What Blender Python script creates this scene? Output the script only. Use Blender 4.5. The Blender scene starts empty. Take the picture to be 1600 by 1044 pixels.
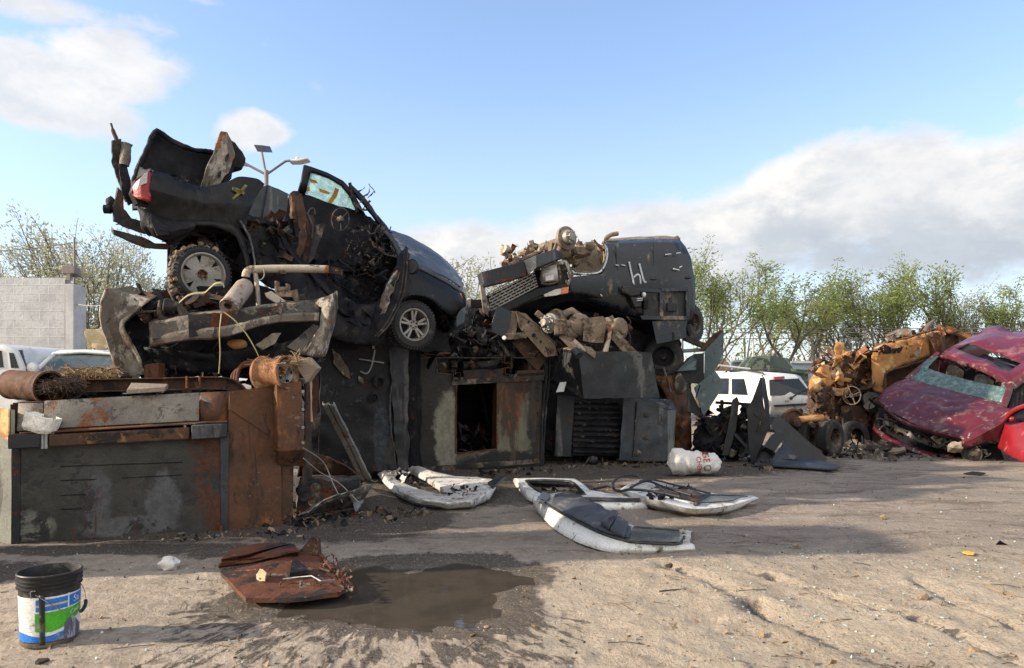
import bpy, bmesh, math, random
from mathutils import Vector, Matrix, noise
R = math.radians
rng = random.Random(7)
SC = bpy.context.scene
COL = SC.collection
F, CX, HY, H = 1155.6, 800.0, 592.0, 1.5
CAM = Vector((0, 0, H))
Z = Vector((0, 0, 1))
def V(*a): return Vector(a)
def ray(x, y): return Vector(((x-CX)/F, 1.0, (HY-y)/F))
def at(x, y, Y): return CAM + ray(x, y)*Y                 # photo measurement -> point at depth Y
def g(x, y, z=0.0):                                       # photo measurement -> point at height z
    d = ray(x, y); return CAM + d*((z-H)/d.z)
class Pl:                                                 # a plane in the yard, normal pointing away from the viewer
    def __init__(s, p0, n):
        s.p0 = p0.copy(); s.n = n.normalized()
        if s.n.dot(p0-CAM) < 0: s.n = -s.n
    def at(s, x, y, off=0.0):
        d = ray(x, y); return CAM + d*((s.p0 + s.n*off - CAM).dot(s.n)/d.dot(s.n))
    def pts(s, L, off=0.0): return [s.at(x, y, off) for x, y in L]
def vpl(x1, Y1, x2, Y2, lean=0.0):                        # upright plane through two image columns at two depths
    a = at(x1, HY, Y1); b = at(x2, HY, Y2); u = (b-a).normalized()
    n = u.cross(Z); p = Pl(a, n)
    if lean: p = Pl(a, p.n*math.cos(lean) + Z*math.sin(lean))
    return p
def frame(a):
    a = a.normalized(); t = Z if abs(a.z) < .9 else Vector((1, 0, 0))
    e1 = t.cross(a).normalized(); return a, e1, a.cross(e1)
class MB:
    def __init__(s): s.v = []; s.f = []; s.mi = []; s.m = 0
    def add(s, vs, fs):
        o = len(s.v); s.v += [Vector(p) for p in vs]
        for f in fs: s.f.append(tuple(i+o for i in f)); s.mi.append(s.m)
        return s
    def prism(s, pts, vec):
        n = len(pts)
        return s.add(list(pts)+[p+vec for p in pts], [tuple(range(n))[::-1], tuple(range(n, 2*n))] + [(i, (i+1) % n, (i+1) % n+n, i+n) for i in range(n)])
    def box(s, c, sz, M=None):
        M = M or Matrix.Identity(3); vs = []
        for k in range(8): vs.append(Vector(c) + M @ Vector(((k & 1)-.5, (k >> 1 & 1)-.5, (k >> 2)-.5)*1) if False else Vector(c) + M @ Vector((((k & 1)-.5)*sz[0], ((k >> 1 & 1)-.5)*sz[1], ((k >> 2)-.5)*sz[2])))
        return s.add(vs, [(0, 2, 3, 1), (4, 5, 7, 6), (0, 1, 5, 4), (2, 6, 7, 3), (0, 4, 6, 2), (1, 3, 7, 5)])
    def beam(s, p, q, w, h, up=Z):
        a = (q-p); L = a.length; a = a/L
        e1 = up.cross(a)
        if e1.length < 1e-3: e1 = Vector((1, 0, 0)).cross(a)
        e1.normalize(); e2 = a.cross(e1)
        return s.box((p+q)/2, (L, w, h), Matrix((a, e1, e2)).transposed())
    def tube(s, path, r, n=8, cap=True):
        m = len(path); rs = r if isinstance(r, (list, tuple)) else [r]*m
        vs = []; fs = []; pe = None
        for i, p in enumerate(path):
            t = (path[min(i+1, m-1)]-path[max(i-1, 0)]).normalized()
            if pe is None: _, e1, _2 = frame(t)
            else:
                e1 = pe - t*pe.dot(t)
                if e1.length < 1e-4: _, e1, _2 = frame(t)
                e1.normalize()
            pe = e1; e2 = t.cross(e1)
            for k in range(n):
                a = 2*math.pi*k/n; vs.append(p + (e1*math.cos(a)+e2*math.sin(a))*rs[i])
        for i in range(m-1):
            for k in range(n): fs.append((i*n+k, i*n+(k+1) % n, (i+1)*n+(k+1) % n, (i+1)*n+k))
        if cap: fs += [tuple(range(n))[::-1], tuple(range((m-1)*n, m*n))]
        return s.add(vs, fs)
    def lathe(s, c, axis, prof, n=28):
        a, e1, e2 = frame(axis); vs = []; fs = []; m = len(prof)
        for r, h in prof:
            for k in range(n):
                t = 2*math.pi*k/n; vs.append(c + a*h + (e1*math.cos(t)+e2*math.sin(t))*r)
        for i in range(m-1):
            for k in range(n): fs.append((i*n+k, i*n+(k+1) % n, (i+1)*n+(k+1) % n, (i+1)*n+k))
        return s.add(vs, fs)
    def disc(s, c, axis, r, h=.01, n=20): return s.lathe(c, axis, [(.001, -h/2), (r, -h/2), (r, h/2), (.001, h/2)], n)
    def grid(s, rows):
        n = len(rows[0]); m = len(rows)
        return s.add([p for r in rows for p in r], [(i*n+j, i*n+j+1, (i+1)*n+j+1, (i+1)*n+j) for i in range(m-1) for j in range(n-1)])
    def quad4(s, a, b, c, d, nu=6, nv=6, fn=None):        # a-b bottom, d-c top
        rows = []
        for j in range(nv+1):
            v = j/nv; r = []
            for i in range(nu+1):
                u = i/nu; p = (a*(1-u)+b*u)*(1-v) + (d*(1-u)+c*u)*v
                if fn: p = p + fn(u, v)
                r.append(p)
            rows.append(r)
        return s.grid(rows)
    def rock(s, c, sz, seed, rough=.35, lv=2):
        bm = bmesh.new(); bmesh.ops.create_icosphere(bm, subdivisions=lv, radius=1)
        vs = []
        for v in bm.verts:
            k = 1 + rough*noise.noise(v.co*1.3+Vector((seed*7.3, seed, 0))) + rough*.4*noise.noise(v.co*3.1+Vector((seed, 0, seed)))
            vs.append(Vector(c)+Vector((v.co.x*sz[0]*k, v.co.y*sz[1]*k, v.co.z*sz[2]*k)))
        fs = [tuple(v.index for v in f.verts) for f in bm.faces]; bm.free()
        return s.add(vs, fs)
def link(o, parent=None):
    COL.objects.link(o)
    if parent is not None: o.parent = parent
    return o
WL = {}
STUFFED = {'torn_edge', 'burnt_interior', 'engine_bay_debris', 'mud_clods', 'torn_lining', 'torn_metal', 'cab_debris', 'engine_scrap', 'axle_scrap', 'dashboard_debris', 'glass_shards', 'nose_debris', 'underbody', 'rust_flakes', 'fallen_bits', 'torn_roof_edge', 'suspension', 'engine_bits', 'torn_corner', 'ash_flake', 'torn_seal'}
def tag(o, label=None, cat=None, group=None, kind=None):
    for k, v in (('label', label), ('category', cat), ('group', group), ('kind', kind)):
        if v: o[k] = v
    return o
def thing(name, label, cat, loc, group=None):
    o = bpy.data.objects.new(name, None); o.empty_display_size = .2; link(o); o.location = loc; WL[o] = Vector(loc)
    return tag(o, label, cat, group)
def node(name, parent):                                   # a part that only holds sub-parts
    o = bpy.data.objects.new(name, None); link(o, parent); WL[o] = WL[parent]; return o
def build(name, mb, mat, parent=None, smooth=35, solid=0, bevel=0, bseg=2, sub=0, crump=None, label=None, cat=None, group=None, kind=None):
    if parent is not None: loc = WL[parent]
    else:
        xs = [v.x for v in mb.v]; ys = [v.y for v in mb.v]; loc = Vector(((min(xs)+max(xs))/2, (min(ys)+max(ys))/2, min(v.z for v in mb.v)))
    me = bpy.data.meshes.new(name); me.from_pydata([v-loc for v in mb.v], [], mb.f)
    mats = mat if isinstance(mat, (list, tuple)) else [mat]
    for m in mats: me.materials.append(m)
    if len(mats) > 1:
        for p, i in zip(me.polygons, mb.mi): p.material_index = i
    bm = bmesh.new(); bm.from_mesh(me)
    if crump:
        amp, sc, L = crump
        bmesh.ops.triangulate(bm, faces=bm.faces[:])
        for _ in range(7):
            es = [e for e in bm.edges if e.calc_length() > L]
            if not es or len(bm.verts) > 9000: break
            bmesh.ops.subdivide_edges(bm, edges=es, cuts=1); bmesh.ops.triangulate(bm, faces=[f for f in bm.faces if len(f.verts) > 3])
        for v in bm.verts:
            w = v.co+loc
            rd_ = noise.noise_vector(w*sc*1.4+Vector((5, 2, 9)))
            v.co += noise.noise_vector(w*sc)*amp*.8 + Vector([1-2.6*abs(c) for c in rd_])*amp*.55 + noise.noise_vector(w*sc*3.3)*amp*.3
    bmesh.ops.recalc_face_normals(bm, faces=bm.faces[:])
    bm.to_mesh(me); bm.free()
    if crump and smooth < 100: smooth = min(smooth, 32)
    if smooth:
        me.shade_smooth()
        if smooth < 180: me.set_sharp_from_angle(angle=R(smooth))
    o = bpy.data.objects.new(name, me); link(o, parent)
    if parent is None: o.location = loc
    WL[o] = loc
    if sub: m = o.modifiers.new('sub', 'SUBSURF'); m.levels = m.render_levels = sub
    if solid: m = o.modifiers.new('sol', 'SOLIDIFY'); m.thickness = solid; m.offset = 0
    if bevel: m = o.modifiers.new('bev', 'BEVEL'); m.width = bevel; m.segments = bseg; m.limit_method = 'ANGLE'; m.angle_limit = R(30)
    if parent is not None and name in STUFFED: o['kind'] = 'stuff'
    return tag(o, label, cat, group, kind)
def plate(name, P, pts, th, mat, parent=None, off=0.0, **kw):
    return build(name, MB().prism(P.pts(pts, off), P.n*th), mat, parent, **kw)
def copy_tree(o, parent=None):
    c = o.copy(); COL.objects.link(c)
    if parent is not None: c.parent = parent
    for ch in list(o.children): copy_tree(ch, c)
    return c
def text_mesh(s, size):
    cu = bpy.data.curves.new('lettering', 'FONT'); cu.body = s; cu.size = size; cu.align_x = 'CENTER'; cu.align_y = 'CENTER'
    o = bpy.data.objects.new('lettering', cu); COL.objects.link(o)
    dg = bpy.context.evaluated_depsgraph_get(); me = bpy.data.meshes.new_from_object(o.evaluated_get(dg))
    vs = [v.co.copy() for v in me.vertices]; fs = [tuple(p.vertices) for p in me.polygons]
    bpy.data.objects.remove(o); bpy.data.curves.remove(cu); bpy.data.meshes.remove(me)
    return vs, fs
def spline(pts, n=6):
    out = []; m = len(pts)
    for i in range(m-1):
        p0, p1, p2, p3 = pts[max(i-1, 0)], pts[i], pts[i+1], pts[min(i+2, m-1)]
        for k in range(n):
            t = k/n; out.append(.5*((2*p1)+(p2-p0)*t+(2*p0-5*p1+4*p2-p3)*t*t+(3*p1-p0-3*p2+p3)*t**3))
    return out+[pts[-1]]
def rv(r=rng): return Vector((r.uniform(-1, 1), r.uniform(-1, 1), r.uniform(-1, 1)))
def scrap(mb, pos, n, smin, smax, seed=0, kinds='srbp', nm=1):
    """torn strips, rods, blocks and bent plates tumbled at points given by pos()"""
    q = random.Random(seed)
    for _ in range(n):
        c = pos(q); L = q.uniform(smin, smax); k = q.choice(kinds); mb.m = q.randrange(nm); d = rv(q).normalized()
        if k == 's':
            e = rv(q).cross(d).normalized()*L*q.uniform(.08, .2); p = c-d*L/2; A = []; B = []
            for i in range(5):
                A.append(p+e); B.append(p-e); p = p+d*L/4; d = (d+rv(q)*.35).normalized(); e = (e+rv(q)*.02).normalized()*e.length*q.uniform(.7, 1.15)
            up = d.cross(e).normalized()*.006
            mb.grid([[a+up for a in A], [b+up for b in B], [b-up for b in B], [a-up for a in A], [a+up for a in A]])
        elif k == 'r':
            p = c-d*L/2; path = []
            for i in range(6): path.append(p.copy()); p = p+d*L/5; d = (d+rv(q)*.45).normalized()
            mb.tube(path, L*q.uniform(.012, .03)+.004, 5)
        elif k == 'b':
            M = Matrix.Rotation(q.uniform(0, 6), 3, d); mb.box(c, (L*q.uniform(.3, .6), L*q.uniform(.15, .4), L*q.uniform(.1, .3)), M)
        elif k == 'c':
            r = L*q.uniform(.12, .25); mb.lathe(c, d, [(.001, -L*.2), (r, -L*.2), (r, 0), (r*.75, .01), (r*.75, L*.2), (.001, L*.2)], 12)
        else:
            e = rv(q).cross(d).normalized(); f = d.cross(e); b = q.uniform(-.3, .3)*L
            mb.quad4(c-d*L*.4-e*L*.3, c+d*L*.4-e*L*.25+f*b, c+d*L*.35+e*L*.3, c-d*L*.4+e*L*.25+f*b*.5, 2, 2, lambda u, v: rv(q)*L*.05)
    mb.m = 0
    return mb

# ---------------------------------------------------------------- materials
class NT:
    def __init__(s, nt): s.t = nt; s.n = nt.nodes; s.l = nt.links; s.n.clear()
    def new(s, ty, **kw):
        o = s.n.new(ty)
        for k, v in kw.items(): setattr(o, k, v)
        return o
    def put(s, sock, v):
        if isinstance(v, bpy.types.NodeSocket): s.l.new(v, sock)
        elif isinstance(v, (tuple, list)) and len(v) == 3 and sock.type == 'RGBA': sock.default_value = (*v, 1)
        else: sock.default_value = v
    def math(s, op, a, b=0.0, c=None, clamp=False):
        o = s.new('ShaderNodeMath', operation=op, use_clamp=clamp); s.put(o.inputs[0], a); s.put(o.inputs[1], b)
        if c is not None: s.put(o.inputs[2], c)
        return o.outputs[0]
    def vmath(s, op, a, b=(0, 0, 0)):
        o = s.new('ShaderNodeVectorMath', operation=op); s.put(o.inputs[0], a); s.put(o.inputs[1], b)
        return o.outputs['Value'] if op in ('LENGTH', 'DOT_PRODUCT') else o.outputs[0]
    def noise(s, vec, scale, detail=6, rough=.6, dist=0.0):
        o = s.new('ShaderNodeTexNoise'); s.put(o.inputs['Vector'], vec); o.inputs['Scale'].default_value = scale
        o.inputs['Detail'].default_value = detail; o.inputs['Roughness'].default_value = rough; o.inputs['Distortion'].default_value = dist
        return o.outputs['Fac']
    def step(s, x, a, b):                                  # smooth step from a to b
        o = s.new('ShaderNodeMapRange', interpolation_type='SMOOTHSTEP'); s.put(o.inputs[0], x); s.put(o.inputs[1], a); s.put(o.inputs[2], b)
        return o.outputs[0]
    def mix(s, f, a, b):
        o = s.new('ShaderNodeMix', data_type='RGBA'); s.put(o.inputs[0], f); s.put(o.inputs[6], a); s.put(o.inputs[7], b); return o.outputs[2]
    def mixf(s, f, a, b):
        o = s.new('ShaderNodeMix', data_type='FLOAT'); s.put(o.inputs[0], f); s.put(o.inputs[2], a); s.put(o.inputs[3], b); return o.outputs[0]
    def mapv(s, vec, scale=(1, 1, 1), loc=(0, 0, 0)):
        o = s.new('ShaderNodeMapping'); s.put(o.inputs['Vector'], vec); o.inputs['Scale'].default_value = scale; o.inputs['Location'].default_value = loc
        return o.outputs[0]
    def sep(s, v): o = s.new('ShaderNodeSeparateXYZ'); s.put(o.inputs[0], v); return o.outputs
def newmat(name):
    m = bpy.data.materials.new(name); m.use_nodes = True; t = NT(m.node_tree)
    out = t.new('ShaderNodeOutputMaterial'); b = t.new('ShaderNodeBsdfPrincipled'); t.l.new(b.outputs[0], out.inputs[0])
    return m, t, b
def surf(name, base, layers=(), rough=.6, metal=0.0, bump=.25, bscale=30, scale=2.5, coat=0.0, blobs=(), loc=0.0, spec=.4, grit=.8):
    """weathered surface: base = two colours mixed by noise; layers = (colour, colour2, threshold, softness, scale, stretch, roughness)
    blobs = (centre(x,y,z local), radii, colour, colour2) patches of other paint, soot or rust with a shape of their own"""
    m, t, b = newmat(name)
    tc = t.new('ShaderNodeTexCoord').outputs['Object']
    co = t.vmath('ADD', tc, (loc*3.1, loc*1.7, loc*2.3))
    n1 = t.noise(co, scale, 5, .62, .4); n2 = t.noise(co, scale*7, 3, .65)
    col = t.mix(t.step(n1, .35, .65), base[0], base[1]); rg = t.mixf(n2, rough*.75, min(1, rough*1.25)); mt = metal
    def over(mask, c1, c2, lr, fs):
        nonlocal col, rg, mt
        f = t.noise(co, fs, 3, .7)
        col = t.mix(mask, col, t.mix(t.step(f, .35, .65), c1, c2)); rg = t.mixf(mask, rg, lr)
        if metal: mt = t.mixf(mask, mt, 0.0)
    for cen, rad, c1, c2 in blobs:
        d = t.vmath('MULTIPLY', t.vmath('SUBTRACT', tc, cen), tuple(1/r for r in rad))
        ln = t.math('ADD', t.vmath('LENGTH', d), t.math('MULTIPLY', t.math('SUBTRACT', t.noise(co, 5, 6, .65), .5), 1.3))
        over(t.step(ln, 1.1, .75), c1, c2, .8, 14)
    for i, (c1, c2, th, sf, sc, st, lr) in enumerate(layers):
        vec = t.mapv(co, st, (i*3.7, i*1.9, i*5.3)) if st else t.vmath('ADD', co, (i*3.7, i*1.9, i*5.3))
        nn = t.math('MULTIPLY_ADD', t.noise(vec, sc, 6, .72, .4), 1.75, -.375)
        over(t.step(nn, th, th+sf), c1, c2, lr, sc*5)
    if grit:
        gn = t.noise(co, 70, 2, .75); gl = t.noise(co, 1.1, 2, .6)
        v_ = t.math('MULTIPLY', t.math('MULTIPLY_ADD', gn, 1.3, .35), t.math('MULTIPLY_ADD', gl, .9, .55)); cb = t.new('ShaderNodeCombineColor')
        for i_ in range(3): t.put(cb.inputs[i_], v_)
        mm = t.new('ShaderNodeMix', data_type='RGBA', blend_type='MULTIPLY'); mm.inputs[0].default_value = grit; t.put(mm.inputs[6], col); t.put(mm.inputs[7], cb.outputs[0]); col = mm.outputs[2]
    t.put(b.inputs['Base Color'], col); t.put(b.inputs['Roughness'], rg); t.put(b.inputs['Metallic'], mt)
    b.inputs['Specular IOR Level'].default_value = spec
    if coat: b.inputs['Coat Weight'].default_value = coat; b.inputs['Coat Roughness'].default_value = .12
    if bump:
        bp = t.new('ShaderNodeBump'); bp.inputs['Strength'].default_value = bump; bp.inputs['Distance'].default_value = .02
        h = t.math('ADD', t.noise(co, bscale, 4, .7), t.math('MULTIPLY', n1, 1.5)); t.put(bp.inputs['Height'], h); t.put(b.inputs['Normal'], bp.outputs[0])
    return m
DUST = (.21, .165, .12); DUST2 = (.13, .10, .075); RU = (.13, .042, .014); RU2 = (.055, .02, .010); ORA = (.30, .12, .035); BLK = (.008, .008, .009)
ST = (1, 1, 1); VS = (1, 1, .16)
M = {}
M['burnt'] = surf('burnt_metal', [(.006, .006, .008), (.016, .016, .019)], [((.06, .052, .043), (.03, .027, .024), .60, .2, 3, None, .9), ((.045, .02, .012), (.07, .03, .016), .70, .1, 2.2, None, .9)], rough=.62, bump=.6, bscale=18, spec=.16)
M['burnt_dusty'] = surf('burnt_dusty_metal', [(.016, .015, .015), (.05, .043, .036)], [((.17, .14, .11), (.09, .075, .06), .53, .14, 3, None, .9), (RU2, RU, .60, .1, 2.5, None, .9)], rough=.7, bump=.6, bscale=16, spec=.25)
M['black_paint'] = surf('black_car_paint', [(.0035, .004, .005), (.007, .0075, .009)], [((.075, .066, .055), (.035, .031, .027), .68, .2, 3.2, None, .8), ((.022, .020, .018), (.012, .012, .012), .55, .2, 2.2, (1, 1, .35), .6)], rough=.38, bump=.2, bscale=9, coat=.06, spec=.2)
M['navy'] = surf('navy_matt_paint', [(.005, .007, .011), (.009, .012, .018)], [((.08, .08, .08), (.045, .05, .055), .66, .14, 5, None, .8), (DUST, DUST2, .67, .14, 1.6, (1, 1, .5), .9)], rough=.26, bump=.14, bscale=10, coat=.2, spec=.35)
M['plate_grey'] = surf('grey_steel_plate', [(.025, .029, .034), (.042, .047, .053)], [((.13, .13, .12), (.1, .1, .1), .60, .15, 3, VS, .7), ((.02, .02, .022), (.03, .03, .03), .58, .1, 9, None, .5), (RU2, (.07, .03, .015), .74, .08, 4, VS, .9)], rough=.45, metal=.15, bump=.2, bscale=12)
M['plate_green'] = surf('green_grey_plate', [(.06, .085, .088), (.085, .115, .118)], [((.15, .16, .15), (.1, .11, .1), .60, .14, 3, VS, .7), ((.02, .022, .022), (.03, .03, .03), .63, .1, 7, None, .5)], rough=.45, metal=.1, bump=.15, bscale=12)
M['plate_black'] = surf('black_steel_plate', [(.008, .009, .011), (.016, .017, .02)], [((.09, .085, .08), (.05, .05, .05), .60, .16, 3, VS, .7), (RU2, RU, .70, .08, 4, None, .9)], rough=.5, metal=.1, bump=.25, bscale=12)
M['box_face'] = surf('greasy_grey_steel', [(.023, .022, .019), (.044, .042, .036)], [((.13, .13, .11), (.09, .09, .08), .58, .2, 1.4, (1, 1, .5), .7), ((.014, .014, .014), (.02, .02, .02), .57, .12, 4, None, .5), (RU2, (.085, .034, .016), .68, .14, 2.5, VS, .9)], rough=.5, bump=.3, bscale=14,
    blobs=[((.86, 0, .7), (.30, 2, .9), RU2, (.08, .035, .018)), ((-.2, 0, .36), (.12, 2, .33), (.085, .085, .087), (.06, .06, .062)), ((.33, 0, .32), (.15, 2, .30), (.095, .095, .098), (.065, .065, .067)), ((.05, 0, .1), (.4, 2, .1), (.1, .1, .1), (.07, .07, .07)), ((-.72, 0, .14), (.2, 2, .14), (.17, .165, .14), (.12, .12, .1))])
M['concrete_steel'] = surf('scoured_steel', [(.13, .115, .095), (.20, .18, .15)], [(RU, (.2, .09, .04), .57, .15, 3, (1, 1, .5), .9), ((.06, .055, .05), (.09, .08, .07), .58, .1, 9, None, .8)], rough=.75, bump=.5, bscale=25)
M['rust'] = surf('rusty_steel', [(.12, .042, .015), (.065, .024, .011)], [((.025, .018, .014), (.04, .022, .015), .55, .12, 2.5, VS, .9), ((.23, .10, .04), ORA, .60, .14, 3.5, None, .9), ((.2, .15, .11), (.14, .1, .07), .66, .12, 2, None, .9)], rough=.8, bump=.45, bscale=22)
M['rust_panel'] = surf('red_brown_rust_panel', [(.066, .028, .013), (.12, .047, .018)], [((.026, .015, .010), (.045, .022, .012), .50, .2, 2.2, (1, 1, .55), .85), ((.24, .095, .028), (.15, .06, .02), .60, .16, 2.6, (1, 1, .5), .9), ((.018, .012, .010), (.03, .017, .012), .64, .08, 5, VS, .6), ((.2, .16, .13), (.13, .1, .08), .70, .08, 6, None, .8)], rough=.7, bump=.3, bscale=20)
M['rust_rim'] = surf('peeling_rusty_rim', [(.30, .13, .05), (.15, .055, .022)], [((.42, .32, .2), (.36, .24, .13), .56, .16, 4, None, .9), ((.06, .03, .02), (.1, .05, .03), .6, .12, 4, None, .9)], rough=.8, bump=.4, bscale=25)
M['rust_yellow'] = surf('bright_orange_rust', [(.41, .21, .07), (.30, .13, .04)], [((.5, .36, .18), (.45, .3, .13), .56, .14, 2.2, None, .9), ((.13, .055, .022), (.07, .035, .018), .66, .12, 1.8, None, .9), ((.3, .31, .29), (.25, .24, .2), .66, .08, 2.0, None, .8)], rough=.85, bump=.5, bscale=18)
M['rust_dark'] = surf('dark_brown_rust', [(.05, .026, .015), (.085, .04, .02)], [((.018, .014, .012), (.025, .018, .014), .5, .14, 2.4, None, .9), ((.2, .11, .05), (.14, .07, .03), .63, .1, 4, None, .9)], rough=.85, bump=.5, bscale=20)
M['tan_frame'] = surf('dusty_tan_metal', [(.20, .15, .105), (.13, .095, .065)], [((.08, .05, .03), (.05, .035, .025), .56, .14, 4, None, .9), ((.30, .25, .19), (.24, .18, .12), .62, .14, 3, None, .9)], rough=.85, bump=.5, bscale=30)
M['flake'] = surf('flaking_bumper_metal', [(.05, .046, .042), (.12, .105, .088)], [((.27, .24, .2), (.2, .16, .11), .55, .1, 3.4, None, .85), ((.018, .018, .018), (.03, .03, .03), .57, .08, 4.5, None, .7), (RU, RU2, .64, .08, 3, None, .9)], rough=.7, bump=.6, bscale=18)
M['fender_pale'] = surf('scorched_pale_fender', [(.13, .11, .088), (.07, .055, .042)], [((.33, .30, .26), (.24, .20, .15), .53, .12, 3, (1, 1, .45), .85), ((.03, .025, .02), (.05, .035, .025), .60, .1, 4, (1, 1, .4), .8), (ORA, RU, .67, .06, 3, None, .9)], rough=.75, bump=.5, bscale=18)
M['alloy'] = surf('dusty_alloy', [(.25, .235, .21), (.17, .155, .135)], [((.10, .08, .06), (.16, .13, .1), .58, .15, 6, None, .9)], rough=.5, metal=.25, bump=.25, bscale=30)
M['tyre'] = surf('tyre_rubber', [(.014, .014, .014), (.024, .023, .022)], [((.10, .085, .07), (.06, .05, .045), .57, .2, 4, None, .95)], rough=.8, bump=.4, bscale=40)
M['white_paint'] = surf('white_car_paint', [(.70, .70, .68), (.60, .60, .58)], [((.22, .19, .16), (.36, .33, .29), .60, .16, 4, None, .8), ((.05, .045, .04), (.1, .08, .06), .68, .06, 9, None, .8)], rough=.35, bump=.06, bscale=8, coat=.2)
M['white_torn'] = surf('white_inner_door_metal', [(.52, .51, .48), (.36, .34, .31)], [((.08, .07, .06), (.17, .14, .11), .58, .1, 6, None, .8), ((.28, .2, .13), (.2, .13, .08), .66, .08, 5, None, .85)], rough=.5, bump=.4, bscale=18)
M['jeep_white'] = surf('jeep_white_paint', [(.66, .66, .63), (.60, .60, .57)], [((.35, .32, .28), (.45, .42, .38), .60, .18, 2, None, .6)], rough=.35, bump=.04, bscale=4, coat=.2)
M['trim'] = surf('dark_grey_trim', [(.030, .033, .040), (.05, .054, .062)], [((.12, .11, .10), (.08, .075, .07), .60, .16, 5, None, .9)], rough=.6, bump=.3, bscale=40)
M['plastic'] = surf('black_plastic', [(.010, .010, .011), (.02, .02, .02)], [((.09, .08, .07), (.05, .045, .04), .6, .14, 8, None, .9)], rough=.5, bump=.15, bscale=30)
M['glass_grey'] = surf('dusty_window_glass', [(.09, .095, .095), (.14, .14, .135)], [((.2, .18, .15), (.16, .14, .12), .58, .2, 3, None, .6)], rough=.2, bump=.05, bscale=30)
M['tint'] = surf('tinted_glass', [(.010, .012, .016), (.016, .018, .022)], rough=.10, bump=0)
M['windscreen'] = surf('dusty_windscreen', [(.045, .06, .055), (.075, .095, .088)], [((.14, .15, .135), (.1, .115, .105), .54, .2, 1.5, None, .35)], rough=.15, bump=0)
M['red_paint'] = surf('red_car_paint', [(.092, .009, .014), (.062, .007, .011)], [((.14, .075, .07), (.10, .045, .045), .52, .22, 3, (1, 1, .6), .75), ((.30, .25, .21), (.22, .17, .15), .66, .1, 6, None, .9), ((.03, .012, .012), (.05, .015, .015), .70, .06, 9, None, .6)], rough=.42, bump=.2, bscale=9, coat=.18)
M['red_roof_lit'] = surf('sunlit_red_roof_paint', [(.115, .010, .016), (.08, .009, .014)], [((.2, .085, .08), (.15, .055, .055), .55, .2, 2, None, .6)], rough=.35, bump=.1, bscale=5, coat=.3)  # the car red made brighter in colour for a sunlit roof
M['red_lit'] = surf('lit_red_paint', [(.23, .011, .015), (.18, .010, .014)], [((.3, .1, .09), (.22, .07, .07), .62, .12, 3, None, .6)], rough=.3, bump=.08, bscale=6, coat=.4)  # same red brightened further, sunlight on the open door put into it
M['lens_red'] = surf('red_lens', [(.36, .012, .010), (.22, .006, .006)], [((.5, .12, .08), (.4, .06, .04), .60, .1, 9, None, .3)], rough=.32, bump=.2, bscale=60, coat=.1)
M['lens_clear'] = surf('clear_lens', [(.52, .50, .46), (.38, .36, .33)], [((.55, .54, .52), (.45, .43, .4), .56, .1, 8, None, .15)], rough=.2, bump=.25, bscale=50, coat=.4)
M['amber'] = surf('amber_lens', [(.55, .15, .03), (.42, .10, .02)], rough=.2, bump=.2, bscale=60, coat=.5)
M['wood'] = surf('grey_wood', [(.25, .2, .15), (.18, .14, .1)], [((.33, .28, .22), (.28, .23, .17), .55, .2, 3, (1, 8, 8), .9)], rough=.9, bump=.5, bscale=30)
M['straw'] = surf('dry_straw', [(.34, .24, .13), (.22, .14, .075)], rough=.9, bump=0, scale=9)
M['straw_dark'] = surf('old_brown_straw', [(.075, .05, .032), (.045, .03, .02)], rough=.9, bump=0, scale=9)
M['stone'] = surf('pale_stone', [(.62, .59, .55), (.50, .47, .43)], [((.2, .18, .15), (.25, .22, .18), .6, .1, 6, None, .9)], rough=.9, bump=.6, bscale=25, scale=6)
M['yellow_stone'] = surf('yellow_stone', [(.42, .34, .2), (.34, .26, .15)], rough=.9, bump=.6, bscale=15)
M['mud'] = surf('dried_mud', [(.27, .195, .13), (.19, .135, .09)], [((.09, .07, .05), (.06, .05, .04), .57, .12, 6, None, .95)], rough=.95, bump=.6, bscale=30)
M['galv'] = surf('galvanised_steel', [(.20, .21, .21), (.29, .30, .30)], [(RU, (.2, .12, .07), .62, .1, 5, VS, .9), ((.08, .075, .07), (.05, .05, .05), .58, .12, 6, VS, .8)], rough=.5, metal=.35, bump=.3, bscale=14)
M['pipe'] = surf('pale_exhaust_pipe', [(.40, .34, .27), (.30, .25, .19)], [((.28, .09, .035), (.2, .07, .03), .57, .1, 2.2, None, .85), ((.12, .08, .05), (.08, .06, .04), .60, .1, 5, None, .9)], rough=.65, bump=.35, bscale=22)
M['muffler'] = surf('scuffed_muffler', [(.38, .33, .28), (.28, .23, .18)], [((.12, .085, .06), (.08, .06, .04), .56, .12, 6, None, .85), ((.3, .15, .07), (.22, .1, .05), .62, .1, 4, None, .85)], rough=.55, metal=.2, bump=.4, bscale=22)
M['wire'] = surf('yellow_wire', [(.38, .32, .16), (.28, .24, .13)], rough=.6, bump=0)
M['wire_grey'] = surf('grey_wire', [(.3, .28, .25), (.2, .18, .16)], rough=.6, bump=0)
M['sack'] = surf('white_woven_sack', [(.64, .62, .58), (.52, .5, .46)], [((.25, .21, .17), (.36, .31, .26), .57, .16, 4, None, .9)], rough=.7, bump=.5, bscale=60)
M['sack_red'] = surf('red_print', [(.40, .012, .03), (.34, .012, .03)], rough=.7, bump=0)
M['sack_grey'] = surf('grey_print', [(.09, .09, .07), (.16, .17, .12)], rough=.7, bump=0, scale=20)
M['cloth'] = surf('white_foam', [(.82, .78, .70), (.74, .70, .62)], [((.4, .33, .25), (.5, .43, .34), .6, .14, 6, None, .9)], rough=.8, bump=.2, bscale=20)
M['yellow_spray'] = surf('yellow_spray_paint', [(.17, .15, .02), (.10, .09, .016)], [((.02, .02, .012), (.03, .028, .015), .56, .2, 14, None, .6)], rough=.7, bump=0, scale=9)
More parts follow.
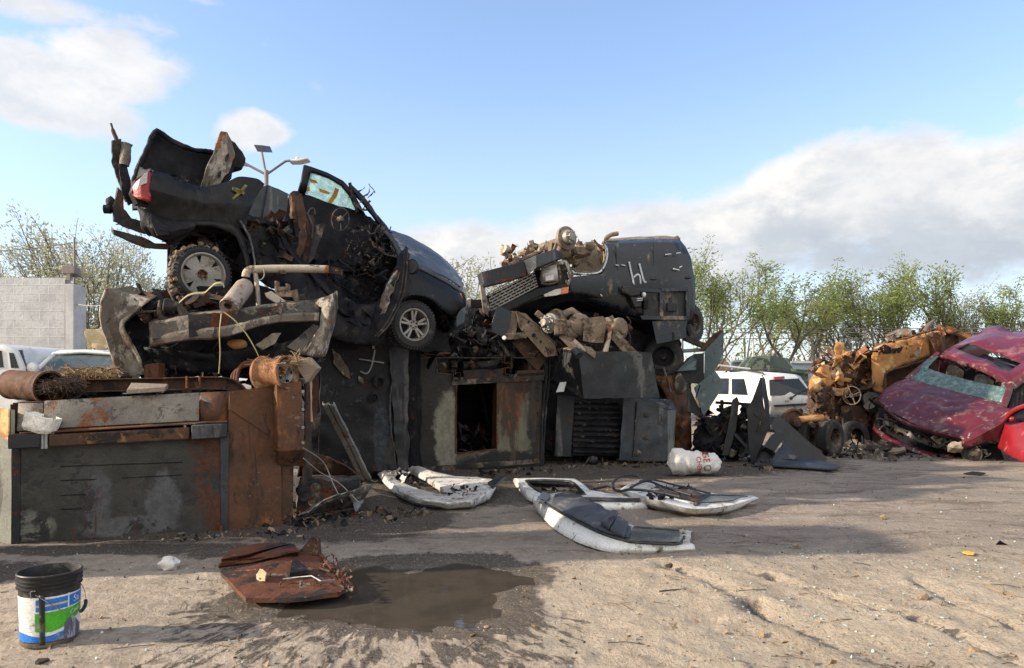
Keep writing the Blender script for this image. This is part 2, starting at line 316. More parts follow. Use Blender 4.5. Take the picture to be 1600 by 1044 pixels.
M['ochre_spray'] = surf('ochre_spray_paint', [(.33, .17, .02), (.26, .13, .02)], rough=.7, bump=0)
M['white_spray'] = surf('white_spray_paint', [(.5, .52, .54), (.36, .38, .4)], rough=.7, bump=0)
M['camo_light'] = surf('camouflage_light', [(.16, .19, .14), (.18, .21, .155)], [((.05, .062, .048), (.055, .07, .05), .5, .02, 1.2, None, .8)], rough=.8, bump=.1, scale=1)
M['camo_dark'] = surf('camouflage_dark', [(.055, .075, .07), (.06, .085, .08)], [((.13, .18, .17), (.12, .16, .15), .56, .02, 1.4, None, .8)], rough=.8, bump=.1, scale=1)
M['tarp'] = surf('blue_grey_roof', [(.25, .33, .37), (.3, .38, .42)], rough=.6, bump=.1)
M['clay'] = surf('brown_earth', [(.25, .16, .10), (.2, .12, .08)], rough=.95, bump=.5, bscale=8)
M['lamp_grey'] = surf('lamp_metal', [(.15, .13, .12), (.2, .17, .16)], rough=.5, bump=0)
M['lamp_white'] = surf('lamp_head_white', [(.6, .6, .6), (.5, .5, .5)], rough=.4, bump=0)
M['panel_dark'] = surf('solar_panel_dark', [(.03, .035, .05), (.05, .05, .06)], rough=.3, bump=0)
M['interior_tan'] = surf('dusty_tan_lining', [(.26, .22, .17), (.2, .165, .12)], [((.1, .085, .07), (.14, .12, .1), .56, .14, 4, None, .9), ((.42, .34, .2), (.4, .3, .18), .66, .1, 6, None, .9)], rough=.85, bump=.5, bscale=14)
M['white_edge'] = surf('chipped_white_edge', [(.5, .53, .55), (.42, .45, .48)], [((.03, .04, .05), (.05, .05, .06), .58, .06, 14, None, .7)], rough=.6, bump=.1)
M['bark'] = surf('bark', [(.13, .105, .08), (.085, .068, .052)], rough=.9, bump=.4, bscale=20)
M['bark_dark'] = surf('far_bark', [(.10, .085, .065), (.15, .125, .10)], rough=.9, bump=0)
# ---------------------------------------------------------------- camera, sun, sky
cam = bpy.data.cameras.new('camera'); cam.lens = 26; cam.sensor_width = 36; cam.shift_y = .04375; cam.clip_end = 3000; cam.clip_start = .05
co = bpy.data.objects.new('camera', cam); COL.objects.link(co); co.location = CAM; co.rotation_euler = (R(90), 0, 0); SC.camera = co
SC.cycles.max_bounces = 6; SC.cycles.diffuse_bounces = 3; SC.cycles.glossy_bounces = 3; SC.cycles.transparent_max_bounces = 10; SC.cycles.caustics_reflective = False; SC.cycles.caustics_refractive = False
SC.view_settings.view_transform = 'Standard'; SC.view_settings.look = 'None'; SC.view_settings.gamma = 1; SC.view_settings.exposure = 1.3
SUN_EL, SUN_DIR = R(22), Vector((.990, .14, 0)).normalized()      # light travels to the right and a little away
sun = bpy.data.lights.new('sun', 'SUN'); sun.energy = 3.45; sun.angle = R(.8); sun.color = (1, .86, .68)
so = bpy.data.objects.new('sun', sun); COL.objects.link(so); so.location = (-20, 0, 20)
ld = Vector((SUN_DIR.x*math.cos(SUN_EL), SUN_DIR.y*math.cos(SUN_EL), -math.sin(SUN_EL)))
so.rotation_euler = ld.to_track_quat('-Z', 'Y').to_euler()
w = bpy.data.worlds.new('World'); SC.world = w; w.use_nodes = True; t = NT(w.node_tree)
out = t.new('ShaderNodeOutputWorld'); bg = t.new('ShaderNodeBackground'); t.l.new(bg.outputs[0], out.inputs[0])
sky = t.new('ShaderNodeTexSky', sky_type='NISHITA'); sky.sun_disc = False; sky.sun_elevation = SUN_EL
sky.sun_rotation = math.atan2(-SUN_DIR.x, -SUN_DIR.y); sky.air_density = 1.0; sky.dust_density = .6; sky.ozone_density = 2.0; sky.altitude = 50
d = t.vmath('NORMALIZE', t.new('ShaderNodeTexCoord').outputs['Generated']); dx, dy, dz = t.sep(d)
az = t.math('ARCTAN2', dx, dy); el = t.math('ARCSINE', dz)
def azel(x, y): r = ray(x, y).normalized(); return math.atan2(r.x, r.y), math.asin(r.z)
nv = t.mapv(d, (1, 1, 1.7)); nA = t.noise(nv, 5.5, 12, .58, .25); nB = t.noise(t.vmath('ADD', nv, (4, 2, 7)), 16, 9, .62, .2)
nz = t.math('ADD', t.math('MULTIPLY', t.math('SUBTRACT', nA, .5), 1.7), t.math('MULTIPLY', t.math('SUBTRACT', nB, .5), 1.15))
dens = None
def puff(x, y, rx, ry, amp=1.0):                          # heaped cloud at a bearing and height
    global dens
    a, e = azel(x, y)
    u = t.math('MULTIPLY', t.math('SUBTRACT', az, a), F/rx); v = t.math('MULTIPLY', t.math('SUBTRACT', el, e), F/ry)
    q = t.math('MULTIPLY_ADD', u, u, t.math('MULTIPLY', v, v))
    m = t.math('MULTIPLY', t.math('SUBTRACT', 1.0, t.math('SQRT', q)), amp)
    dens = m if dens is None else t.math('MAXIMUM', dens, m)
for p in [(175, 105, 130, 72, 1.3), (80, 165, 160, 60, 1.3), (20, 130, 130, 82, 1.3), (60, 10, 210, 34, .8), (395, 206, 66, 36, 1.1), (415, 70, 60, 24, .25), (330, 5, 70, 16, .4),
          (-250, 60, 200, 90), (1800, 190, 200, 90)]: puff(*p)
# long bank on the right: solid below a rising top line
tops = [(600, 392), (690, 358), (800, 348), (900, 330), (1030, 305), (1150, 292), (1190, 262), (1280, 222), (1400, 205), (1460, 198), (1530, 214), (1600, 208), (1800, 180)]
cv = t.new('ShaderNodeFloatCurve'); c0 = cv.mapping.curves[0]; a0, a1 = azel(500, 592)[0], azel(1900, 592)[0]
P_ = [((azel(x, HY)[0]-a0)/(a1-a0), azel(x, y)[1]/.6) for x, y in tops]
P_ = [(0, .1)] + P_ + [(1.0, .5)]
while len(c0.points) < len(P_): c0.points.new(.5, .5)
for i, p in enumerate(P_): c0.points[i].location = p
cv.mapping.update()
t.put(cv.inputs['Value'], t.math('DIVIDE', t.math('SUBTRACT', az, a0), a1-a0))
topel = t.math('MULTIPLY', cv.outputs[0], .6)
below = t.math('ADD', t.math('SUBTRACT', topel, el), .018)                     # > 0 beneath the top line
bank = t.math('MULTIPLY', t.math('MINIMUM', t.math('MULTIPLY', below, 16.0), t.math('MULTIPLY', t.math('SUBTRACT', .21, below), 9.0)), 1.0)
bank = t.math('MINIMUM', bank, 1.0); bank = t.math('MULTIPLY', bank, t.step(az, a0, a0+.12))
puffm = t.step(t.math('ADD', dens, t.math('MULTIPLY', nz, .95)), .14, .58)
bankm = t.step(t.math('ADD', bank, t.math('MULTIPLY', nz, .65)), .12, .55)
mask = t.math('MAXIMUM', t.math('MULTIPLY', puffm, .92), bankm)
rear = t.math('MULTIPLY', t.step(t.math('ADD', dy, t.math('MULTIPLY', nz, .25)), .15, -.25), t.step(dz, .02, .18))   # unseen cloud added behind the viewer as fill light
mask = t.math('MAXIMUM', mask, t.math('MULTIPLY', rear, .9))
grey = t.step(t.math('ADD', below, t.math('MULTIPLY', nz, .12)), .04, .14)
grey = t.math('MULTIPLY', grey, t.step(az, a0-.02, a0+.02))
ccol = t.mix(grey, (3.5, 3.4, 3.3), (1.85, 2.05, 2.3)); ccol = t.mix(t.math('MULTIPLY', t.step(nB, .35, .7), .6), ccol, (2.25, 2.4, 2.6)); ccol = t.mix(t.math('MULTIPLY', t.step(nA, .54, .40), .35), ccol, (2.3, 2.45, 2.65))
skyc = t.mix(1.0, sky.outputs[0], (1, 1, 1)); mm = skyc.node; mm.blend_type = 'MULTIPLY'; mm.inputs[7].default_value = (1.02, 1.0, 1.06, 1)
hz = t.step(el, .42, .0); skyc = t.mix(t.math('MULTIPLY_ADD', hz, .58, .10), skyc, (2.5, 2.85, 3.2))
ccol = t.mix(t.math('MULTIPLY', rear, .8), ccol, (6.2, 6.0, 5.7))  # added rear cloud brightened to light faces turned to the viewer
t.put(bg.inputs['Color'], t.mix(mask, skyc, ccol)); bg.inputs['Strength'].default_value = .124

# ---------------------------------------------------------------- ground
def smooth(a, b, x): x = max(0, min(1, (x-a)/(b-a))); return x*x*(3-2*x)
puddle_px = [(420, 950), (470, 925), (520, 898), (570, 884), (690, 875), (760, 876), (800, 890), (806, 905), (780, 925), (785, 950), (790, 970), (740, 980), (640, 980), (540, 972), (470, 964)]
PUD = [g(*p) for p in puddle_px]
def seg_d(p, a, b):
    ab = b-a; k = max(0, min(1, (p-a).dot(ab)/max(ab.length_squared, 1e-9))); return (p-(a+ab*k)).length
def in_poly(x, y, poly):
    c = False; j = len(poly)-1
    for i in range(len(poly)):
        a, b = poly[i], poly[j]
        if (a.y > y) != (b.y > y) and x < (b.x-a.x)*(y-a.y)/(b.y-a.y)+a.x: c = not c
        j = i
    return c
def pud_sd(x, y):
    if not (-4.4 < x < .9 and 3.8 < y < 6.8): return 1.0
    p = Vector((x, y, 0)); d = min(seg_d(p, Vector((PUD[i].x, PUD[i].y, 0)), Vector((PUD[i-1].x, PUD[i-1].y, 0))) for i in range(len(PUD)))
    return -d if in_poly(x, y, PUD) else d
TR = [[g(*p) for p in L] for L in ([(1040, 884), (1100, 900), (1155, 935), (1210, 965), (1290, 1000), (1390, 1042)], [(1180, 895), (1290, 930), (1420, 965), (1530, 1010), (1600, 1036)], [(1190, 955), (1260, 975), (1350, 1005), (1440, 1042)], [(1430, 905), (1500, 945), (1600, 985)])]
TRW = [.07, .05, .13, .05]
def ground_h(x, y):
    p = Vector((x, y, 0))
    h = .028*noise.noise(p*.55) + .02*noise.noise(p*1.6+Vector((3, 1, 0)))
    if y < 30 and abs(x) < 30:
        n3 = noise.noise(p*5+Vector((9, 0, 2))); n4 = noise.noise(p*14+Vector((1, 7, 0)))
        near = smooth(9, 6, y); right = smooth(.2, 1.2, x)*smooth(6.4, 5.7, y)
        h += .011*n3 + (.0055+.009*right*near)*n4
        lump = noise.noise(p*8+Vector((5, 5, 1))); h += .013*right*max(0, lump) + .008*near*max(0, noise.noise(p*11+Vector((2, 8, 3))))
        bil = abs(noise.noise(p*6.5+Vector((1, 4, 2)))); h += .016*(bil-.2)*(.5+.5*right)*near
        if y < 5.2 and x < 1.3:                            # raked muddy streaks beside the puddle
            q = Vector((x*4+y*9, y*5-x*9, 0)) if x > -1.4 else Vector((x*3, y*16, 0))
            h += .017*noise.noise(q)*smooth(5.2, 4.5, y)
    if 2 < y < 8 and x > .5:
        for T, wd in zip(TR, TRW):
            if min(a.x for a in T)-.4 < x < max(a.x for a in T)+.4:
                dd = min(seg_d(p, T[i], T[i+1]) for i in range(len(T)-1))
                if dd < .5: h += -.032*math.exp(-(dd/wd)**2) + .018*math.exp(-((dd-wd*2.0)/(wd*.9))**2)*(.6+.8*noise.noise(p*4))
    sd = pud_sd(x, y)
    if sd < .3:
        sd += .34*noise.noise(p*1.9+Vector((2, 2, 0)))+.14*noise.noise(p*6)
        k = smooth(.06, -.08, sd); h = h*(1-k*.85) - .032*k
    return h
def axis(segs):
    out = [segs[0][0]]
    for a, b, s in segs:
        n = max(1, round((b-a)/s)); out += [a+(b-a)*(i+1)/n for i in range(n)]
    return out
xs = axis([(-420, -60, 60), (-60, -16, 4), (-16, -6, .5), (-6, 6, .04), (6, 14, .12), (14, 40, 2), (40, 80, 8), (80, 420, 60)])
ys = axis([(-60, 0, 10), (0, 2.6, .4), (2.6, 6.6, .035), (6.6, 10, .07), (10, 18, .25), (18, 50, 2), (50, 110, 12), (110, 900, 120)])
gm = MB(); gm.grid([[Vector((x, y, ground_h(x, y))) for x in xs] for y in ys])
gmat, t, b = newmat('yard_earth')
gc = t.new('ShaderNodeTexCoord').outputs['Object']; gx, gy, gz = t.sep(gc)
def at_attr(n): o = t.new('ShaderNodeAttribute', attribute_name=n); return o.outputs['Fac']
n1 = t.noise(gc, .8, 9, .65, .5); n2 = t.noise(gc, 6, 8, .7); n3 = t.noise(gc, 45, 5, .7); n4 = t.noise(t.mapv(gc, (1, .45, 1)), 2.2, 9, .68, .6)
sand = t.mix(t.step(n4, .38, .62), (.47, .39, .295), (.385, .315, .235)); sand = t.mix(t.step(n2, .5, .72), sand, (.56, .455, .335))
pale = t.mix(t.step(n2, .4, .65), (.46, .38, .30), (.33, .27, .21))                      # paler, greyer dust on the left
base = t.mix(t.step(t.math('ADD', gx, t.math('MULTIPLY', n1, 1.6)), .1, 1.9), pale, sand)
grey = t.mix(t.step(n1, .35, .65), (.235, .193, .157), (.32, .268, .218)); grey = t.mix(t.step(n2, .56, .7), grey, (.37, .31, .25))
back = t.step(t.math('ADD', gy, t.math('MULTIPLY_ADD', n1, 1.6, t.math('MULTIPLY', n2, .5))), 6.5, 8.0)
drag = t.noise(t.mapv(gc, (.55, 1.5, 1), (3, 1, 0)), 1.9, 10, .72, 1.2)
grey = t.mix(t.math('MULTIPLY', t.step(drag, .50, .64), .8), grey, (.115, .088, .066)); grey = t.mix(t.math('MULTIPLY', t.step(drag, .46, .36), .6), grey, (.40, .335, .26))
base = t.mix(t.math('MULTIPLY', t.step(drag, .56, .68), .55), base, (.20, .15, .105))
base = t.mix(back, base, grey)
dark = t.step(t.math('ADD', at_attr('oil_shade'), t.math('MULTIPLY', t.math('SUBTRACT', n2, .5), 1.1)), .42, .75)
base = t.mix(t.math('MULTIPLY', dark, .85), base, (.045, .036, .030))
rax = t.math('ADD', gx, .9); ray_ = t.math('SUBTRACT', gy, 5.6); cmb = t.new('ShaderNodeCombineXYZ'); t.put(cmb.inputs[0], t.math('MULTIPLY', t.math('ARCTAN2', rax, ray_), 15.0)); t.put(cmb.inputs[1], t.math('MULTIPLY', t.vmath('LENGTH', t.vmath('MULTIPLY', t.vmath('SUBTRACT', gc, (-.9, 5.6, 0)), (1, 1, 0))), 2.2))
streak = t.math('MULTIPLY', t.math('MULTIPLY', t.math('SUBTRACT', t.noise(cmb.outputs[0], 1.6, 6, .65, .3), .5), 2.4), t.step(gy, 5.0, 4.6))
wet = t.step(t.math('ADD', t.math('ADD', at_attr('wet'), t.math('MULTIPLY', streak, t.step(at_attr('wet'), .05, .3))), t.math('ADD', t.math('MULTIPLY', t.math('SUBTRACT', n4, .5), 1.5), t.math('MULTIPLY', t.math('SUBTRACT', n2, .5), .8))), .40, .62)
base = t.mix(t.math('MULTIPLY', wet, .82), base, (.060, .048, .037))
base = t.mix(t.math('MULTIPLY', t.step(n3, .54, .66), .6), base, (.15, .115, .085)); base = t.mix(t.math('MULTIPLY', t.step(t.noise(gc, 60, 3, .6), .58, .70), .6), base, (.58, .51, .42))
t.put(b.inputs['Base Color'], base); t.put(b.inputs['Roughness'], t.mixf(wet, .95, .24)); b.inputs['Specular IOR Level'].default_value = .3
bp = t.new('ShaderNodeBump'); bp.inputs['Strength'].default_value = 1.0; bp.inputs['Distance'].default_value = .055
vo = t.new('ShaderNodeTexVoronoi'); vo.inputs['Scale'].default_value = 17; t.put(vo.inputs['Vector'], t.vmath('ADD', gc, t.vmath('MULTIPLY', t.vmath('SUBTRACT', [n for n in t.n if n.type == 'TEX_NOISE'][1].outputs['Color'], (.5, .5, .5)), (.16, .16, .16))))
clod = t.math('MULTIPLY', t.math('SUBTRACT', 1.0, vo.outputs['Distance']), t.math('MULTIPLY', t.step(n1, .40, .6), .55))
t.put(bp.inputs['Height'], t.math('ADD', t.math('ADD', clod, t.math('MULTIPLY', n3, .35)), t.math('ADD', t.math('MULTIPLY', n2, .8), t.math('MULTIPLY', t.noise(t.mapv(gc, (1, .5, 1)), 16, 8, .72, .8), .9)))); t.put(b.inputs['Normal'], bp.outputs[0])
me = bpy.data.meshes.new('yard_ground'); me.from_pydata(gm.v, [], gm.f); me.materials.append(gmat); me.shade_smooth()
wetv = []; oil_shade_v = []
OIL_SHADE = [(-3.4, 7.6, 2.2, .9, 1), (-1.7, 7.9, 1.2, 1.3, 1), (-1.2, 10.5, 3, 2.0, 1), (1.5, 12.4, 3.2, 1.6, 1), (4, 13, 2.5, 1.6, .7), (8, 14.5, 3, 1.5, .6), (-2.4, 6.35, .9, .3, .7), (-4.4, 5.7, 1.0, .5, .9), (-3.3, 6.5, 1.5, .25, 1), (-3.4, 5.75, .35, .12, .6), (.6, 6.35, .5, .2, .4), (-.9, 7.4, .6, .3, .3)]  # oily, sooty soil by the wrecks; also deepens the shade there by colour
for v in gm.v:
    sd = pud_sd(v.x, v.y); wk = smooth(1.0 if v.x < -1.6 else .6, -.05, sd) if sd < 1 else 0
    if 3 < v.y < 5.0 and -2.4 < v.x < .9: wk = max(wk, .50*smooth(3.2, 4.0, v.y)*smooth(.9, .1, v.x)*smooth(-2.3, -1.7, v.x))
    for T, wd in zip(TR[:2], TRW):
        if v.x > .5 and 2 < v.y < 8:
            dd = min(seg_d(Vector((v.x, v.y, 0)), T[i], T[i+1]) for i in range(len(T)-1)); wk = max(wk, .56*math.exp(-(dd/.08)**2))
    wetv.append(wk)
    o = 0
    for cx, cy, rx, ry, a in OIL_SHADE:
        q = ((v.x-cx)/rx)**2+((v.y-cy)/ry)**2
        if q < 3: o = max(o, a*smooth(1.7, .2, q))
    oil_shade_v.append(o)
for n_, L in (('wet', wetv), ('oil_shade', oil_shade_v)): a_ = me.attributes.new(n_, 'FLOAT', 'POINT'); a_.data.foreach_set('value', L)
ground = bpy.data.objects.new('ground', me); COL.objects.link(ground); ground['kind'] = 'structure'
pm, t, b = newmat('muddy_water'); pc = t.new('ShaderNodeTexCoord').outputs['Object']
t.put(b.inputs['Base Color'], t.mix(t.step(t.noise(pc, 2.5, 7, .6), .4, .6), (.050, .041, .032), (.066, .054, .042))); b.inputs['Roughness'].default_value = .035; b.inputs['IOR'].default_value = 1.33
bp = t.new('ShaderNodeBump'); bp.inputs['Strength'].default_value = .05; bp.inputs['Distance'].default_value = .01; t.put(bp.inputs['Height'], t.noise(t.mapv(pc, (1, 2, 1)), 9, 4, .5)); t.put(b.inputs['Normal'], bp.outputs[0])
pb = MB(); pb.add([Vector((x, y, -.0215)) for x, y in ((-4.0, 3.95), (.5, 3.95), (.5, 6.7), (-4.0, 6.7))], [(0, 1, 2, 3)])
pud = build('puddle_water', pb, pm, smooth=0, kind='structure')

# loose fragments too many to count
dm = MB(); q = random.Random(3)
def frag(c, s, m, flat=.5):
    dm.m = m; k = Matrix.Rotation(q.uniform(0, 6), 3, rv(q).normalized() if flat > .3 else Z); n = q.randint(4, 6)
    pts = [c+k @ Vector((math.cos(6.283*i/n+q.uniform(-.4, .4))*s*q.uniform(.5, 1), math.sin(6.283*i/n)*s*q.uniform(.35, 1), q.uniform(-.1, .1)*s)) for i in range(n)]
    dm.prism(pts, Vector((0, 0, s*q.uniform(.15, .5))))
for _ in range(4200):
    y = 3.6+q.random()**1.6*9; x = q.uniform(-.75, .75)*y*1.02
    if pud_sd(x, y) < .02: continue
    if x < .5 and q.random() < .45: continue
    r_ = q.random(); s = q.uniform(.004, .013)*(1 if r_ < .93 else 2.2); frag(Vector((x, y, ground_h(x, y)+.002)), s, 0 if r_ < .45 else 1 if r_ < .72 else 2 if r_ < .9 else 3)
for _ in range(200):                                     # crushed glass lying in patches
    cx, cy = q.choice([(2.1, 4.7), (2.9, 5.3), (1.6, 6.1), (3.6, 5.9), (2.6, 4.2), (3.8, 4.6), (1.7, 4.9), (2.6, 6.4)])
    x, y = q.gauss(cx, .28), q.gauss(cy, .12); frag(Vector((x, y, ground_h(x, y)+.003)), q.uniform(.004, .016), 2, .2)
for _ in range(80):                                     # twigs and splinters
    y = 3.8+q.random()**1.5*5; x = q.uniform(-.6, .75)*y
    if pud_sd(x, y) < .05: continue
    a = q.uniform(0, 3.1); L = q.uniform(.03, .11); z = ground_h(x, y)+.006; dm.m = q.choice((1, 3, 3)); dm.tube([Vector((x-math.cos(a)*L, y-math.sin(a)*L, z)), Vector((x, y, z+.006)), Vector((x+math.cos(a+.2)*L, y+math.sin(a+.2)*L, z))], q.uniform(.0015, .0035), 5)
M['frag_earth'] = surf('earth_crumb', [(.30, .23, .16), (.2, .15, .1)], rough=.95, bump=0, scale=5)
M['frag_dark'] = surf('dark_crumb', [(.03, .027, .025), (.07, .06, .05)], rough=.8, bump=0, scale=5)
M['frag_glass'] = surf('glass_crumb', [(.45, .52, .50), (.28, .36, .35)], rough=.25, bump=0, scale=9)
M['frag_wood'] = surf('twig_wood', [(.28, .2, .12), (.14, .1, .06)], rough=.95, bump=0, scale=5)
build('scattered_debris', dm, [M['frag_earth'], M['frag_dark'], M['frag_glass'], M['frag_wood']], smooth=0, kind='stuff')
rb = MB(); q = random.Random(12)                         # sooty rubble along the foot of the stacks
def rub(x0, y0, x1, y1, n, sp=.3, s0=.03, s1=.2):
    def pos(q): k = q.random(); x, y = x0+(x1-x0)*k+q.gauss(0, sp), y0+(y1-y0)*k+q.gauss(0, sp); return Vector((x, y, ground_h(x, y)+q.uniform(0, .03)))
    scrap(rb, pos, n, s0, s1, q.randrange(999), 'srbbp', 3)
rub(-2.6, 7.5, -1.2, 8.3, 160, .25, .03, .16); rub(-1.6, 10.3, 1, 12.4, 90); rub(.8, 12.6, 3.2, 13.0, 60); rub(4, 12.5, 6.4, 14.5, 90); rub(6.2, 14.6, 8.5, 13.6, 90, .4); rub(-3.6, 6.7, -2, 7.2, 40, .12, .02, .1)
build('sooty_rubble', rb, [M['burnt'], M['burnt_dusty'], M['tan_frame']], smooth=0, kind='stuff')

# ---------------------------------------------------------------- block wall, lamp, pole
wm, t, b = newmat('whitewashed_blocks'); wc = t.new('ShaderNodeTexCoord').outputs['Object']; wx, wy, wz = t.sep(wc)
cmb = t.new('ShaderNodeCombineXYZ'); t.put(cmb.inputs[0], wx); t.put(cmb.inputs[1], wz)
br = t.new('ShaderNodeTexBrick'); t.put(br.inputs['Vector'], cmb.outputs[0]); br.inputs['Scale'].default_value = 1; br.inputs['Brick Width'].default_value = .42; br.inputs['Row Height'].default_value = .21; br.inputs['Mortar Size'].default_value = .012; br.inputs['Mortar Smooth'].default_value = .6
br.inputs['Color1'].default_value = (.43, .43, .43, 1); br.inputs['Color2'].default_value = (.34, .34, .345, 1); br.inputs['Mortar'].default_value = (.5, .5, .49, 1)
wn = t.noise(wc, 1.2, 8, .65); t.put(b.inputs['Base Color'], t.mix(t.math('MULTIPLY', t.step(t.noise(wc, 9, 6, .7), .5, .66), .5), t.mix(t.step(wn, .40, .58), br.outputs['Color'], (.5, .5, .5)), (.27, .27, .275))); b.inputs['Roughness'].default_value = .9
bp = t.new('ShaderNodeBump'); bp.inputs['Strength'].default_value = .4; bp.inputs['Distance'].default_value = .02; t.put(bp.inputs['Height'], t.math('ADD', br.outputs['Fac'], t.noise(wc, 20, 5, .6))); t.put(b.inputs['Normal'], bp.outputs[0])
M['plaster'] = surf('pale_plaster', [(.5, .5, .49), (.4, .4, .4)], rough=.9, bump=.2)
a = at(103, 592, 18); wt = thing('block_wall', 'whitewashed grey block wall behind the parked white vehicles', 'wall', (a.x, 18, 0))
build('wall_face', MB().box(Vector((a.x-3.5, 18.1, 1.98)), (7, .2, 3.96)), wm, wt, smooth=0)
pt = at(112, 592, 18); build('corner_column', MB().box(Vector((a.x+.13, 18.08, 1.9)), (.2, .32, 3.8)), M['plaster'], wt, bevel=.01)
build('return_wall', MB().box(Vector((a.x+.1, 18.4, 1.9)), (.14, .3, 3.78)), M['plaster'], wt)
build('conduit', MB().tube([Vector((a.x+.02, 17.95, 0)), Vector((a.x+.02, 17.95, 3.9))], .03, 6), M['lamp_grey'], wt)
P18 = Pl(Vector((0, 17.9, 0)), Vector((0, 1, 0)))
t_ = thing('flood_lamp', 'small box flood lamp fixed on the corner of the block wall', 'lamp', P18.at(106, 432))
build('lamp_housing', MB().prism(P18.pts([(95, 414), (116, 415), (117, 428), (97, 428)]), Vector((0, .3, -.05))), M['lamp_grey'], t_, bevel=.02)
build('bracket', MB().beam(P18.at(108, 428), P18.at(108, 438), .08, .08), M['lamp_grey'], t_)
t_ = thing('utility_pole', 'thin dark metal pole rising at the end of the block wall', 'pole', g(117, 700)*0+Vector((at(117, 592, 18.4).x, 18.4, 0)))
build('pole_shaft', MB().tube([Vector((at(117, 592, 18.4).x, 18.4, 0)), at(116, 371, 18.4)], .026, 8), M['lamp_grey'], t_)
build('overhead_wire', MB().tube(spline([at(0, 392, 18.4), at(60, 387, 18.4), at(116, 379, 18.4)], 4), .012, 5), M['lamp_grey'], t_)
build('side_wire', MB().tube(spline([at(117, 475, 18.4), at(140, 478, 16.5), at(165, 477, 14)], 4), .012, 5), M['wire_grey'], t_)
o = build('yellow_block', MB().box(at(157, 531, 14.5), (.40, .3, .36)), M['yellow_stone'], crump=(.05, 3, .07)); o.scale = (1, 1, 1)
tag(o, 'pale yellow boulder perched behind the white sedan roof', 'boulder')
pl_ = thing('concrete_pier', 'rough concrete pier carrying the pale yellow boulder', 'pier', (at(157, 592, 14.5).x, 14.5, 0)); build('pier_body', MB().box(Vector((at(157, 592, 14.5).x, 14.55, 1.02)), (.5, .4, 2.04)), M['plaster'], pl_, bevel=.02)

# ---------------------------------------------------------------- trees
lm = []
for nm, c1, c2 in (('leaf_green', (.25, .30, .085), (.17, .22, .06)), ('leaf_olive', (.22, .225, .095), (.16, .165, .07)), ('leaf_grey', (.40, .40, .28), (.28, .28, .18))):
    m, t, b = newmat(nm); oc = t.new('ShaderNodeTexCoord').outputs['Object']
    col = t.mix(t.step(t.noise(oc, 1.3, 5, .6), .38, .62), c1, c2); t.put(b.inputs['Base Color'], col); b.inputs['Roughness'].default_value = .55
    tr = t.new('ShaderNodeBsdfTranslucent'); t.put(tr.inputs['Color'], col); mx = t.new('ShaderNodeMixShader'); mx.inputs[0].default_value = .5
    t.l.new(b.outputs[0], mx.inputs[1]); t.l.new(tr.outputs[0], mx.inputs[2]); t.l.new(mx.outputs[0], [n for n in t.n if n.type == 'OUTPUT_MATERIAL'][0].inputs[0]); lm.append(m)
def make_tree(seed, h, spread, stems, leafn, lsize, mat, lbl, name='yard_tree', low=.25):
    q = random.Random(seed); tk = MB(); cr = MB(); tips = []
    def grow(p, d, L, r, lv):
        path = [p.copy()]; n = 4
        for i in range(n):
            d = (d+rv(q)*.16+Vector((.03, 0, .05))).normalized(); p = p+d*L/n; path.append(p.copy())
            if lv >= 2: tips.append((p.copy(), d.copy(), lv))
        tk.tube(path, [r*(1-.4*i/n) for i in range(n+1)], 5 if lv else 7, False)
        if lv < 4:
            for k in range(q.choice((2, 3, 3)) if lv < 3 else 2):
                a = (d+rv(q)*(.62 if lv else .45)+Vector((0, 0, .12))).normalized(); grow(path[-1 if k else -2], a, L*q.uniform(.62, .85), r*.58, lv+1)
    for k in range(stems):
        a = 6.283*k/stems+q.uniform(-.5, .5); d = Vector((math.cos(a)*spread, math.sin(a)*spread, 1)).normalized()
        grow(Vector((math.cos(a)*.15, math.sin(a)*.15, -.1)), d, h*q.uniform(.27, .36), .018*h*q.uniform(.7, 1.1)/stems**.3, 0)
    zt = max(p.z for p, _, _ in tips); k = h/zt
    tk.v = [v*k for v in tk.v]
    good = [(p*k, d) for p, d, lv in tips if p.z*k > low*h]
    for _ in range(leafn):
        p, d = q.choice(good); c = p+rv(q)*.16*h/6; a = (d*.6+rv(q)+Vector((.3, 0, -.35))).normalized(); e = rv(q).cross(a).normalized(); s = lsize*q.uniform(.6, 1.4)
        for j in range(q.choice((1, 2, 2, 3))):
            cc = c+rv(q)*s*.9; cr.add([cc, cc+a*s*.5+e*s*.17, cc+a*s, cc+a*s*.5-e*s*.17], [(0, 1, 2, 3)])
    t_ = thing(name, lbl, 'tree', (0, 0, 0)); build('trunk', tk, M['bark'], t_, smooth=60); build('crown', cr, mat, t_, smooth=0)
    return t_
protos = [make_tree(11, 6, .30, 3, 4200, .105, lm[0], 'proto', low=.38), make_tree(23, 6, .42, 4, 4000, .105, lm[1], 'proto', low=.42), make_tree(37, 6, .40, 5, 4300, .10, lm[2], 'proto'), make_tree(51, 6, .26, 3, 4100, .105, lm[0], 'proto', low=.36)]
used = set()
def put_tree(k, x, Y, top, rz, lbl, grp, sx=1.0):
    h = 1.5+(HY-top)/F*Y; p = at(x, HY, Y)
    o = protos[k] if k not in used else copy_tree(protos[k]); used.add(k)
    o.location = (p.x, Y, 0); o.scale = (h/6*sx, h/6*sx, h/6); o.rotation_euler = (0, 0, rz)
    o['label'] = lbl; o['group'] = grp
GR, GL, GM = 'trees behind the fence on the right', 'trees behind the block wall', 'trees behind the stacks'
put_tree(0, 1232, 31, 402, .4, 'tall green feathery tree above the camouflaged vehicle', GR, 1.3)
put_tree(1, 1352, 33, 412, 2.2, 'broad green tree behind the rusty wrecks, left of the tallest', GR, 1.25)
put_tree(3, 1432, 32, 398, 4.0, 'tallest green tree above the orange rusted cab', GR, 1.25)
put_tree(0, 1545, 33, 430, 3.3, 'green tree behind the roof of the red car wreck', GR, 1.25)
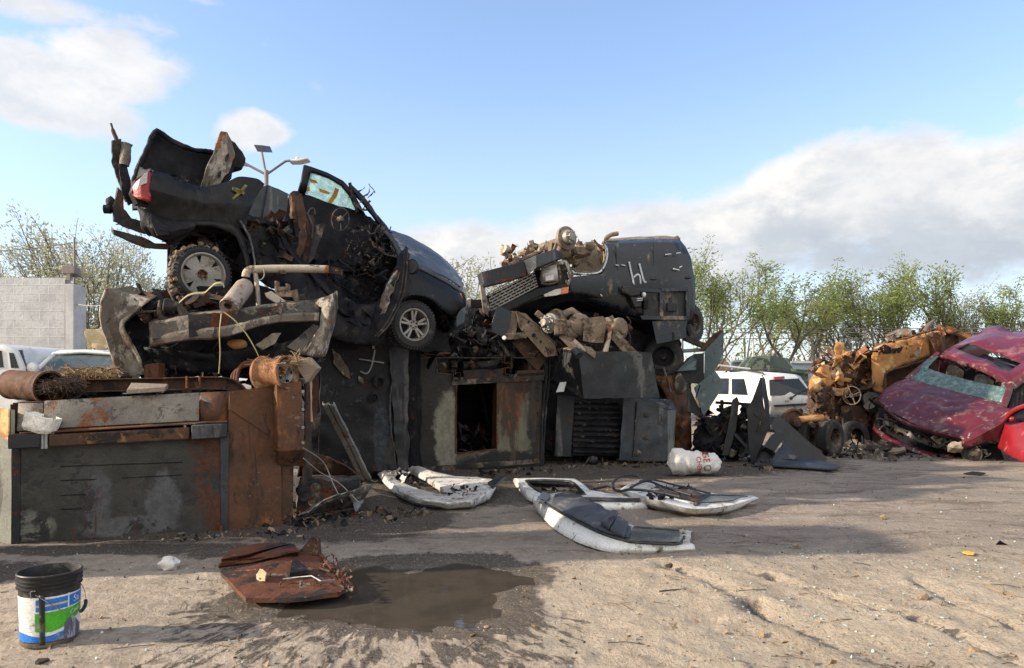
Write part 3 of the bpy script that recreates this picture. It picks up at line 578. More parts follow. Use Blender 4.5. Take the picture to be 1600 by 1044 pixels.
put_tree(2, 1620, 31, 450, 1.2, 'half leafless grey tree at the right edge of the photo', GR, 1)
put_tree(2, 1465, 35, 440, .3, 'thin grey twiggy tree between the tallest tree and the red wreck', GR, 1)
put_tree(2, 1290, 36, 450, 5.0, 'thin grey twiggy tree right of the tall feathery one', GR, 1)
put_tree(3, 1085, 27, 372, 1.1, 'grey green tree showing past the end of the overturned dark truck', GM, 1.1)
put_tree(2, 690, 25, 350, 2.9, 'sparse dry tree above the hood of the burnt pickup', GM, 1.5)
put_tree(2, 772, 27, 392, .9, 'sparse dry tree left of the overturned truck grille', GM, 1.5)
put_tree(2, 70, 24, 318, 1.9, 'pale sparse tree rising over the block wall', GL, 1.1)
put_tree(2, 165, 22.5, 330, 4.1, 'pale sparse tree right of the thin wall pole', GL, 1.05)
put_tree(2, 232, 24, 365, .2, 'pale sparse tree behind the rear wheel of the burnt pickup', GL, 1)
put_tree(2, -20, 25, 372, 5.2, 'pale sparse tree at the left edge behind the wall', GL, 1)
def bush(k, x, Y, top, w_, lbl, seed, mat=0):
    q = random.Random(seed); h = 1.5+(HY-top)/F*Y; c = at(x, HY, Y); cr = MB(); tk = MB()
    for j in range(9):
        a = q.uniform(0, 6.28); e = Vector((c.x+math.cos(a)*w_*.7*q.random(), Y+math.sin(a)*w_*.5*q.random(), h*q.uniform(.5, .95)))
        tk.tube(spline([Vector((c.x+q.uniform(-.3, .3), Y, -.1)), (Vector((c.x, Y, h*.4))+e)/2, e], 3), [.05]*3+[.03]*3+[.015], 5, False)
    for _ in range(k):
        u = rv(q); 
        if u.length > 1: continue
        p = Vector((c.x+u.x*w_*(1.05-.3*max(0, u.z)), Y+u.y*w_*.7, h*(.52+.48*u.z)));
        if noise.noise(p*1.1+Vector((seed, 0, 0))) < -.16: continue
        a = (rv(q)+Vector((0, 0, -.3))).normalized(); f = rv(q).cross(a).normalized(); s = q.uniform(.12, .26); cr.add([p, p+a*s*.5+f*s*.2, p+a*s, p+a*s*.5-f*s*.2], [(0, 1, 2, 3)])
    t_ = thing('bush', lbl, 'bush', (c.x, Y, 0), 'bushes along the fence'); build('stems', tk, M['bark'], t_); build('leaves', cr, lm[mat], t_, smooth=0)
bush(3200, 1165, 34, 478, 3.0, 'large bright green bush beside the dangling green plates', 1, 0)
bush(1800, 1275, 36, 510, 2.4, 'low brushy bush between the camouflaged vehicle and rusted cab', 2, 1)
bush(1800, 1385, 37, 500, 3.0, 'low grey bush behind the orange rusted cab', 3, 2)
bush(1600, 1500, 36, 500, 2.6, 'olive bush just above the red wreck roof', 4, 1)
bush(1300, 1600, 37, 505, 2.4, 'low grey bush at the right edge behind the fence', 5, 2)
bush(1500, 140, 26, 470, 2.2, 'low grey thicket at the foot of the pale trees on the left', 6, 2)
bush(1200, 740, 29, 440, 1.6, 'low dry bush seen between the two stacks of wrecks', 7, 2)
# chain link fence
fm, t, b = newmat('chain_link'); fc = t.new('ShaderNodeTexCoord').outputs['Object']; fx, fy, fz = t.sep(fc)
u = t.math('ABSOLUTE', t.math('SUBTRACT', t.math('FRACT', t.math('MULTIPLY', t.math('ADD', fx, fz), 7)), .5)); v = t.math('ABSOLUTE', t.math('SUBTRACT', t.math('FRACT', t.math('MULTIPLY', t.math('SUBTRACT', fx, fz), 7)), .5))
al = t.math('MAXIMUM', t.step(u, .475, .495), t.step(v, .475, .495)); b.inputs['Base Color'].default_value = (.25, .25, .25, 1); t.put(b.inputs['Alpha'], al)
ft = thing('chain_link_fence', 'long chain link fence with metal posts before the trees', 'fence', (10, 30, 0))
fy_ = 30.0
build('mesh_panel', MB().add([Vector((4, fy_, .05)), Vector((26, fy_, .05)), Vector((26, fy_, 3.1)), Vector((4, fy_, 3.1))], [(0, 1, 2, 3)]), fm, ft, smooth=0)
for i, x in enumerate((1066, 1176, 1268, 1352, 1440, 1520, 1600)):
    p = at(x, HY, fy_); build('post', MB().tube([Vector((p.x, fy_-.06, 0)), Vector((p.x, fy_-.06, 3.15)), Vector((p.x-.12, fy_-.06, 3.55))], .04, 7), M['lamp_white'] if i == 1 else M['lamp_grey'], ft)
for zz in (3.12, 3.35, 3.52): build('strand', MB().tube([Vector((4, fy_-.1, zz)), Vector((26, fy_-.1, zz+.03))], .014, 4), M['lamp_grey'], ft)
# ---------------------------------------------------------------- wheels
def wheel(parent, c, ax, Rt, wd, rr, style, rim_mat=None, mud=False, name='wheel'):
    """tyre and rim as sub-parts; ax points out of the visible face"""
    ax = ax.normalized(); nd = node(name, parent); a, e1, e2 = frame(ax); rim_mat = rim_mat or M['alloy']
    h = wd/2
    tm = MB().lathe(c, a, [(rr, -h*.8), (rr+.02, -h), (Rt*.9, -h), (Rt*.985, -h*.8), (Rt, -h*.4), (Rt*.99, -h*.38), (Rt*.99, -h*.33), (Rt, -h*.31), (Rt, h*.31), (Rt*.99, h*.33), (Rt*.99, h*.38), (Rt, h*.4), (Rt*.985, h*.8), (Rt*.9, h), (rr+.035, h), (rr+.012, h*.93), (rr, h*.8)], 40)
    for k in range(44):
        an = 6.283*k/44; er = e1*math.cos(an)+e2*math.sin(an); et = a.cross(er)
        for s in (-1, 1): tm.box(c+er*(Rt*.995)+a*s*h*.62, (.02, Rt*.075, h*.5), Matrix((er, et, a)).transposed())
    build('tyre', tm, M['tyre'], nd, smooth=40)
    rm = MB().lathe(c, a, [(rr*.8, -h*.7), (rr, -h*.8), (rr+.01, h*.85), (rr+.012, h*.95), (rr-.005, h*.97), (rr*.93, h*.86), (rr*.9, h*.55), (rr*.86, -h*.2)], 40)
    def spoke(an, r0, r1, w0, w1, th, z0, z1):
        er = e1*math.cos(an)+e2*math.sin(an); et = a.cross(er)
        p = [c+er*r0+et*w0/2+a*z0, c+er*r1+et*w1/2+a*z1, c+er*r1-et*w1/2+a*z1, c+er*r0-et*w0/2+a*z0]; rm.prism(p, -a*th)
    if style == 'double5':
        for k in range(5):
            for s in (-1, 1): spoke(6.283*k/5+.3+s*.17, rr*.28, rr*.95, rr*.13, rr*.15, .035, h*.72, h*.84)
        rm.lathe(c, a, [(.001, h*.7), (rr*.2, h*.7), (rr*.33, h*.62), (rr*.36, h*.3), (.001, h*.3)], 24)
    elif style == 'holes6':
        n = 6
        for k in range(n): spoke(6.283*k/n+.2, rr*.3, rr*.95, rr*.46, rr*.74, .03, h*.62, h*.70)
        rm.lathe(c, a, [(rr*.2, h*.55), (rr*.25, h*.66), (rr*.48, h*.64), (rr*.5, h*.3)], 24)
    elif style == 'steel':
        rm.lathe(c, a, [(.001, h*.2), (rr*.3, h*.2), (rr*.38, h*.02), (rr*.7, h*.12), (rr*.9, h*.3)], 32)
        for k in range(6): an = 6.283*k/6; er = e1*math.cos(an)+e2*math.sin(an); rm.disc(c+er*rr*.25+a*h*.2, a, .012, .03, 8)
    build('rim', rm, rim_mat, nd, smooth=40)
    hb = MB().lathe(c, a, [(.001, h*.5), (rr*.17, h*.5), (rr*.2, h*.1), (rr*.8, -h*.1), (rr*.8, -h*.3), (.001, -h*.3)], 20)
    for k in range(6): an = 6.283*k/6+.4; er = e1*math.cos(an)+e2*math.sin(an); hb.disc(c+er*rr*.2+a*h*.66, a, rr*.045, .03, 8)
    build('hub', hb, M['burnt_dusty'], nd, smooth=40)
    return nd

# ---------------------------------------------------------------- steel box at the lower left
pA, pB = g(18, 850), g(352, 829)
A = Pl(pA, (pB-pA).cross(Z)); An = A.n; Au = (pB-pA).normalized()
bx = thing('steel_truck_box', 'large rust streaked grey steel box with a black rail, lying at the far left', 'steel box', ((pA+pB)/2*Vector((1, 1, 0)).length/1.41421 if False else Vector(((pA.x+pB.x)/2, (pA.y+pB.y)/2, 0))))
fp = MB().prism(A.pts([(20, 690), (353, 676), (351, 830), (18, 850)]), An*.02)
build('front_panel', fp, M['box_face'], bx, crump=(.006, 2.2, .12), smooth=60)
sm = MB()
for y0, x1 in ((729, 285), (751, 150), (774, 135), (796, 128)): sm.beam(A.at(95, y0, -.001), A.at(x1, y0-(x1-95)*.035, -.001), .008, .009)
sm.beam(A.at(285, 742, -.003), A.at(190, 747, -.003), .008, .006)
build('weld_seam', sm, M['burnt'], bx)
build('edge_angle', MB().prism(A.pts([(18, 698), (31, 697), (31, 849), (17, 851)], -.012), An*.012), M['plate_black'], bx, bevel=.003)
build('corner_strip', MB().prism(A.pts([(344, 676), (357, 675), (357, 829), (345, 830)], -.016), An*.016), M['plate_grey'], bx, bevel=.003)
build('drain_stub', MB().tube([A.at(345, 822, -.03), A.at(345, 838, -.03)], .018, 8), M['rust'], bx)
rl = MB(); 
def bar(x0, x1, off0, off1, t0, b0): # rail block along the face
    ya = lambda x, y: y-(x-12)*.0535
    f = [A.at(x0, ya(x0, t0), off0), A.at(x1, ya(x1, t0), off0), A.at(x1, ya(x1, b0), off0), A.at(x0, ya(x0, b0), off0)]
    return MB().prism(f, An*(off1-off0))
build('rail', bar(76, 296, -.14, -.01, 683, 702), M['rust_dark'], bx, bevel=.012)
for x0, x1 in ((12, 62), (299, 355)): build('rail_end', bar(x0, x1, -.17, -.01, 680, 702), M['plate_black'], bx, bevel=.008)
hg = MB()
for x in (66, 72): hg.tube([A.at(x, 678, -.12), A.at(x, 701, -.12)], .016, 8)
hg.tube([A.at(289, 664, -.1), A.at(290, 682, -.1)], .014, 8)
build('hinge', hg, M['galv'], bx, smooth=60)
up = MB().quad4(A.at(68, 671, .02), A.at(311, 658, .02), A.at(312, 614, .14), A.at(70, 627, .14), 8, 2); build('upper_panel', up, M['concrete_steel'], bx, solid=.03, bevel=.006)
build('upper_panel', MB().quad4(A.at(27, 674, .02), A.at(67, 671, .02), A.at(68, 630, .13), A.at(29, 631, .13), 2, 2), M['concrete_steel'], bx, solid=.02, label='short upper panel at the left end')
build('upper_panel', MB().quad4(A.at(313, 660, .03), A.at(357, 657, .03), A.at(358, 612, .12), A.at(313, 614, .12), 2, 2), M['rust_panel'], bx, solid=.02, label='red brown upper panel')
build('shelf_plate', MB().prism([A.at(30, 679, -.13), A.at(355, 660, -.13), A.at(355, 657, .05), A.at(30, 676, .05)], Z*.008), M['rust'], bx)
# rusty flared end on the right
B0 = A.at(355, 829); Bp = Pl(B0, (at(440, 700, 7.62)-B0).cross(Z)); Bn = Bp.n
build('end_panel', MB().prism(Bp.pts([(358, 615), (434, 604), (438, 690), (441, 824), (418, 829), (352, 831)]), Bn*.02), M['rust_panel'], bx, crump=(.008, 2.5, .12), smooth=60)
build('end_fold', MB().prism(Bp.pts([(358, 612), (436, 602), (434, 690), (360, 640)], -.012), Bn*.012), M['rust_panel'], bx)
fl = MB().prism(Bp.pts([(432, 601), (471, 596), (476, 704), (434, 706)], -.16), Bn*.14)
fl.add(Bp.pts([(434, 706), (476, 704)], -.16)+Bp.pts([(476, 730), (434, 726)], -.03)+Bp.pts([(434, 706), (476, 704)], -.02), [(0, 1, 2, 3), (3, 2, 5, 4), (0, 3, 4), (1, 5, 2)])
build('end_flange', fl, M['rust_panel'], bx, bevel=.008)
bo = MB()
for y in (612, 640, 668, 692): bo.disc(Bp.at(473, y, -.17), -Bn, .016, .02, 8)
build('bolt', bo, M['galv'], bx)
build('lower_post', MB().prism(Bp.pts([(441, 727), (459, 728), (458, 812), (440, 822)], .01), Bn*.1), M['rust_dark'], bx, bevel=.006)
build('inner_backing', MB().prism(A.pts([(16, 632), (80, 627), (80, 690), (16, 692)], .22), An*.02), M['rust_dark'], bx)
build('side_sheet', MB().prism([Bp.at(474, 604, 0), Bp.at(474, 604, 0)+Vector((-.36, 1.5, .12)), Bp.at(476, 760, 0)+Vector((-.36, 1.5, -.1)), Bp.at(470, 760, 0)], Vector((.02, 0, 0))), M['rust_dark'], bx, crump=(.02, 2, .2))
build('far_wall', MB().prism([pA+An*1.5, pB+An*1.5+Au*.5, pB+An*1.5+Au*.5+Z*1.25, pA+An*1.5+Z*1.25], An*.02), M['rust_dark'], bx)
build('deck', MB().prism([A.at(20, 632, .15), A.at(357, 616, .15), A.at(357, 616, .15)+An*1.5, A.at(20, 632, .15)+An*1.5], Z*.015), M['rust_dark'], bx)
lc = A.at(17, 851, 0); le = Vector((lc.x-1.2, lc.y+.75, 0)); hz_ = A.at(18, 640).z
build('left_end_panel', MB().prism([lc, le, le+Z*hz_, lc+Z*hz_], Vector((.02, .02, 0))), surf('pale_green_plate', [(.13, .135, .11), (.17, .175, .145)], [((.06, .06, .05), (.09, .09, .08), .6, .14, 4, VS, .8)], rough=.6, bump=.3), bx, crump=(.006, 2, .12), smooth=60)
build('left_end_cap', MB().prism([lc+Z*(hz_-.28)+Vector((-.012, -.016, 0)), lc+Z*(hz_+.01)+Vector((-.012, -.016, 0)), le+Z*(hz_+.03)+Vector((-.012, -.016, 0)), le*.5+lc*.5+Z*(hz_-.1)+Vector((-.012, -.016, 0))], Vector((.008, .01, 0))), M['rust_yellow'], bx)
# loose things lying on it
cp = MB(); cc = A.at(64, 662, -.07)
cp.lathe(cc, (Au*.25-Z*.1+Au*0+Z*1.0), [(.02, -.085), (.11, -.08), (.135, -.05), (.152, .075), (.142, .078), (.122, -.03), (.02, -.055)], 20)
o = build('foam_bowl', cp, M['cloth'], smooth=70, crump=(.011, 9, .03)); tag(o, 'crumpled white foam bowl resting on the black rail of the steel box', 'bowl')
jd = MB(); scrap(jd, lambda q: at(q.uniform(40, 470), q.uniform(600, 622), q.uniform(7.7, 8.7)), 130, .12, .5, 14, 'srbbp', 3)
o = build('rusty_scrap', jd, [M['rust_dark'], M['burnt_dusty'], M['burnt']], smooth=0); tag(o, kind='stuff')
ch = thing('chassis_rail', 'long curved rusty chassis rail lying along the top of the steel box', 'chassis rail', at(240, 606, 7.5))
P75 = vpl(0, 7.3, 400, 7.75)
pth = spline(P75.pts([(98, 625), (108, 611), (122, 603), (150, 601), (250, 599), (335, 597), (362, 600), (378, 609), (388, 620)]), 4)
rm_ = MB(); up_ = [p+Z*.05 for p in pth]; dn_ = [p-Z*.07 for p in pth]; n7 = P75.n
rm_.grid([[p-n7*.07 for p in up_], up_, dn_, [p-n7*.07 for p in dn_]])
build('channel', rm_, M['rust_dark'], ch, solid=.014)
for x in (112, 133, 292, 312): build('stud', MB().tube(P75.pts([(x, 588), (x, 606)], -.09), .012, 6), M['rust'], ch)
o = build('wood_block', MB().prism([at(198, 616, 7.05), at(258, 612, 7.2), at(263, 607, 7.35), at(205, 605, 7.3)], Z*.045), M['wood'], bevel=.006); tag(o, 'tan wooden block lying in front of the chassis rail', 'wood block')
dr = thing('rusty_drum', 'open rusty drum with dry grass in it at the left end of the steel box', 'drum', at(20, 625, 7.3))
da = Vector((.90, -.42, -.05)); dc = at(78, 606, 7.22)
build('drum_shell', MB().lathe(dc, da, [(.001, -.62), (.135, -.62), (.15, -.6), (.142, -.5), (.15, -.48), (.142, -.38), (.142, -.3), (.15, -.28), (.142, -.2), (.145, -.1), (.152, -.06), (.165, -.02), (.168, .0), (.15, .0), (.13, -.08), (.13, -.55), (.001, -.55)], 36), M['rust'], dr, smooth=40)
def straw(x0, y0, x1, y1, Y, n, seed, lbl, mat):
    q = random.Random(seed); s = MB()
    for _ in range(n):
        k = q.random(); c = at(x0+(x1-x0)*k, y0+(y1-y0)*k+q.gauss(0, 4), Y+q.gauss(0, .12)); d = (rv(q)*Vector((1, 1, .45))).normalized(); L = q.uniform(.04, .13)
        s.tube([c-d*L, c+Vector((0, 0, q.uniform(0, .04))), c+(d+rv(q)*.4)*L], q.uniform(.0015, .003), 3, False)
    o = build('dry_grass', s, mat, smooth=0); tag(o, lbl, 'dry grass', kind='stuff')
straw(66, 607, 120, 598, 7.22, 600, 1, 'tangle of dry brown grass spilling from the rusty drum', [M['straw_dark'], M['straw']][0])
straw(70, 586, 185, 583, 7.7, 260, 4, 'pale dry grass on the rusty beam behind the drum', M['straw'])
straw(402, 575, 470, 566, 7.65, 420, 2, 'pale dry grass heaped around the orange wheel rim', M['straw'])
o = build('rusty_beam', MB().beam(at(98, 590, 7.9), at(205, 588, 8.2), .16, .2), M['rust'], bevel=.01, crump=(.012, 4, .1)); tag(o, 'short rusty beam behind the drum under the fender', 'beam')
o = build('rusty_angle', MB().prism([at(225, 570, 7.8), at(247, 567, 7.8), at(247, 590, 7.8), at(225, 592, 7.8)], Vector((.02, .12, 0))), M['rust'], bevel=.006); tag(o, 'small upright rusty block below the left fender end', 'steel block')
wr = thing('wheel_rim', 'orange rusted bare wheel rim standing on the steel box', 'wheel rim', at(430, 605, 7.45))
wc_ = at(434, 583, 7.55); wa = Vector((.9, -.42, .06))
build('barrel', MB().lathe(wc_, wa, [(.155, -.19), (.185, -.2), (.19, -.17), (.165, -.15), (.15, -.12), (.135, -.02), (.15, .08), (.17, .1), (.175, .13), (.155, .135), (.13, .06), (.12, -.1), (.155, -.19)], 36), M['rust_rim'], wr, smooth=40)
fa = MB().lathe(wc_, wa, [(.135, .07), (.11, .1), (.06, .06), (.05, .05)], 30); 
build('rim_face', fa, M['galv'], wr, solid=.01)
a_, e1, e2 = frame(wa)
for k in range(5): build('vent_hole', MB().disc(wc_+wa*.095+(e1*math.cos(k*1.256)+e2*math.sin(k*1.256))*.095, wa+(e1*math.cos(k*1.256)+e2*math.sin(k*1.256))*.2, .021, .012, 10), M['burnt'], wr)
o = build('plate_block', MB().prism([at(463, 575, 7.6), at(480, 558, 7.6), at(496, 575, 7.6), at(479, 598, 7.6)], Vector((.03, .06, 0))), M['wood'], bevel=.006); tag(o, 'tilted grey brown square block right of the orange wheel rim', 'block')
tl = MB()
for k in range(3): tl.tube(spline([at(362+k*4, 598, 7.8), at(366+k*4, 582-k*3, 7.85), at(388, 570-k*2, 7.9), at(425, 566+k*4, 8)], 5), .02, 8)
o = build('bent_tube', tl, M['rust'], smooth=60); tag(o, 'bundle of bent rusty tubes behind the orange wheel rim', 'tubing')

# ---------------------------------------------------------------- crushed front end carried on the box
E = vpl(160, 7.75, 525, 8.15); En = E.n
fe = thing('crushed_front_end', 'crushed burnt truck front end with flaking bumper resting on the steel box', 'vehicle wreck', E.at(340, 590))
def rows(P, *Ls): return [spline([P.at(x, y, o_) for x, y, o_ in L], 5) for L in Ls]
bt = [(233, 506, .0), (262, 500, -.07), (300, 494, -.14), (350, 490, -.17), (410, 481, -.17), (450, 475, -.12), (498, 474, .02)]
def dn(k, o2): return [(x, y+k*(1-.25*(i > 3)), o_+o2) for i, (x, y, o_) in enumerate(bt)]
build('bumper', MB().grid(rows(E, dn(-5, .16), dn(-1, .01), dn(1, 0), dn(24, -.01), dn(27, .06))), M['flake'], fe, solid=.012, crump=(.007, 4, .07))
build('bumper_lip', MB().grid(rows(E, dn(20, .0), dn(21, -.05), dn(24, -.06), dn(35, -.05), dn(37, -.03), dn(37, .1))), M['fender_pale'], fe, solid=.01, crump=(.009, 5, .06))
build('bumper_plate', MB().prism(E.pts([(234, 508), (285, 499), (288, 520), (236, 530)], -.11), En*.01), M['flake'], fe, crump=(.008, 6, .06))
build('bumper_plate', MB().prism(E.pts([(293, 492), (350, 489), (440, 477), (439, 497), (352, 519), (296, 528)], -.205), En*.012), M['burnt_dusty'], fe, crump=(.008, 6, .06), label='black patched plate on the bumper')
fo = [(205, 448, .28), (184, 451, .12), (165, 453, .0), (157, 478, -.04), (158, 506, -.05), (167, 532, -.05), (178, 568, -.04), (188, 590, .0)]
fi = [(245, 462, .2), (236, 468, .06), (229, 474, -.02), (206, 492, -.06), (194, 510, -.1), (203, 532, -.12), (219, 562, -.08), (225, 586, -.02)]
fm1 = [((a_[0]*.7+b_[0]*.3), (a_[1]*.7+b_[1]*.3), (a_[2]+b_[2])/2+.07) for a_, b_ in zip(fo, fi)]; fm2 = [((a_[0]*.25+b_[0]*.75), (a_[1]*.25+b_[1]*.75), (a_[2]+b_[2])/2+.03) for a_, b_ in zip(fo, fi)]
build('fender', MB().grid(rows(E, [(x, y, o_+.12) for x, y, o_ in fo], fo, fm1, fm2, fi)), M['fender_pale'], fe, solid=.01, crump=(.009, 5, .05), label='pale scorched left fender')
build('fender_lit_edge', MB().tube(spline(E.pts([(x, y) for x, y, o_ in fo[2:]], -.04), 5), .011, 6), M['pipe'], fe, crump=(.006, 5, .06))  # pale tube paints the lit rim of the fender
build('inner_fender', MB().prism(E.pts([(176, 456), (236, 462), (250, 500), (235, 560), (215, 580), (190, 520)], .22), En*.03), M['burnt'], fe, crump=(.03, 4, .1))
fr_ = rows(E, [(480, 470, .05), (500, 466, .02), (516, 460, -.02), (527, 455, 0)], [(503, 480, -.05), (508, 482, -.1), (517, 478, -.12), (527, 480, -.02)], [(500, 512, .0), (504, 516, -.1), (512, 515, -.13), (523, 502, -.02)], [(466, 556, .04), (480, 556, -.04), (497, 558, -.07), (508, 556, .0)])
build('fender', MB().grid(fr_), M['fender_pale'], fe, solid=.014, crump=(.012, 5, .05), smooth=60, label='torn right fender end with rusty edge')
build('lining_panel', MB().prism(E.pts([(448, 542), (488, 508), (505, 512), (470, 552)], .02), En*.012), M['flake'], fe, crump=(.012, 5, .06))
build('firewall', MB().prism(E.pts([(196, 470), (262, 452), (400, 447), (505, 480), (500, 590), (215, 592)], .5), En*.05), M['burnt'], fe, crump=(.04, 2.5, .15), smooth=60)
build('lower_valance', MB().grid(rows(E, [(222, 545, .12), (300, 551, .05), (380, 545, .05), (490, 525, .1)], [(235, 575, .2), (300, 582, .12), (380, 580, .12), (490, 565, .16)])), M['burnt'], fe, solid=.015, crump=(.03, 4, .08), smooth=60)
build('torn_flap', MB().prism(E.pts([(398, 540), (425, 522), (440, 520), (430, 538), (408, 548)], .0), En*.01), M['fender_pale'], fe, crump=(.012, 6, .05))
build('orange_lump', MB().rock(E.at(371, 538, .08), (.11, .07, .06), 3, .3), M['rust_yellow'], fe, smooth=60)
sc_ = MB(); scrap(sc_, lambda q: E.at(q.uniform(205, 480), q.uniform(468, 495), q.uniform(.05, .45)), 90, .1, .4, 5, 'srbbc', 3); scrap(sc_, lambda q: E.at(q.uniform(225, 500), q.uniform(545, 590), q.uniform(.1, .4)), 50, .1, .35, 6, 'srp', 2)
build('engine_bay_debris', sc_, [M['burnt'], M['burnt_dusty'], M['rust_dark']], fe, smooth=0)
mm_ = MB()
mm_.prism(E.pts([(413, 458), (424, 455), (446, 470), (446, 497), (432, 499), (431, 474), (416, 465)], -.02), En*.05)
build('bracket_arm', mm_, M['pipe'], fe, bevel=.008)
mm_ = MB(); mm_.box(E.at(446, 461, .08), (.18, .12, .06)); mm_.box(E.at(433, 449, .08), (.025, .1, .13)); mm_.box(E.at(450, 451, .08), (.025, .1, .1)); mm_.disc(E.at(441, 453, .08), Vector((1, 0, 0)), .035, .1); mm_.prism(E.pts([(452, 455), (464, 452), (468, 470), (460, 472)], .05), En*.03)
build('motor_mount', mm_, M['tan_frame'], fe, bevel=.006)
mm_ = MB(); mm_.lathe(E.at(266, 478, -.02), Vector((-1, -.4, .1)), [(.001, -.12), (.05, -.12), (.06, -.02), (.075, .02), (.075, .06), (.04, .07), (.001, .07)], 20); mm_.tube(spline(E.pts([(252, 470), (250, 490), (262, 500), (290, 497)], 0), 4), .03, 8)
build('horn', mm_, M['burnt_dusty'], fe, smooth=40)
mm_ = MB(); mm_.prism(E.pts([(275, 478), (287, 480), (294, 492), (288, 512), (281, 500)], -.1), En*.03); build('cracked_clip', mm_, M['fender_pale'], fe, crump=(.01, 8, .04))
pp = spline(E.pts([(279, 475), (292, 464), (305, 460), (319, 459), (327, 452), (336, 445), (346, 444), (350, 450)], -.05), 5)
build('strap', MB().grid([pp, [p+Z*.025+En*.03 for p in pp]]), M['wire'], fe, solid=.005)
bl = MB(); bl.beam(E.at(215, 443, .25), E.at(231, 480, .15), .05, .01); bl.beam(E.at(243, 452, .3), E.at(255, 478, .25), .09, .012); bl.beam(E.at(240, 460, .2), E.at(275, 448, .25), .03, .012); bl.beam(E.at(262, 450, .1), E.at(276, 480, .05), .018, .018); bl.tube(spline(E.pts([(200, 500), (215, 489), (248, 486), (268, 487)], .0), 4), .012, 6)
build('bracket', bl, M['burnt_dusty'], fe)
# exhaust parts
mf = thing('muffler', 'round scuffed muffler with a dark inlet hole lying above the bumper', 'muffler', E.at(360, 492, -.1))
m0 = E.at(357, 481, -.24); m1 = E.at(384, 446, .12); ma = (m1-m0).normalized(); mL = (m1-m0).length
build('canister', MB().lathe(m0, ma, [(.001, .02), (.085, .02), (.1, 0), (.105, .02), (.1, .04), (.1, mL-.05), (.085, mL), (.001, mL+.02)], 32), M['muffler'], mf, smooth=40)
_, e1, e2 = frame(ma)
build('inlet', MB().lathe(m0+Z*.032+e1*.0, ma, [(.03, .06), (.034, -.025), (.04, -.025), (.04, .06)], 20), M['rust_dark'], mf, smooth=40)
build('inlet_core', MB().disc(m0+Z*.032-ma*.006, ma, .03, .01), M['burnt'], mf)
ex = thing('exhaust_pipe', 'pale rust blotched exhaust pipe held level over the wreck by one hanger', 'exhaust pipe', E.at(400, 475, .1))
pp = spline(E.pts([(384, 433), (385, 427), (390, 422), (402, 421), (430, 420), (475, 420), (514, 421)], .12), 5)
build('pipe', MB().tube(pp, .041, 16, False), M['pipe'], ex, solid=.006, smooth=60)
build('hanger', MB().tube(E.pts([(399, 427), (402, 450), (404, 478)], .12), .025, 10), M['muffler'], ex, smooth=60)
build('clip', MB().tube(spline(E.pts([(411, 418), (413, 430), (408, 437), (400, 436)], .07), 4), .006, 6), M['wire_grey'], ex)
build('stub', MB().beam(E.at(516, 422, .16), E.at(535, 426, .16), .07, .07), M['rust_dark'], ex)
o = build('loose_wire', MB().tube(spline([E.at(346, 490, -.25), E.at(343, 520, -.27), E.at(344, 552, -.25), E.at(342, 584, -.2)], 5), .006, 6), M['wire']); tag(o, 'pale wire hanging straight down over the flaking bumper', 'wire')
o = build('loose_wire', MB().tube(spline([E.at(350, 488, -.25), E.at(366, 500, -.28), E.at(385, 522, -.28), E.at(400, 548, -.28), E.at(410, 572, -.25)], 5), .006, 6), M['wire']); tag(o, 'yellow wire arching from the muffler down to the wheel rim', 'wire')

# ---------------------------------------------------------------- burnt pickup on top
S = vpl(313, 8.5, 642, 10.3); Sn = S.n; Su = (S.at(642, 592)-S.at(313, 592)).normalized()
pk = thing('burnt_pickup', 'burnt black pickup broken in the middle, nose down on top of the left stack', 'pickup', S.at(430, 540, .8)*Vector((1, 1, 1)).length*0+S.at(430, 540, .8))
bsr = rows(S, [(237, 268, .03), (262, 273, .03), (300, 289, .03), (322, 294, .03), (345, 287, .03), (372, 277, .03), (398, 279, .03), (413, 288, .03)],
    [(234, 282, -.03), (262, 288, -.03), (300, 300, -.03), (322, 305, -.03), (346, 302, -.03), (372, 298, -.02), (392, 300, .0), (403, 302, .02)],
    [(233, 296, -.05), (262, 304, -.06), (300, 313, -.06), (322, 318, -.06), (346, 318, -.06), (372, 318, -.05), (388, 318, -.03), (395, 316, .0)],
    [(232, 310, -.01), (262, 322, -.02), (300, 328, -.03), (322, 330, -.03), (346, 332, -.03), (366, 334, -.03), (380, 335, -.02), (388, 330, .0)],
    [(229, 332, .05), (262, 352, .03), (290, 356, .02), (312, 349, .0), (337, 349, .0), (362, 355, .0), (376, 357, .0), (384, 354, .02)])
build('bed_side', MB().grid(bsr), M['black_paint'], pk, solid=.02, sub=1, crump=(.014, 3.5, .08))
te = MB(); scrap(te, lambda q: (lambda k: S.at(262+k*140, 273+24*math.sin(min(1, k*2.2)*1.57)-14*max(0, k-.55), .05))(q.random()), 46, .03, .14, 17, 'srp', 1); build('torn_edge', te, M['burnt'], pk, smooth=0)
build('bed_inner', MB().prism(S.pts([(236, 325), (300, 335), (385, 345), (404, 430), (390, 440), (372, 370), (300, 362), (266, 384), (240, 370)], .2), Sn*.05), M['burnt'], pk, crump=(.03, 3, .12))
tlm = MB(); ro = []
for x, a0_, b0_ in ((207, .1, 0), (213, .02, 0), (222, -.05, 0), (232, -.07, 0), (236, -.02, 0)):
    k = (x-207)/29; top = 294-26*k**.6 if x < 232 else 269; bot = 306+11*k**.7; ro.append([S.at(x+ (2.5-abs(j-2))*-.4, top+(bot-top)*j/5, a0_) for j in range(6)])
tln = build('tail_light', MB().grid(ro), M['lens_red'], pk, solid=.02, sub=1)
build('clear_lens', MB().prism(S.pts([(218, 281), (226, 271), (231, 269), (230, 286), (216, 291)], -.085), Sn*.012), M['lens_clear'], tln, bevel=.004)
build('tail_light_mount', MB().prism(S.pts([(206, 300), (212, 280), (236, 266), (240, 270), (240, 322), (215, 318)], .06), Sn*.15), M['burnt'], pk)
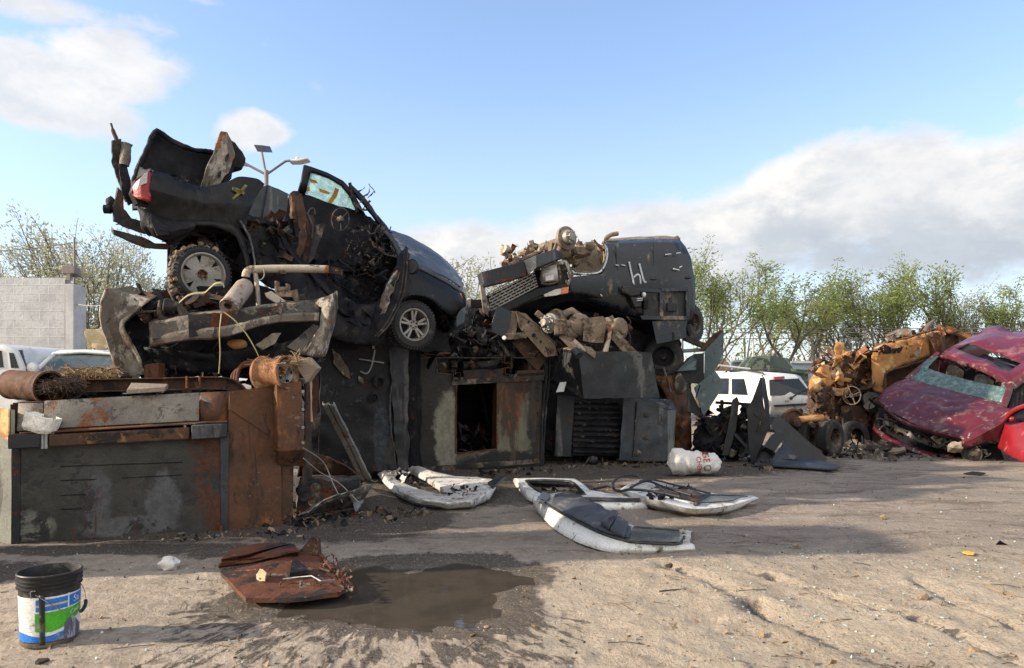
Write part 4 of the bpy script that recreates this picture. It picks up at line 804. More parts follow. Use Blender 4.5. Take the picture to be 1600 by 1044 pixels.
FS = [(206, 330), (207, 295), (213, 268), (224, 243), (243, 207), (250, 208), (264, 218), (298, 233), (332, 236), (345, 232), (352, 260), (345, 300), (300, 320), (240, 330)]
build('far_bed_side', MB().prism(S.pts(FS, 1.15), Sn*.05), M['burnt'], pk, crump=(.045, 2, .13), smooth=60)
rim_ = S.pts([(207, 296), (213, 268), (224, 243), (243, 207), (250, 209), (264, 219), (298, 234), (330, 237)], 1.05)
build('bed_rail', MB().tube(spline(rim_, 3), .035, 8), M['burnt'], pk, crump=(.015, 6, .06), smooth=60)
ra = MB(); ra.grid([S.pts([(232, 330), (236, 300), (243, 270)], .1), S.pts([(207, 325), (208, 290), (215, 262)], 1.1)]); build('bed_tail_wall', ra, M['burnt'], pk, solid=.03, crump=(.03, 3, .1))
build('bed_floor', MB().grid([S.pts([(235, 322), (300, 330), (388, 350)], .1), S.pts([(225, 310), (300, 310), (380, 325)], 1.1)]), M['burnt'], pk, solid=.03, crump=(.03, 3, .15))
build('torn_panel', MB().prism(S.pts([(312, 291), (322, 262), (334, 235), (342, 214), (343, 207), (352, 207), (360, 222), (365, 246), (356, 270), (343, 287), (330, 295), (318, 295)], .62), Sn*.02), M['fender_pale'], pk, crump=(.03, 2.6, .08), smooth=60, label='pale dusty torn inner panel')
hm = MB()
for x, y in ((354, 246), (342, 273)): hm.prism(S.pts([(x-2, y+6), (x-1, y-3), (x+4, y-7), (x+3, y+3)], .585), Sn*.015)
build('panel_hole', hm, M['burnt'], pk)
build('cab_corner', MB().prism(S.pts([(352, 215), (365, 223), (376, 240), (382, 250), (377, 264), (366, 262), (358, 280), (346, 290)], .72), Sn*.3), M['burnt'], pk, crump=(.04, 3, .1), smooth=60)
ti = MB(); ti.tube(spline(S.pts([(172, 192), (176, 206), (181, 226)], .5), 4), [.012]*4+[.02]*5, 6); ti.prism(S.pts([(173, 220), (186, 219), (190, 243), (196, 262), (200, 300), (206, 318), (196, 316), (186, 290), (174, 252)], .5), Sn*.04)
build('tailgate_strip', ti, M['burnt_dusty'], pk, crump=(.022, 4, .06), smooth=60)
build('tailgate_roll', MB().lathe(S.at(194, 256, .47), (S.at(197, 230, .47)-S.at(194, 256, .47)), [(.05, -.02), (.055, .1), (.052, .2), (.06, .235), (.05, .235), (.045, .15)], 14), M['fender_pale'], pk, crump=(.012, 8, .04), smooth=60)
build('tailgate_skin', MB().prism(S.pts([(186, 258), (198, 256), (206, 300), (208, 318), (200, 322), (190, 305)], .44), Sn*.03), M['burnt'], pk, crump=(.02, 4, .06))
hr = MB(); hr.prism(S.pts([(183, 292), (177, 328), (178, 345), (200, 357), (228, 364), (233, 350), (206, 341), (194, 326), (190, 300)], .3), Sn*.06)
build('hitch_bracket', hr, M['burnt_dusty'], pk, crump=(.015, 5, .06))
kb = MB(); kb.disc(S.at(168, 327, .35), Vector((1, .2, 0)), .05, .07, 12); kb.beam(S.at(168, 327, .35), S.at(180, 320, .35), .05, .05); kb.rock(S.at(173, 316, .36), (.05, .04, .06), 8)
build('hitch_knob', kb, M['burnt'], pk)
build('rear_beam', MB().prism(S.pts([(176, 358), (178, 366), (228, 387), (262, 389), (282, 380), (279, 375), (258, 380), (243, 380), (225, 371)], .25), Sn*.08), M['burnt_dusty'], pk, bevel=.008, crump=(.008, 5, .08))
rb_ = rows(S, [(214, 324, .14), (235, 331, .03), (270, 345, .0), (308, 344, -.01)], [(220, 350, .1), (238, 356, -.06), (270, 362, -.1), (304, 352, -.05)], [(232, 366, .14), (248, 372, .0), (268, 374, -.03), (292, 366, 0)])
build('rear_bumper', MB().grid(rb_), M['burnt'], pk, solid=.025, crump=(.02, 5, .06), smooth=60)
build('bumper_step', MB().prism(S.pts([(236, 345), (262, 352), (264, 367), (246, 368)], -.11), Sn*.03), M['burnt'], pk)
spm = MB(); spm.tube([S.at(187, 308, .4)+Vector((.035*math.cos(k*.9), .035*math.sin(k*.9), -k*.008)) for k in range(40)], .008, 5)
build('spring', spm, M['white_torn'], pk, smooth=60)
# middle
build('quarter_stub', MB().prism(S.pts([(386, 334), (392, 318), (408, 292), (418, 288), (451, 304), (446, 330), (440, 358), (428, 356)], .35), Sn*.02), M['plate_grey'], pk, crump=(.018, 3, .08), smooth=60, label='bare blue grey inner quarter panel')
build('quarter_seam', MB().tube(spline(S.pts([(418, 290), (413, 320), (408, 346)], .33), 3), .007, 5), M['burnt'], pk)
build('wheel_house', MB().grid(rows(S, [(262, 378, .06), (290, 352, .04), (330, 345, .04), (362, 352, .06), (390, 385, .08), (402, 430, .1)], [(262, 378, .8), (290, 352, .8), (330, 345, .8), (362, 352, .8), (390, 385, .8), (402, 430, .8)])), M['burnt'], pk, solid=.02)
build('wheel_house_back', MB().prism(S.pts([(262, 378), (290, 350), (360, 350), (402, 430), (402, 470), (262, 440)], .8), Sn*.03), M['burnt'], pk)
ar = rows(S, [(300, 344, -.02), (335, 346, -.02), (365, 352, -.02), (378, 367, -.02), (386, 394, -.02), (390, 420, -.02)], [(300, 352, -.03), (334, 355, -.03), (359, 363, -.03), (371, 377, -.03), (379, 400, -.03), (384, 425, -.03)])
build('arch_lip', MB().grid(ar), M['black_paint'], pk, solid=.02, crump=(.012, 6, .06), smooth=60)
build('sill_trim', MB().tube(spline(S.pts([(374, 345), (384, 360), (392, 378), (396, 400), (399, 425)], -.06), 4), [.016]*8+[.012]*9, 7), M['plate_grey'], pk, crump=(.01, 6, .06), smooth=60)
build('floor_pan', MB().grid(rows(S, [(385, 345, .08), (430, 362, .1), (470, 420, .1), (540, 490, .1), (600, 525, .1)], [(385, 335, 1.4), (430, 350, 1.4), (470, 380, 1.4), (540, 430, 1.4), (600, 470, 1.4)])), M['burnt'], pk, solid=.03, crump=(.06, 3, .12), smooth=60)
build('cab_side', MB().grid(rows(S, [(385, 352, .12), (432, 360, .15), (462, 408, .15), (545, 470, .18), (600, 470, .18)], [(388, 400, .1), (430, 425, .12), (470, 470, .1), (545, 512, .1), (600, 505, .12)], [(400, 440, .15), (440, 460, .15), (480, 500, .15), (545, 535, .12), (605, 540, .15)])), M['burnt'], pk, solid=.03, crump=(.05, 3.5, .1), smooth=60)
build('cab_back_wall', MB().prism(S.pts([(448, 308), (455, 300), (600, 350), (640, 395), (640, 520), (470, 500), (440, 420)], 1.32), Sn*.05), M['burnt'], pk, crump=(.05, 3, .15), smooth=60)
pb_ = MB()
pb_.prism(S.pts([(463, 312), (471, 304), (477, 330), (475, 372), (468, 408), (461, 405), (466, 360)], .25), Sn*.03); pb_.prism(S.pts([(480, 330), (490, 345), (488, 380), (478, 412), (470, 405), (476, 370)], .4), Sn*.05); pb_.prism(S.pts([(452, 302), (462, 298), (470, 320), (466, 350), (456, 340)], .9), Sn*.06)
build('torn_pillar', pb_, M['rust_dark'], pk, crump=(.04, 4, .06), smooth=60)
sf = MB(); sf.tube(spline(S.pts([(478, 333), (484, 343), (489, 358), (488, 372)], .3), 4), .016, 7); sf.tube(spline(S.pts([(480, 338), (484, 328), (490, 326), (492, 335)], .32), 4), .012, 7)
build('seat_frame', sf, M['plate_grey'], pk, smooth=60)
sb_ = MB(); sb_.prism(S.pts([(495, 352), (502, 349), (509, 352), (505, 362), (496, 385), (488, 410), (481, 410), (488, 380), (494, 362)], .22), Sn*.05)
build('seat_bracket', sb_, M['burnt_dusty'], pk, crump=(.016, 6, .05), smooth=60)
swc = S.at(532, 343, .5); sw = MB(); xa = (S.at(549, 332, .5)-swc); ya = (S.at(529, 325, .5)-swc)*.9+Sn*.05
xa = xa.normalized()*.15; ya = ya.normalized()*.155
sw.tube([swc+xa*math.cos(6.283*k/28)+ya*math.sin(6.283*k/28) for k in range(29)], .008, 6, False)
for k in (0.2, 2.3, 4.4): sw.tube([swc, swc+xa*math.cos(k)+ya*math.sin(k)], .008, 6)
sw.rock(swc, (.05, .05, .05), 5)
build('steering_wheel', sw, M['burnt_dusty'], pk, smooth=60)
ds = MB(); scrap(ds, lambda q: S.at(q.uniform(545, 618), q.uniform(352, 440), q.uniform(.2, 1.0)), 130, .06, .28, 21, 'srrrs', 3); scrap(ds, lambda q: S.at(q.uniform(440, 600), q.uniform(410, 525), q.uniform(.1, .7)), 150, .08, .32, 22, 'srrsp', 2); scrap(ds, lambda q: S.at(q.uniform(385, 450), q.uniform(345, 425), q.uniform(.05, .5)), 90, .1, .4, 23, 'sbp', 4); scrap(ds, lambda q: S.at(q.uniform(270, 390), q.uniform(365, 420), q.uniform(.2, .7)), 90, .08, .35, 24, 'srb', 3)
build('burnt_interior', ds, [M['burnt'], M['burnt'], M['burnt_dusty'], M['rust_dark']], pk, smooth=0)
# far door with cracked glass
dfo = [(466, 297), (475, 259), (482, 261), (508, 270), (533, 282), (548, 298), (556, 313), (566, 332), (580, 352), (585, 420), (500, 425), (462, 372), (455, 330)]
glz = [(486, 271), (500, 274), (518, 281), (534, 291), (546, 307), (556, 327), (530, 323), (505, 315), (478, 303), (480, 288)]
dd_ = node('far_door', pk)
D = MB(); DO = S.pts([(478, 259), (508, 270), (535, 283), (549, 299), (565, 330)], 1.28); 
build('window_frame', MB().grid([S.pts([(464, 305), (471, 280), (475, 258), (485, 261), (510, 270), (535, 283), (549, 298), (558, 314), (570, 336)], 1.26), S.pts([(476, 305), (480, 288), (485, 270), (495, 272), (514, 279), (533, 291), (545, 306), (552, 320), (556, 329)], 1.26)]), M['black_paint'], dd_, solid=.05)
build('door_inner', MB().prism(S.pts([(464, 304), (478, 303), (505, 315), (530, 323), (556, 328), (572, 338), (585, 360), (585, 420), (500, 430), (462, 375), (456, 340)], 1.25), Sn*.06), M['burnt'], dd_, crump=(.02, 4, .1), smooth=60)
cg, t, b = newmat('cracked_glass'); gc = t.new('ShaderNodeTexCoord').outputs['Object']
vo = t.new('ShaderNodeTexVoronoi', feature='DISTANCE_TO_EDGE'); vo.inputs['Scale'].default_value = 24; t.put(vo.inputs['Vector'], t.vmath('ADD', gc, t.vmath('SCALE', t.new('ShaderNodeTexNoise').outputs['Color'], (0, 0, 0))))
n_ = t.noise(gc, 9, 8, .75); crk = t.math('MULTIPLY', t.step(vo.outputs['Distance'], .22, .04), t.step(n_, .38, .56))
t.put(b.inputs['Base Color'], t.mix(crk, t.mix(t.step(n_, .4, .6), (.36, .46, .44), (.17, .24, .235)), (.10, .15, .15))); b.inputs['Roughness'].default_value = .25
tr = t.new('ShaderNodeBsdfTranslucent'); tr.inputs['Color'].default_value = (.75, .95, .92, 1); tp = t.new('ShaderNodeBsdfTransparent'); tp.inputs['Color'].default_value = (.72, .88, .86, 1)
mx = t.new('ShaderNodeMixShader'); mx.inputs[0].default_value = .5; t.l.new(b.outputs[0], mx.inputs[1]); t.l.new(tp.outputs[0], mx.inputs[2])
mx2 = t.new('ShaderNodeMixShader'); t.put(mx2.inputs[0], t.math('MULTIPLY_ADD', crk, -.25, .35)); t.l.new(mx.outputs[0], mx2.inputs[1]); t.l.new(tr.outputs[0], mx2.inputs[2])
t.l.new(mx2.outputs[0], [n for n in t.n if n.type == 'OUTPUT_MATERIAL'][0].inputs[0])
build('window_glass', MB().prism(S.pts(glz, 1.26), Sn*.005), cg, dd_)
for L in ([(483, 279), (494, 282), (497, 287), (486, 285)], [(479, 292), (484, 293), (484, 299), (479, 298)], [(498, 294), (507, 297), (516, 301), (514, 304), (500, 300)], [(524, 293), (530, 296), (526, 308), (518, 318), (512, 316), (520, 304)]): build('spray_mark', MB().prism(S.pts(L, 1.252), Sn*.004), M['ochre_spray'], dd_, smooth=0)
ap = MB(); ap.grid([S.pts([(548, 290), (560, 300), (575, 318), (592, 342), (608, 362), (625, 384)], 1.1), S.pts([(552, 300), (562, 312), (577, 330), (592, 350), (606, 370), (622, 392)], 1.05)])
build('windscreen_pillar', ap, M['black_paint'], pk, solid=.04, crump=(.012, 5, .06))
tp_ = MB(); scrap(tp_, lambda q: S.at(548+q.random()*34, 292+q.random()*34, q.uniform(1.0, 1.15)), 14, .08, .25, 31, 'sr', 1)
build('torn_roof_edge', tp_, M['burnt_dusty'], pk, smooth=0)
pil = MB().grid([S.pts([(598, 362), (612, 380), (622, 402), (630, 425)], .25), S.pts([(604, 360), (619, 378), (629, 400), (636, 420)], .25)]); build('near_pillar', pil, M['plate_grey'], pk, solid=.03, crump=(.01, 6, .06))
# hood, fender, lamp, bumper
build('dash_cowl', MB().grid([S.pts([(606, 360), (625, 385), (640, 412)], 1.0), S.pts([(618, 400), (628, 420), (636, 440)], .15)]), M['burnt'], pk, solid=.02, crump=(.02, 4, .1))
hd = rows(S, [(636, 406, .06), (665, 420, .02), (698, 436, .0), (722, 452, .02)], [(627, 392, .4), (662, 402, .38), (698, 420, .36), (724, 445, .36)], [(615, 374, .75), (650, 385, .75), (688, 404, .72), (718, 434, .7)], [(606, 359, 1.1), (643, 373, 1.15), (683, 397, 1.1), (712, 425, 1.05)], [(606, 362, 1.35), (643, 378, 1.4), (683, 402, 1.35), (713, 431, 1.3)])
M['hood'] = surf('dusty_dark_hood', [(.04, .046, .056), (.062, .068, .08)], [((.2, .19, .18), (.13, .13, .13), .55, .2, 2.2, (1, 1, 1), .6), ((.015, .016, .02), (.02, .02, .025), .63, .1, 5, None, .4)], rough=.48, metal=0, bump=.16, bscale=8, coat=.04, spec=.3)
build('hood', MB().grid(hd), M['hood'], pk, solid=.02, crump=(.012, 2.5, .08), smooth=60)
build('hood_edge', MB().grid(rows(S, [(640, 407, .02), (668, 421, -.02), (700, 438, -.03), (722, 453, -.01)], [(642, 414, -.01), (668, 427, -.04), (700, 444, -.05), (721, 458, -.03)])), M['hood'], pk, solid=.012)
fd = rows(S, [(636, 412, .02), (668, 424, .0), (700, 441, .0), (722, 456, .02), (727, 470, .06)], [(632, 432, -.06), (665, 440, -.1), (698, 454, -.1), (720, 468, -.06), (727, 480, .02)], [(626, 455, -.08), (650, 452, -.13), (682, 464, -.13), (704, 482, -.09), (722, 490, 0)], [(622, 482, -.04), (638, 463, -.15), (668, 466, -.15), (690, 484, -.12), (706, 496, -.02)])
build('front_fender', MB().grid(fd), M['black_paint'], pk, solid=.02, crump=(.008, 3, .08), smooth=70)
build('liner_back', MB().prism(S.pts([(600, 470), (640, 455), (690, 470), (716, 520), (600, 530)], .62), Sn*.03), M['burnt'], pk)
build('fender_liner', MB().grid(rows(S, [(615, 500, .05), (632, 468, .02), (668, 470, .02), (692, 490, .05), (705, 515, .1)], [(615, 500, .6), (632, 468, .6), (668, 470, .6), (692, 490, .6), (705, 515, .6)])), M['burnt'], pk, solid=.02)
hl_ = build('headlight', MB().grid(rows(S, [(715, 452, .0), (722, 449, .06), (727, 452, .2)], [(716, 462, -.04), (723, 461, .03), (729, 464, .2)], [(717, 474, -.02), (723, 477, .04), (728, 478, .2)])), M['lens_clear'], pk, solid=.02, sub=1)
build('turn_lens', MB().prism(S.pts([(715, 457), (721, 458), (724, 470), (718, 468)], -.045), Sn*.02), M['amber'], hl_, bevel=.006)
build('front_bumper', MB().grid(rows(S, [(709, 500, -.02), (716, 488, -.06), (725, 480, -.04), (733, 478, .2)], [(707, 515, -.03), (715, 508, -.09), (727, 500, -.06), (736, 496, .2)], [(707, 528, -.02), (716, 522, -.06), (727, 513, -.03), (735, 508, .2)])), M['navy'], pk, solid=.02, crump=(.012, 5, .06), smooth=60)
build('nose_panel', MB().prism(S.pts([(724, 455), (728, 470), (728, 500), (712, 515), (700, 520)], .35), Sn*.8), M['burnt'], pk, crump=(.02, 3, .15))
sp_ = MB(); scrap(sp_, lambda q: S.at(q.uniform(690, 722), q.uniform(485, 510), q.uniform(.15, .6)), 26, .08, .3, 33, 'srb', 2); build('suspension', sp_, [M['burnt'], M['burnt_dusty']], pk, smooth=0)
mr = MB(); mr.lathe(S.at(645, 417, -.22), Vector((-.5, -.85, 0)), [(.001, -.07), (.07, -.06), (.1, -.01), (.1, .02), (.09, .025)], 24); mr.v = [Vector((v.x, v.y, S.at(645, 417, -.22).z+(v.z-S.at(645, 417, -.22).z)*1.05)) for v in mr.v]
mi = build('mirror', mr, M['plastic'], pk, smooth=50)
build('mirror_glass', MB().disc(S.at(645, 417, -.22)+Vector((-.5, -.85, 0))*.022, Vector((-.5, -.85, 0)), .09, .006, 24), M['glass_grey'], mi)
# crumpled near door, swung open
nd_ = node('near_door', pk)
build('door_shell', MB().grid(rows(S, [(633, 386, -.1), (626, 396, -.12), (615, 420, -.12), (603, 445, -.1), (592, 470, -.1), (582, 492, -.08), (578, 515, -.05)], [(636, 392, -.3), (631, 412, -.34), (624, 436, -.36), (613, 462, -.36), (602, 488, -.34), (592, 508, -.3), (586, 524, -.22)], [(638, 400, -.45), (636, 425, -.5), (631, 452, -.52), (622, 478, -.52), (610, 505, -.5), (600, 520, -.46), (592, 530, -.36)])), M['burnt'], nd_, solid=.03, crump=(.03, 4, .06), smooth=60)
build('door_lining', MB().grid(rows(S, [(622, 412, -.2), (612, 432, -.2), (600, 455, -.18), (590, 478, -.17)], [(624, 430, -.37), (615, 452, -.39), (606, 475, -.39), (596, 498, -.36)])), M['fender_pale'], nd_, solid=.012, crump=(.035, 5, .05), smooth=60)
de = MB()
for dx in (0, 5): de.tube(spline(S.pts([(637-dx, 395), (634-dx, 440), (622-dx, 480), (604-dx, 512), (590-dx, 526)], -.54+dx*.01), 4), .012, 6)
build('door_edge', de, M['burnt_dusty'], nd_, crump=(.012, 5, .06), smooth=60)
fwc = S.at(642, 508, .02); wheel(pk, fwc, -Sn+Vector((-.12, 0, -.0)), .335, .24, .215, 'double5')
rwc = S.at(313, 430, -.02); wheel(pk, rwc, -Sn, .315, .25, .235, 'holes6')
ax_ = MB(); ax_.tube([rwc+Sn*.1, rwc+Sn*1.3], .06, 10); ax_.rock(rwc+Sn*.7, (.18, .15, .16), 4); build('axle', ax_, M['burnt'], pk, smooth=60); build('axle', MB().tube([fwc+Sn*.1, fwc+Sn*1.3], .05, 10), M['burnt'], pk, smooth=60)
q = random.Random(5)
mc = MB()
for k in range(80):
    an_ = q.uniform(2.0, 4.1) if k < 55 else q.uniform(1.0, 2.2); rr__ = q.uniform(36, 50); x, y = 313+rr__*math.cos(an_), 430-rr__*math.sin(an_); mc.rock(S.at(x, y, q.uniform(-.1, .12)), (q.uniform(.015, .05),)*3, k, .5, 1)
build('mud_clods', mc, M['mud'], pk, smooth=0)
for L in ([(364, 292), (372, 294), (383, 300), (381, 304), (370, 301), (363, 297)], [(383, 288), (387, 290), (375, 304), (364, 312), (363, 309), (372, 300)]): build('spray_mark', MB().prism(S.pts(L, -.056), Sn*.006), M['yellow_spray'], pk, smooth=0)
# solar street lamp beyond
L0 = at(416, HY, 17); sl = thing('solar_street_lamp', 'street lamp with small solar panel and two arms behind the pickup', 'street lamp', (L0.x, 17, 0))
PL = Pl(Vector((0, 17, 0)), Vector((0, 1, 0)))
build('pole', MB().tube([Vector((L0.x, 17, 0)), PL.at(416, 266)], .05, 10), M['lamp_grey'], sl)
build('arm', MB().tube(PL.pts([(416, 273), (380, 254)]), .03, 8), M['lamp_grey'], sl); build('arm', MB().tube(PL.pts([(416, 273), (446, 252), (453, 251)]), .03, 8), M['lamp_grey'], sl)
build('mast', MB().tube(PL.pts([(415, 270), (409, 238)]), .028, 8), M['lamp_grey'], sl)
build('solar_panel', MB().prism(PL.pts([(396, 226), (410, 227), (414, 237), (402, 237)]), Vector((.05, .4, .1))), M['panel_dark'], sl, bevel=.01)
lh = MB(); lh.prism(PL.pts([(450, 252), (455, 249), (464, 248), (480, 246), (481, 248), (465, 252)]), Vector((0, .3, 0))); lh.rock(PL.at(463, 246)+Vector((0, .1, 0)), (.05, .05, .05), 3, .1)
build('lamp_head', lh, M['lamp_white'], sl, bevel=.02)
lh = MB(); lh.prism(PL.pts([(365, 249), (380, 252), (381, 255), (366, 253)]), Vector((0, .3, 0))); build('lamp_head', lh, M['lamp_white'], sl)
# ---------------------------------------------------------------- burnt van panel under the pickup
vA = at(505, HY, 10.4); VP = vpl(505, 10.5, 640, 11.0)
bv = thing('burnt_van_body', 'black burnt van body with a bent hook, standing between steel box and doorless cab', 'vehicle wreck', Vector((VP.at(570, 700).x, 10.8, 0)))
M['van_side'] = surf('scorched_van_side', [(.0035, .0035, .0045), (.008, .008, .010)], [((.05, .058, .07), (.025, .03, .036), .68, .16, 3.2, (1, 1, .6), .5), ((.05, .02, .012), (.08, .03, .015), .68, .08, 5, None, .9), ((.10, .10, .095), (.06, .06, .06), .70, .08, 7, None, .8)], rough=.5, bump=.3, bscale=10, spec=.25,
    blobs=[((.22, 0, .62), (.11, 2, .6), (.045, .05, .058), (.022, .025, .03)), ((.40, 0, .42), (.10, 2, .3), (.055, .048, .038), (.04, .035, .03))])
build('side_panel', MB().prism(VP.pts([(500, 540), (608, 545), (611, 640), (619, 736), (560, 738), (498, 728)]), VP.n*.04), M['van_side'], bv, crump=(.032, 1.9, .1), smooth=60)
pm_ = MB()
for L in ([(519, 545), (532, 557), (546, 580), (547, 592), (538, 588), (522, 568)], [(560, 588), (567, 592), (568, 600), (560, 596)]): pm_.prism(VP.pts(L, -.05), VP.n*.012)
build('bare_patch', pm_, M['fender_pale'], bv, crump=(.01, 6, .05))
cm_ = MB(); cm_.prism(VP.pts([(609, 543), (637, 547), (638, 742), (620, 738), (613, 640)], -.03), VP.n*.05); build('corner_panel', cm_, M['plate_black'], bv, crump=(.03, 3, .1), smooth=60)
build('corner_edge', MB().tube(spline(VP.pts([(609, 548), (611, 600), (608, 640), (613, 690), (619, 735)], -.06), 5), .012, 6), M['plate_grey'], bv, crump=(.02, 5, .05))
build('left_return', MB().prism([VP.at(505, 545, .02), VP.at(480, 545, .1), VP.at(452, 548, .6), VP.at(452, 718, .6), VP.at(480, 720, .1), VP.at(505, 728, .02)], VP.n*.05), M['burnt'], bv, crump=(.03, 3, .12))
build('body_back', MB().box(Vector((VP.at(570, 700).x, 12.2, .98)), (1.35, 2.2, 1.94)), M['burnt'], bv, crump=(.04, 2, .2))
hk = MB(); hk.tube(VP.pts([(561, 561), (600, 567)], -.09), .011, 7); hk.tube(spline(VP.pts([(586, 547), (582, 566), (578, 578), (572, 584), (563, 580)], -.1), 4), .012, 7); hk.tube(VP.pts([(581, 508), (584, 545)], -.08), .018, 6)
build('hook', hk, M['wire_grey'], bv, smooth=60)
dn = MB()
for x, y, r_ in ((592, 597, .085), (584, 622, .06)): dn.lathe(VP.at(x, y, -.05), -VP.n, [(r_, 0), (r_*1.05, .02), (r_*.8, .025), (r_*.5, .005)], 20)
build('dent_ring', dn, M['van_side'], bv, crump=(.02, 6, .04), smooth=60)
o = build('burnt_side_beam', MB().beam(VP.at(470, 531, .3), VP.at(690, 535, .4), .7, .30), M['burnt'], crump=(.05, 3, .1)); tag(o, 'charred beam under the front wheel of the pickup', 'beam')
o = build('rust_column', MB().prism(VP.pts([(486, 560), (497, 556), (497, 640), (488, 660)], -.35), VP.n*.2), M['rust_dark'], crump=(.02, 4, .1)); tag(o, 'rusty vertical slab at the back corner of the steel box', 'steel slab')

# ---------------------------------------------------------------- burnt cab with an open doorway
Kp = vpl(640, 11.75, 848, 12.7); Kn = Kp.n
kb_ = thing('burnt_cab', 'burnt steel cab with a wide open doorway and rust red side panel', 'armoured cab', Vector((Kp.at(745, 735).x, 12.9, 0)))
c0 = Kp.at(745, 735)-Vector((Kp.at(745, 735).x, 12.9, 0))
def kl(x, y): p = Kp.at(x, y)-Vector((Kp.at(745, 735).x, 12.9, 0)); return (p.x, p.y, p.z)
M['cab_left'] = surf('burnt_cab_left', [(.011, .009, .0075), (.02, .016, .013)], [((.012, .012, .012), (.02, .02, .02), .56, .2, 1.6, VS, .8), ((.09, .08, .065), (.06, .05, .045), .70, .1, 5, None, .8)], rough=.65, bump=.25, bscale=14,
    blobs=[(kl(699, 675), (.22, 3, .68), (.21, .195, .15), (.15, .14, .105)), (kl(706, 730), (.18, 3, .25), (.22, .2, .16), (.15, .14, .11))])
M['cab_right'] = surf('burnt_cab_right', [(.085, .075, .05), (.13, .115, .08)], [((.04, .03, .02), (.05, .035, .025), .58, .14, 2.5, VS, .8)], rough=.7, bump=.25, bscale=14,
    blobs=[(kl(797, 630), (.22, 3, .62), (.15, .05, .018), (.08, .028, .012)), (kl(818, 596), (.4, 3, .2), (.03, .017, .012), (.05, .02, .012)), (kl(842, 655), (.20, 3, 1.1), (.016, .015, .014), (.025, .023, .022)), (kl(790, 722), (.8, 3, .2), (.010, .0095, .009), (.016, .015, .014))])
build('front_panel', MB().prism(Kp.pts([(638, 552), (681, 562), (682, 584), (705, 585), (706, 602), (714, 602), (712, 736), (640, 743)]), Kn*.03), M['cab_left'], kb_, crump=(.016, 3, .12), smooth=60)
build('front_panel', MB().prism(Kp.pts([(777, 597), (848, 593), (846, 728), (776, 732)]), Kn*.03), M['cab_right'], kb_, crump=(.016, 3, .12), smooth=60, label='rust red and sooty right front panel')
build('door_sill', MB().prism(Kp.pts([(712, 709), (777, 701), (776, 732), (712, 736)]), Kn*.03), M['cab_right'], kb_)
build('door_lintel', MB().prism(Kp.pts([(706, 590), (850, 582), (850, 594), (706, 602)], -.02), Kn*.05), M['burnt_dusty'], kb_)
build('door_step', MB().prism([Kp.at(713, 709, 0), Kp.at(777, 701, 0), Kp.at(777, 701, .7), Kp.at(713, 709, .7)], Z*-.03), M['rust_panel'], kb_, crump=(.01, 4, .1))
build('door_jamb', MB().prism([Kp.at(777, 597, .0), Kp.at(770, 600, .3), Kp.at(768, 700, .3), Kp.at(777, 705, 0)], Vector((.02, .02, 0))), M['rust_panel'], kb_, crump=(.01, 4, .1))
em = MB(); em.tube(spline(Kp.pts([(848, 548), (853, 590), (848, 640), (846, 690), (845, 728)], -.03), 4), .02, 6); em.tube(spline(Kp.pts([(857, 548), (858, 590), (853, 640), (849, 690), (848, 726)], .03), 4), .02, 6)
build('edge_flange', em, M['plate_black'], kb_, crump=(.01, 4, .08))
build('weld_edge', MB().tube(Kp.pts([(640, 551), (682, 561), (683, 583), (706, 585), (707, 601), (850, 592)], -.01), .012, 5), M['plate_grey'], kb_)
bz_ = [(646+k*1.0, 570+k*22) for k in range(8)]+[(660+k*13, 737-k*1.1) for k in range(14)]+[(840, 605+k*20) for k in range(6)]
rvm = MB()
for x, y in bz_: rvm.lathe(Kp.at(x, y, -.006), -Kn, [(.016, 0), (.013, .01), (.001, .013)], 8)
build('rivets', rvm, M['burnt_dusty'], kb_)
build('fold_strip', MB().prism(Kp.pts([(640, 731), (846, 717), (846, 724), (640, 739)], -.02), Kn*.015), M['burnt_dusty'], kb_, crump=(.006, 5, .08))
build('door_edge', MB().tube(Kp.pts([(713, 603), (712, 708), (776, 702), (777, 599)], -.012), .012, 5), M['rust_panel'], kb_, crump=(.006, 8, .06))
bk = MB(); X0, X1 = Kp.at(640, 700).x, Kp.at(848, 700).x
for p, q_ in ((Kp.at(640, 742), Kp.at(640, 742)+Kn*2), (Kp.at(847, 728), Kp.at(847, 728)+Kn*2), (Kp.at(640, 742)+Kn*2, Kp.at(847, 728)+Kn*2)): bk.prism([p, q_, q_+Z*1.92, p+Z*1.92], Vector((.02, .02, 0)))
build('shell_walls', bk, M['burnt'], kb_)
build('roof_sheet', MB().prism([Kp.at(640, 560), Kp.at(848, 560), Kp.at(848, 560)+Kn*2, Kp.at(640, 560)+Kn*2], Z*.02), M['burnt_dusty'], kb_)
im = MB(); scrap(im, lambda q: Kp.at(q.uniform(715, 772), q.uniform(665, 708), q.uniform(.3, 1.4)), 60, .06, .32, 41, 'srsp', 2); im.tube([Kp.at(750, 605, .9), Kp.at(763, 660, .8)], .03, 6); im.beam(Kp.at(722, 690, .4), Kp.at(757, 668, .9), .05, .05); im.beam(Kp.at(716, 660, .5), Kp.at(722, 690, .5), .08, .03)
build('cab_debris', im, [M['burnt'], M['burnt_dusty'], M['rust_dark']], kb_, smooth=0)
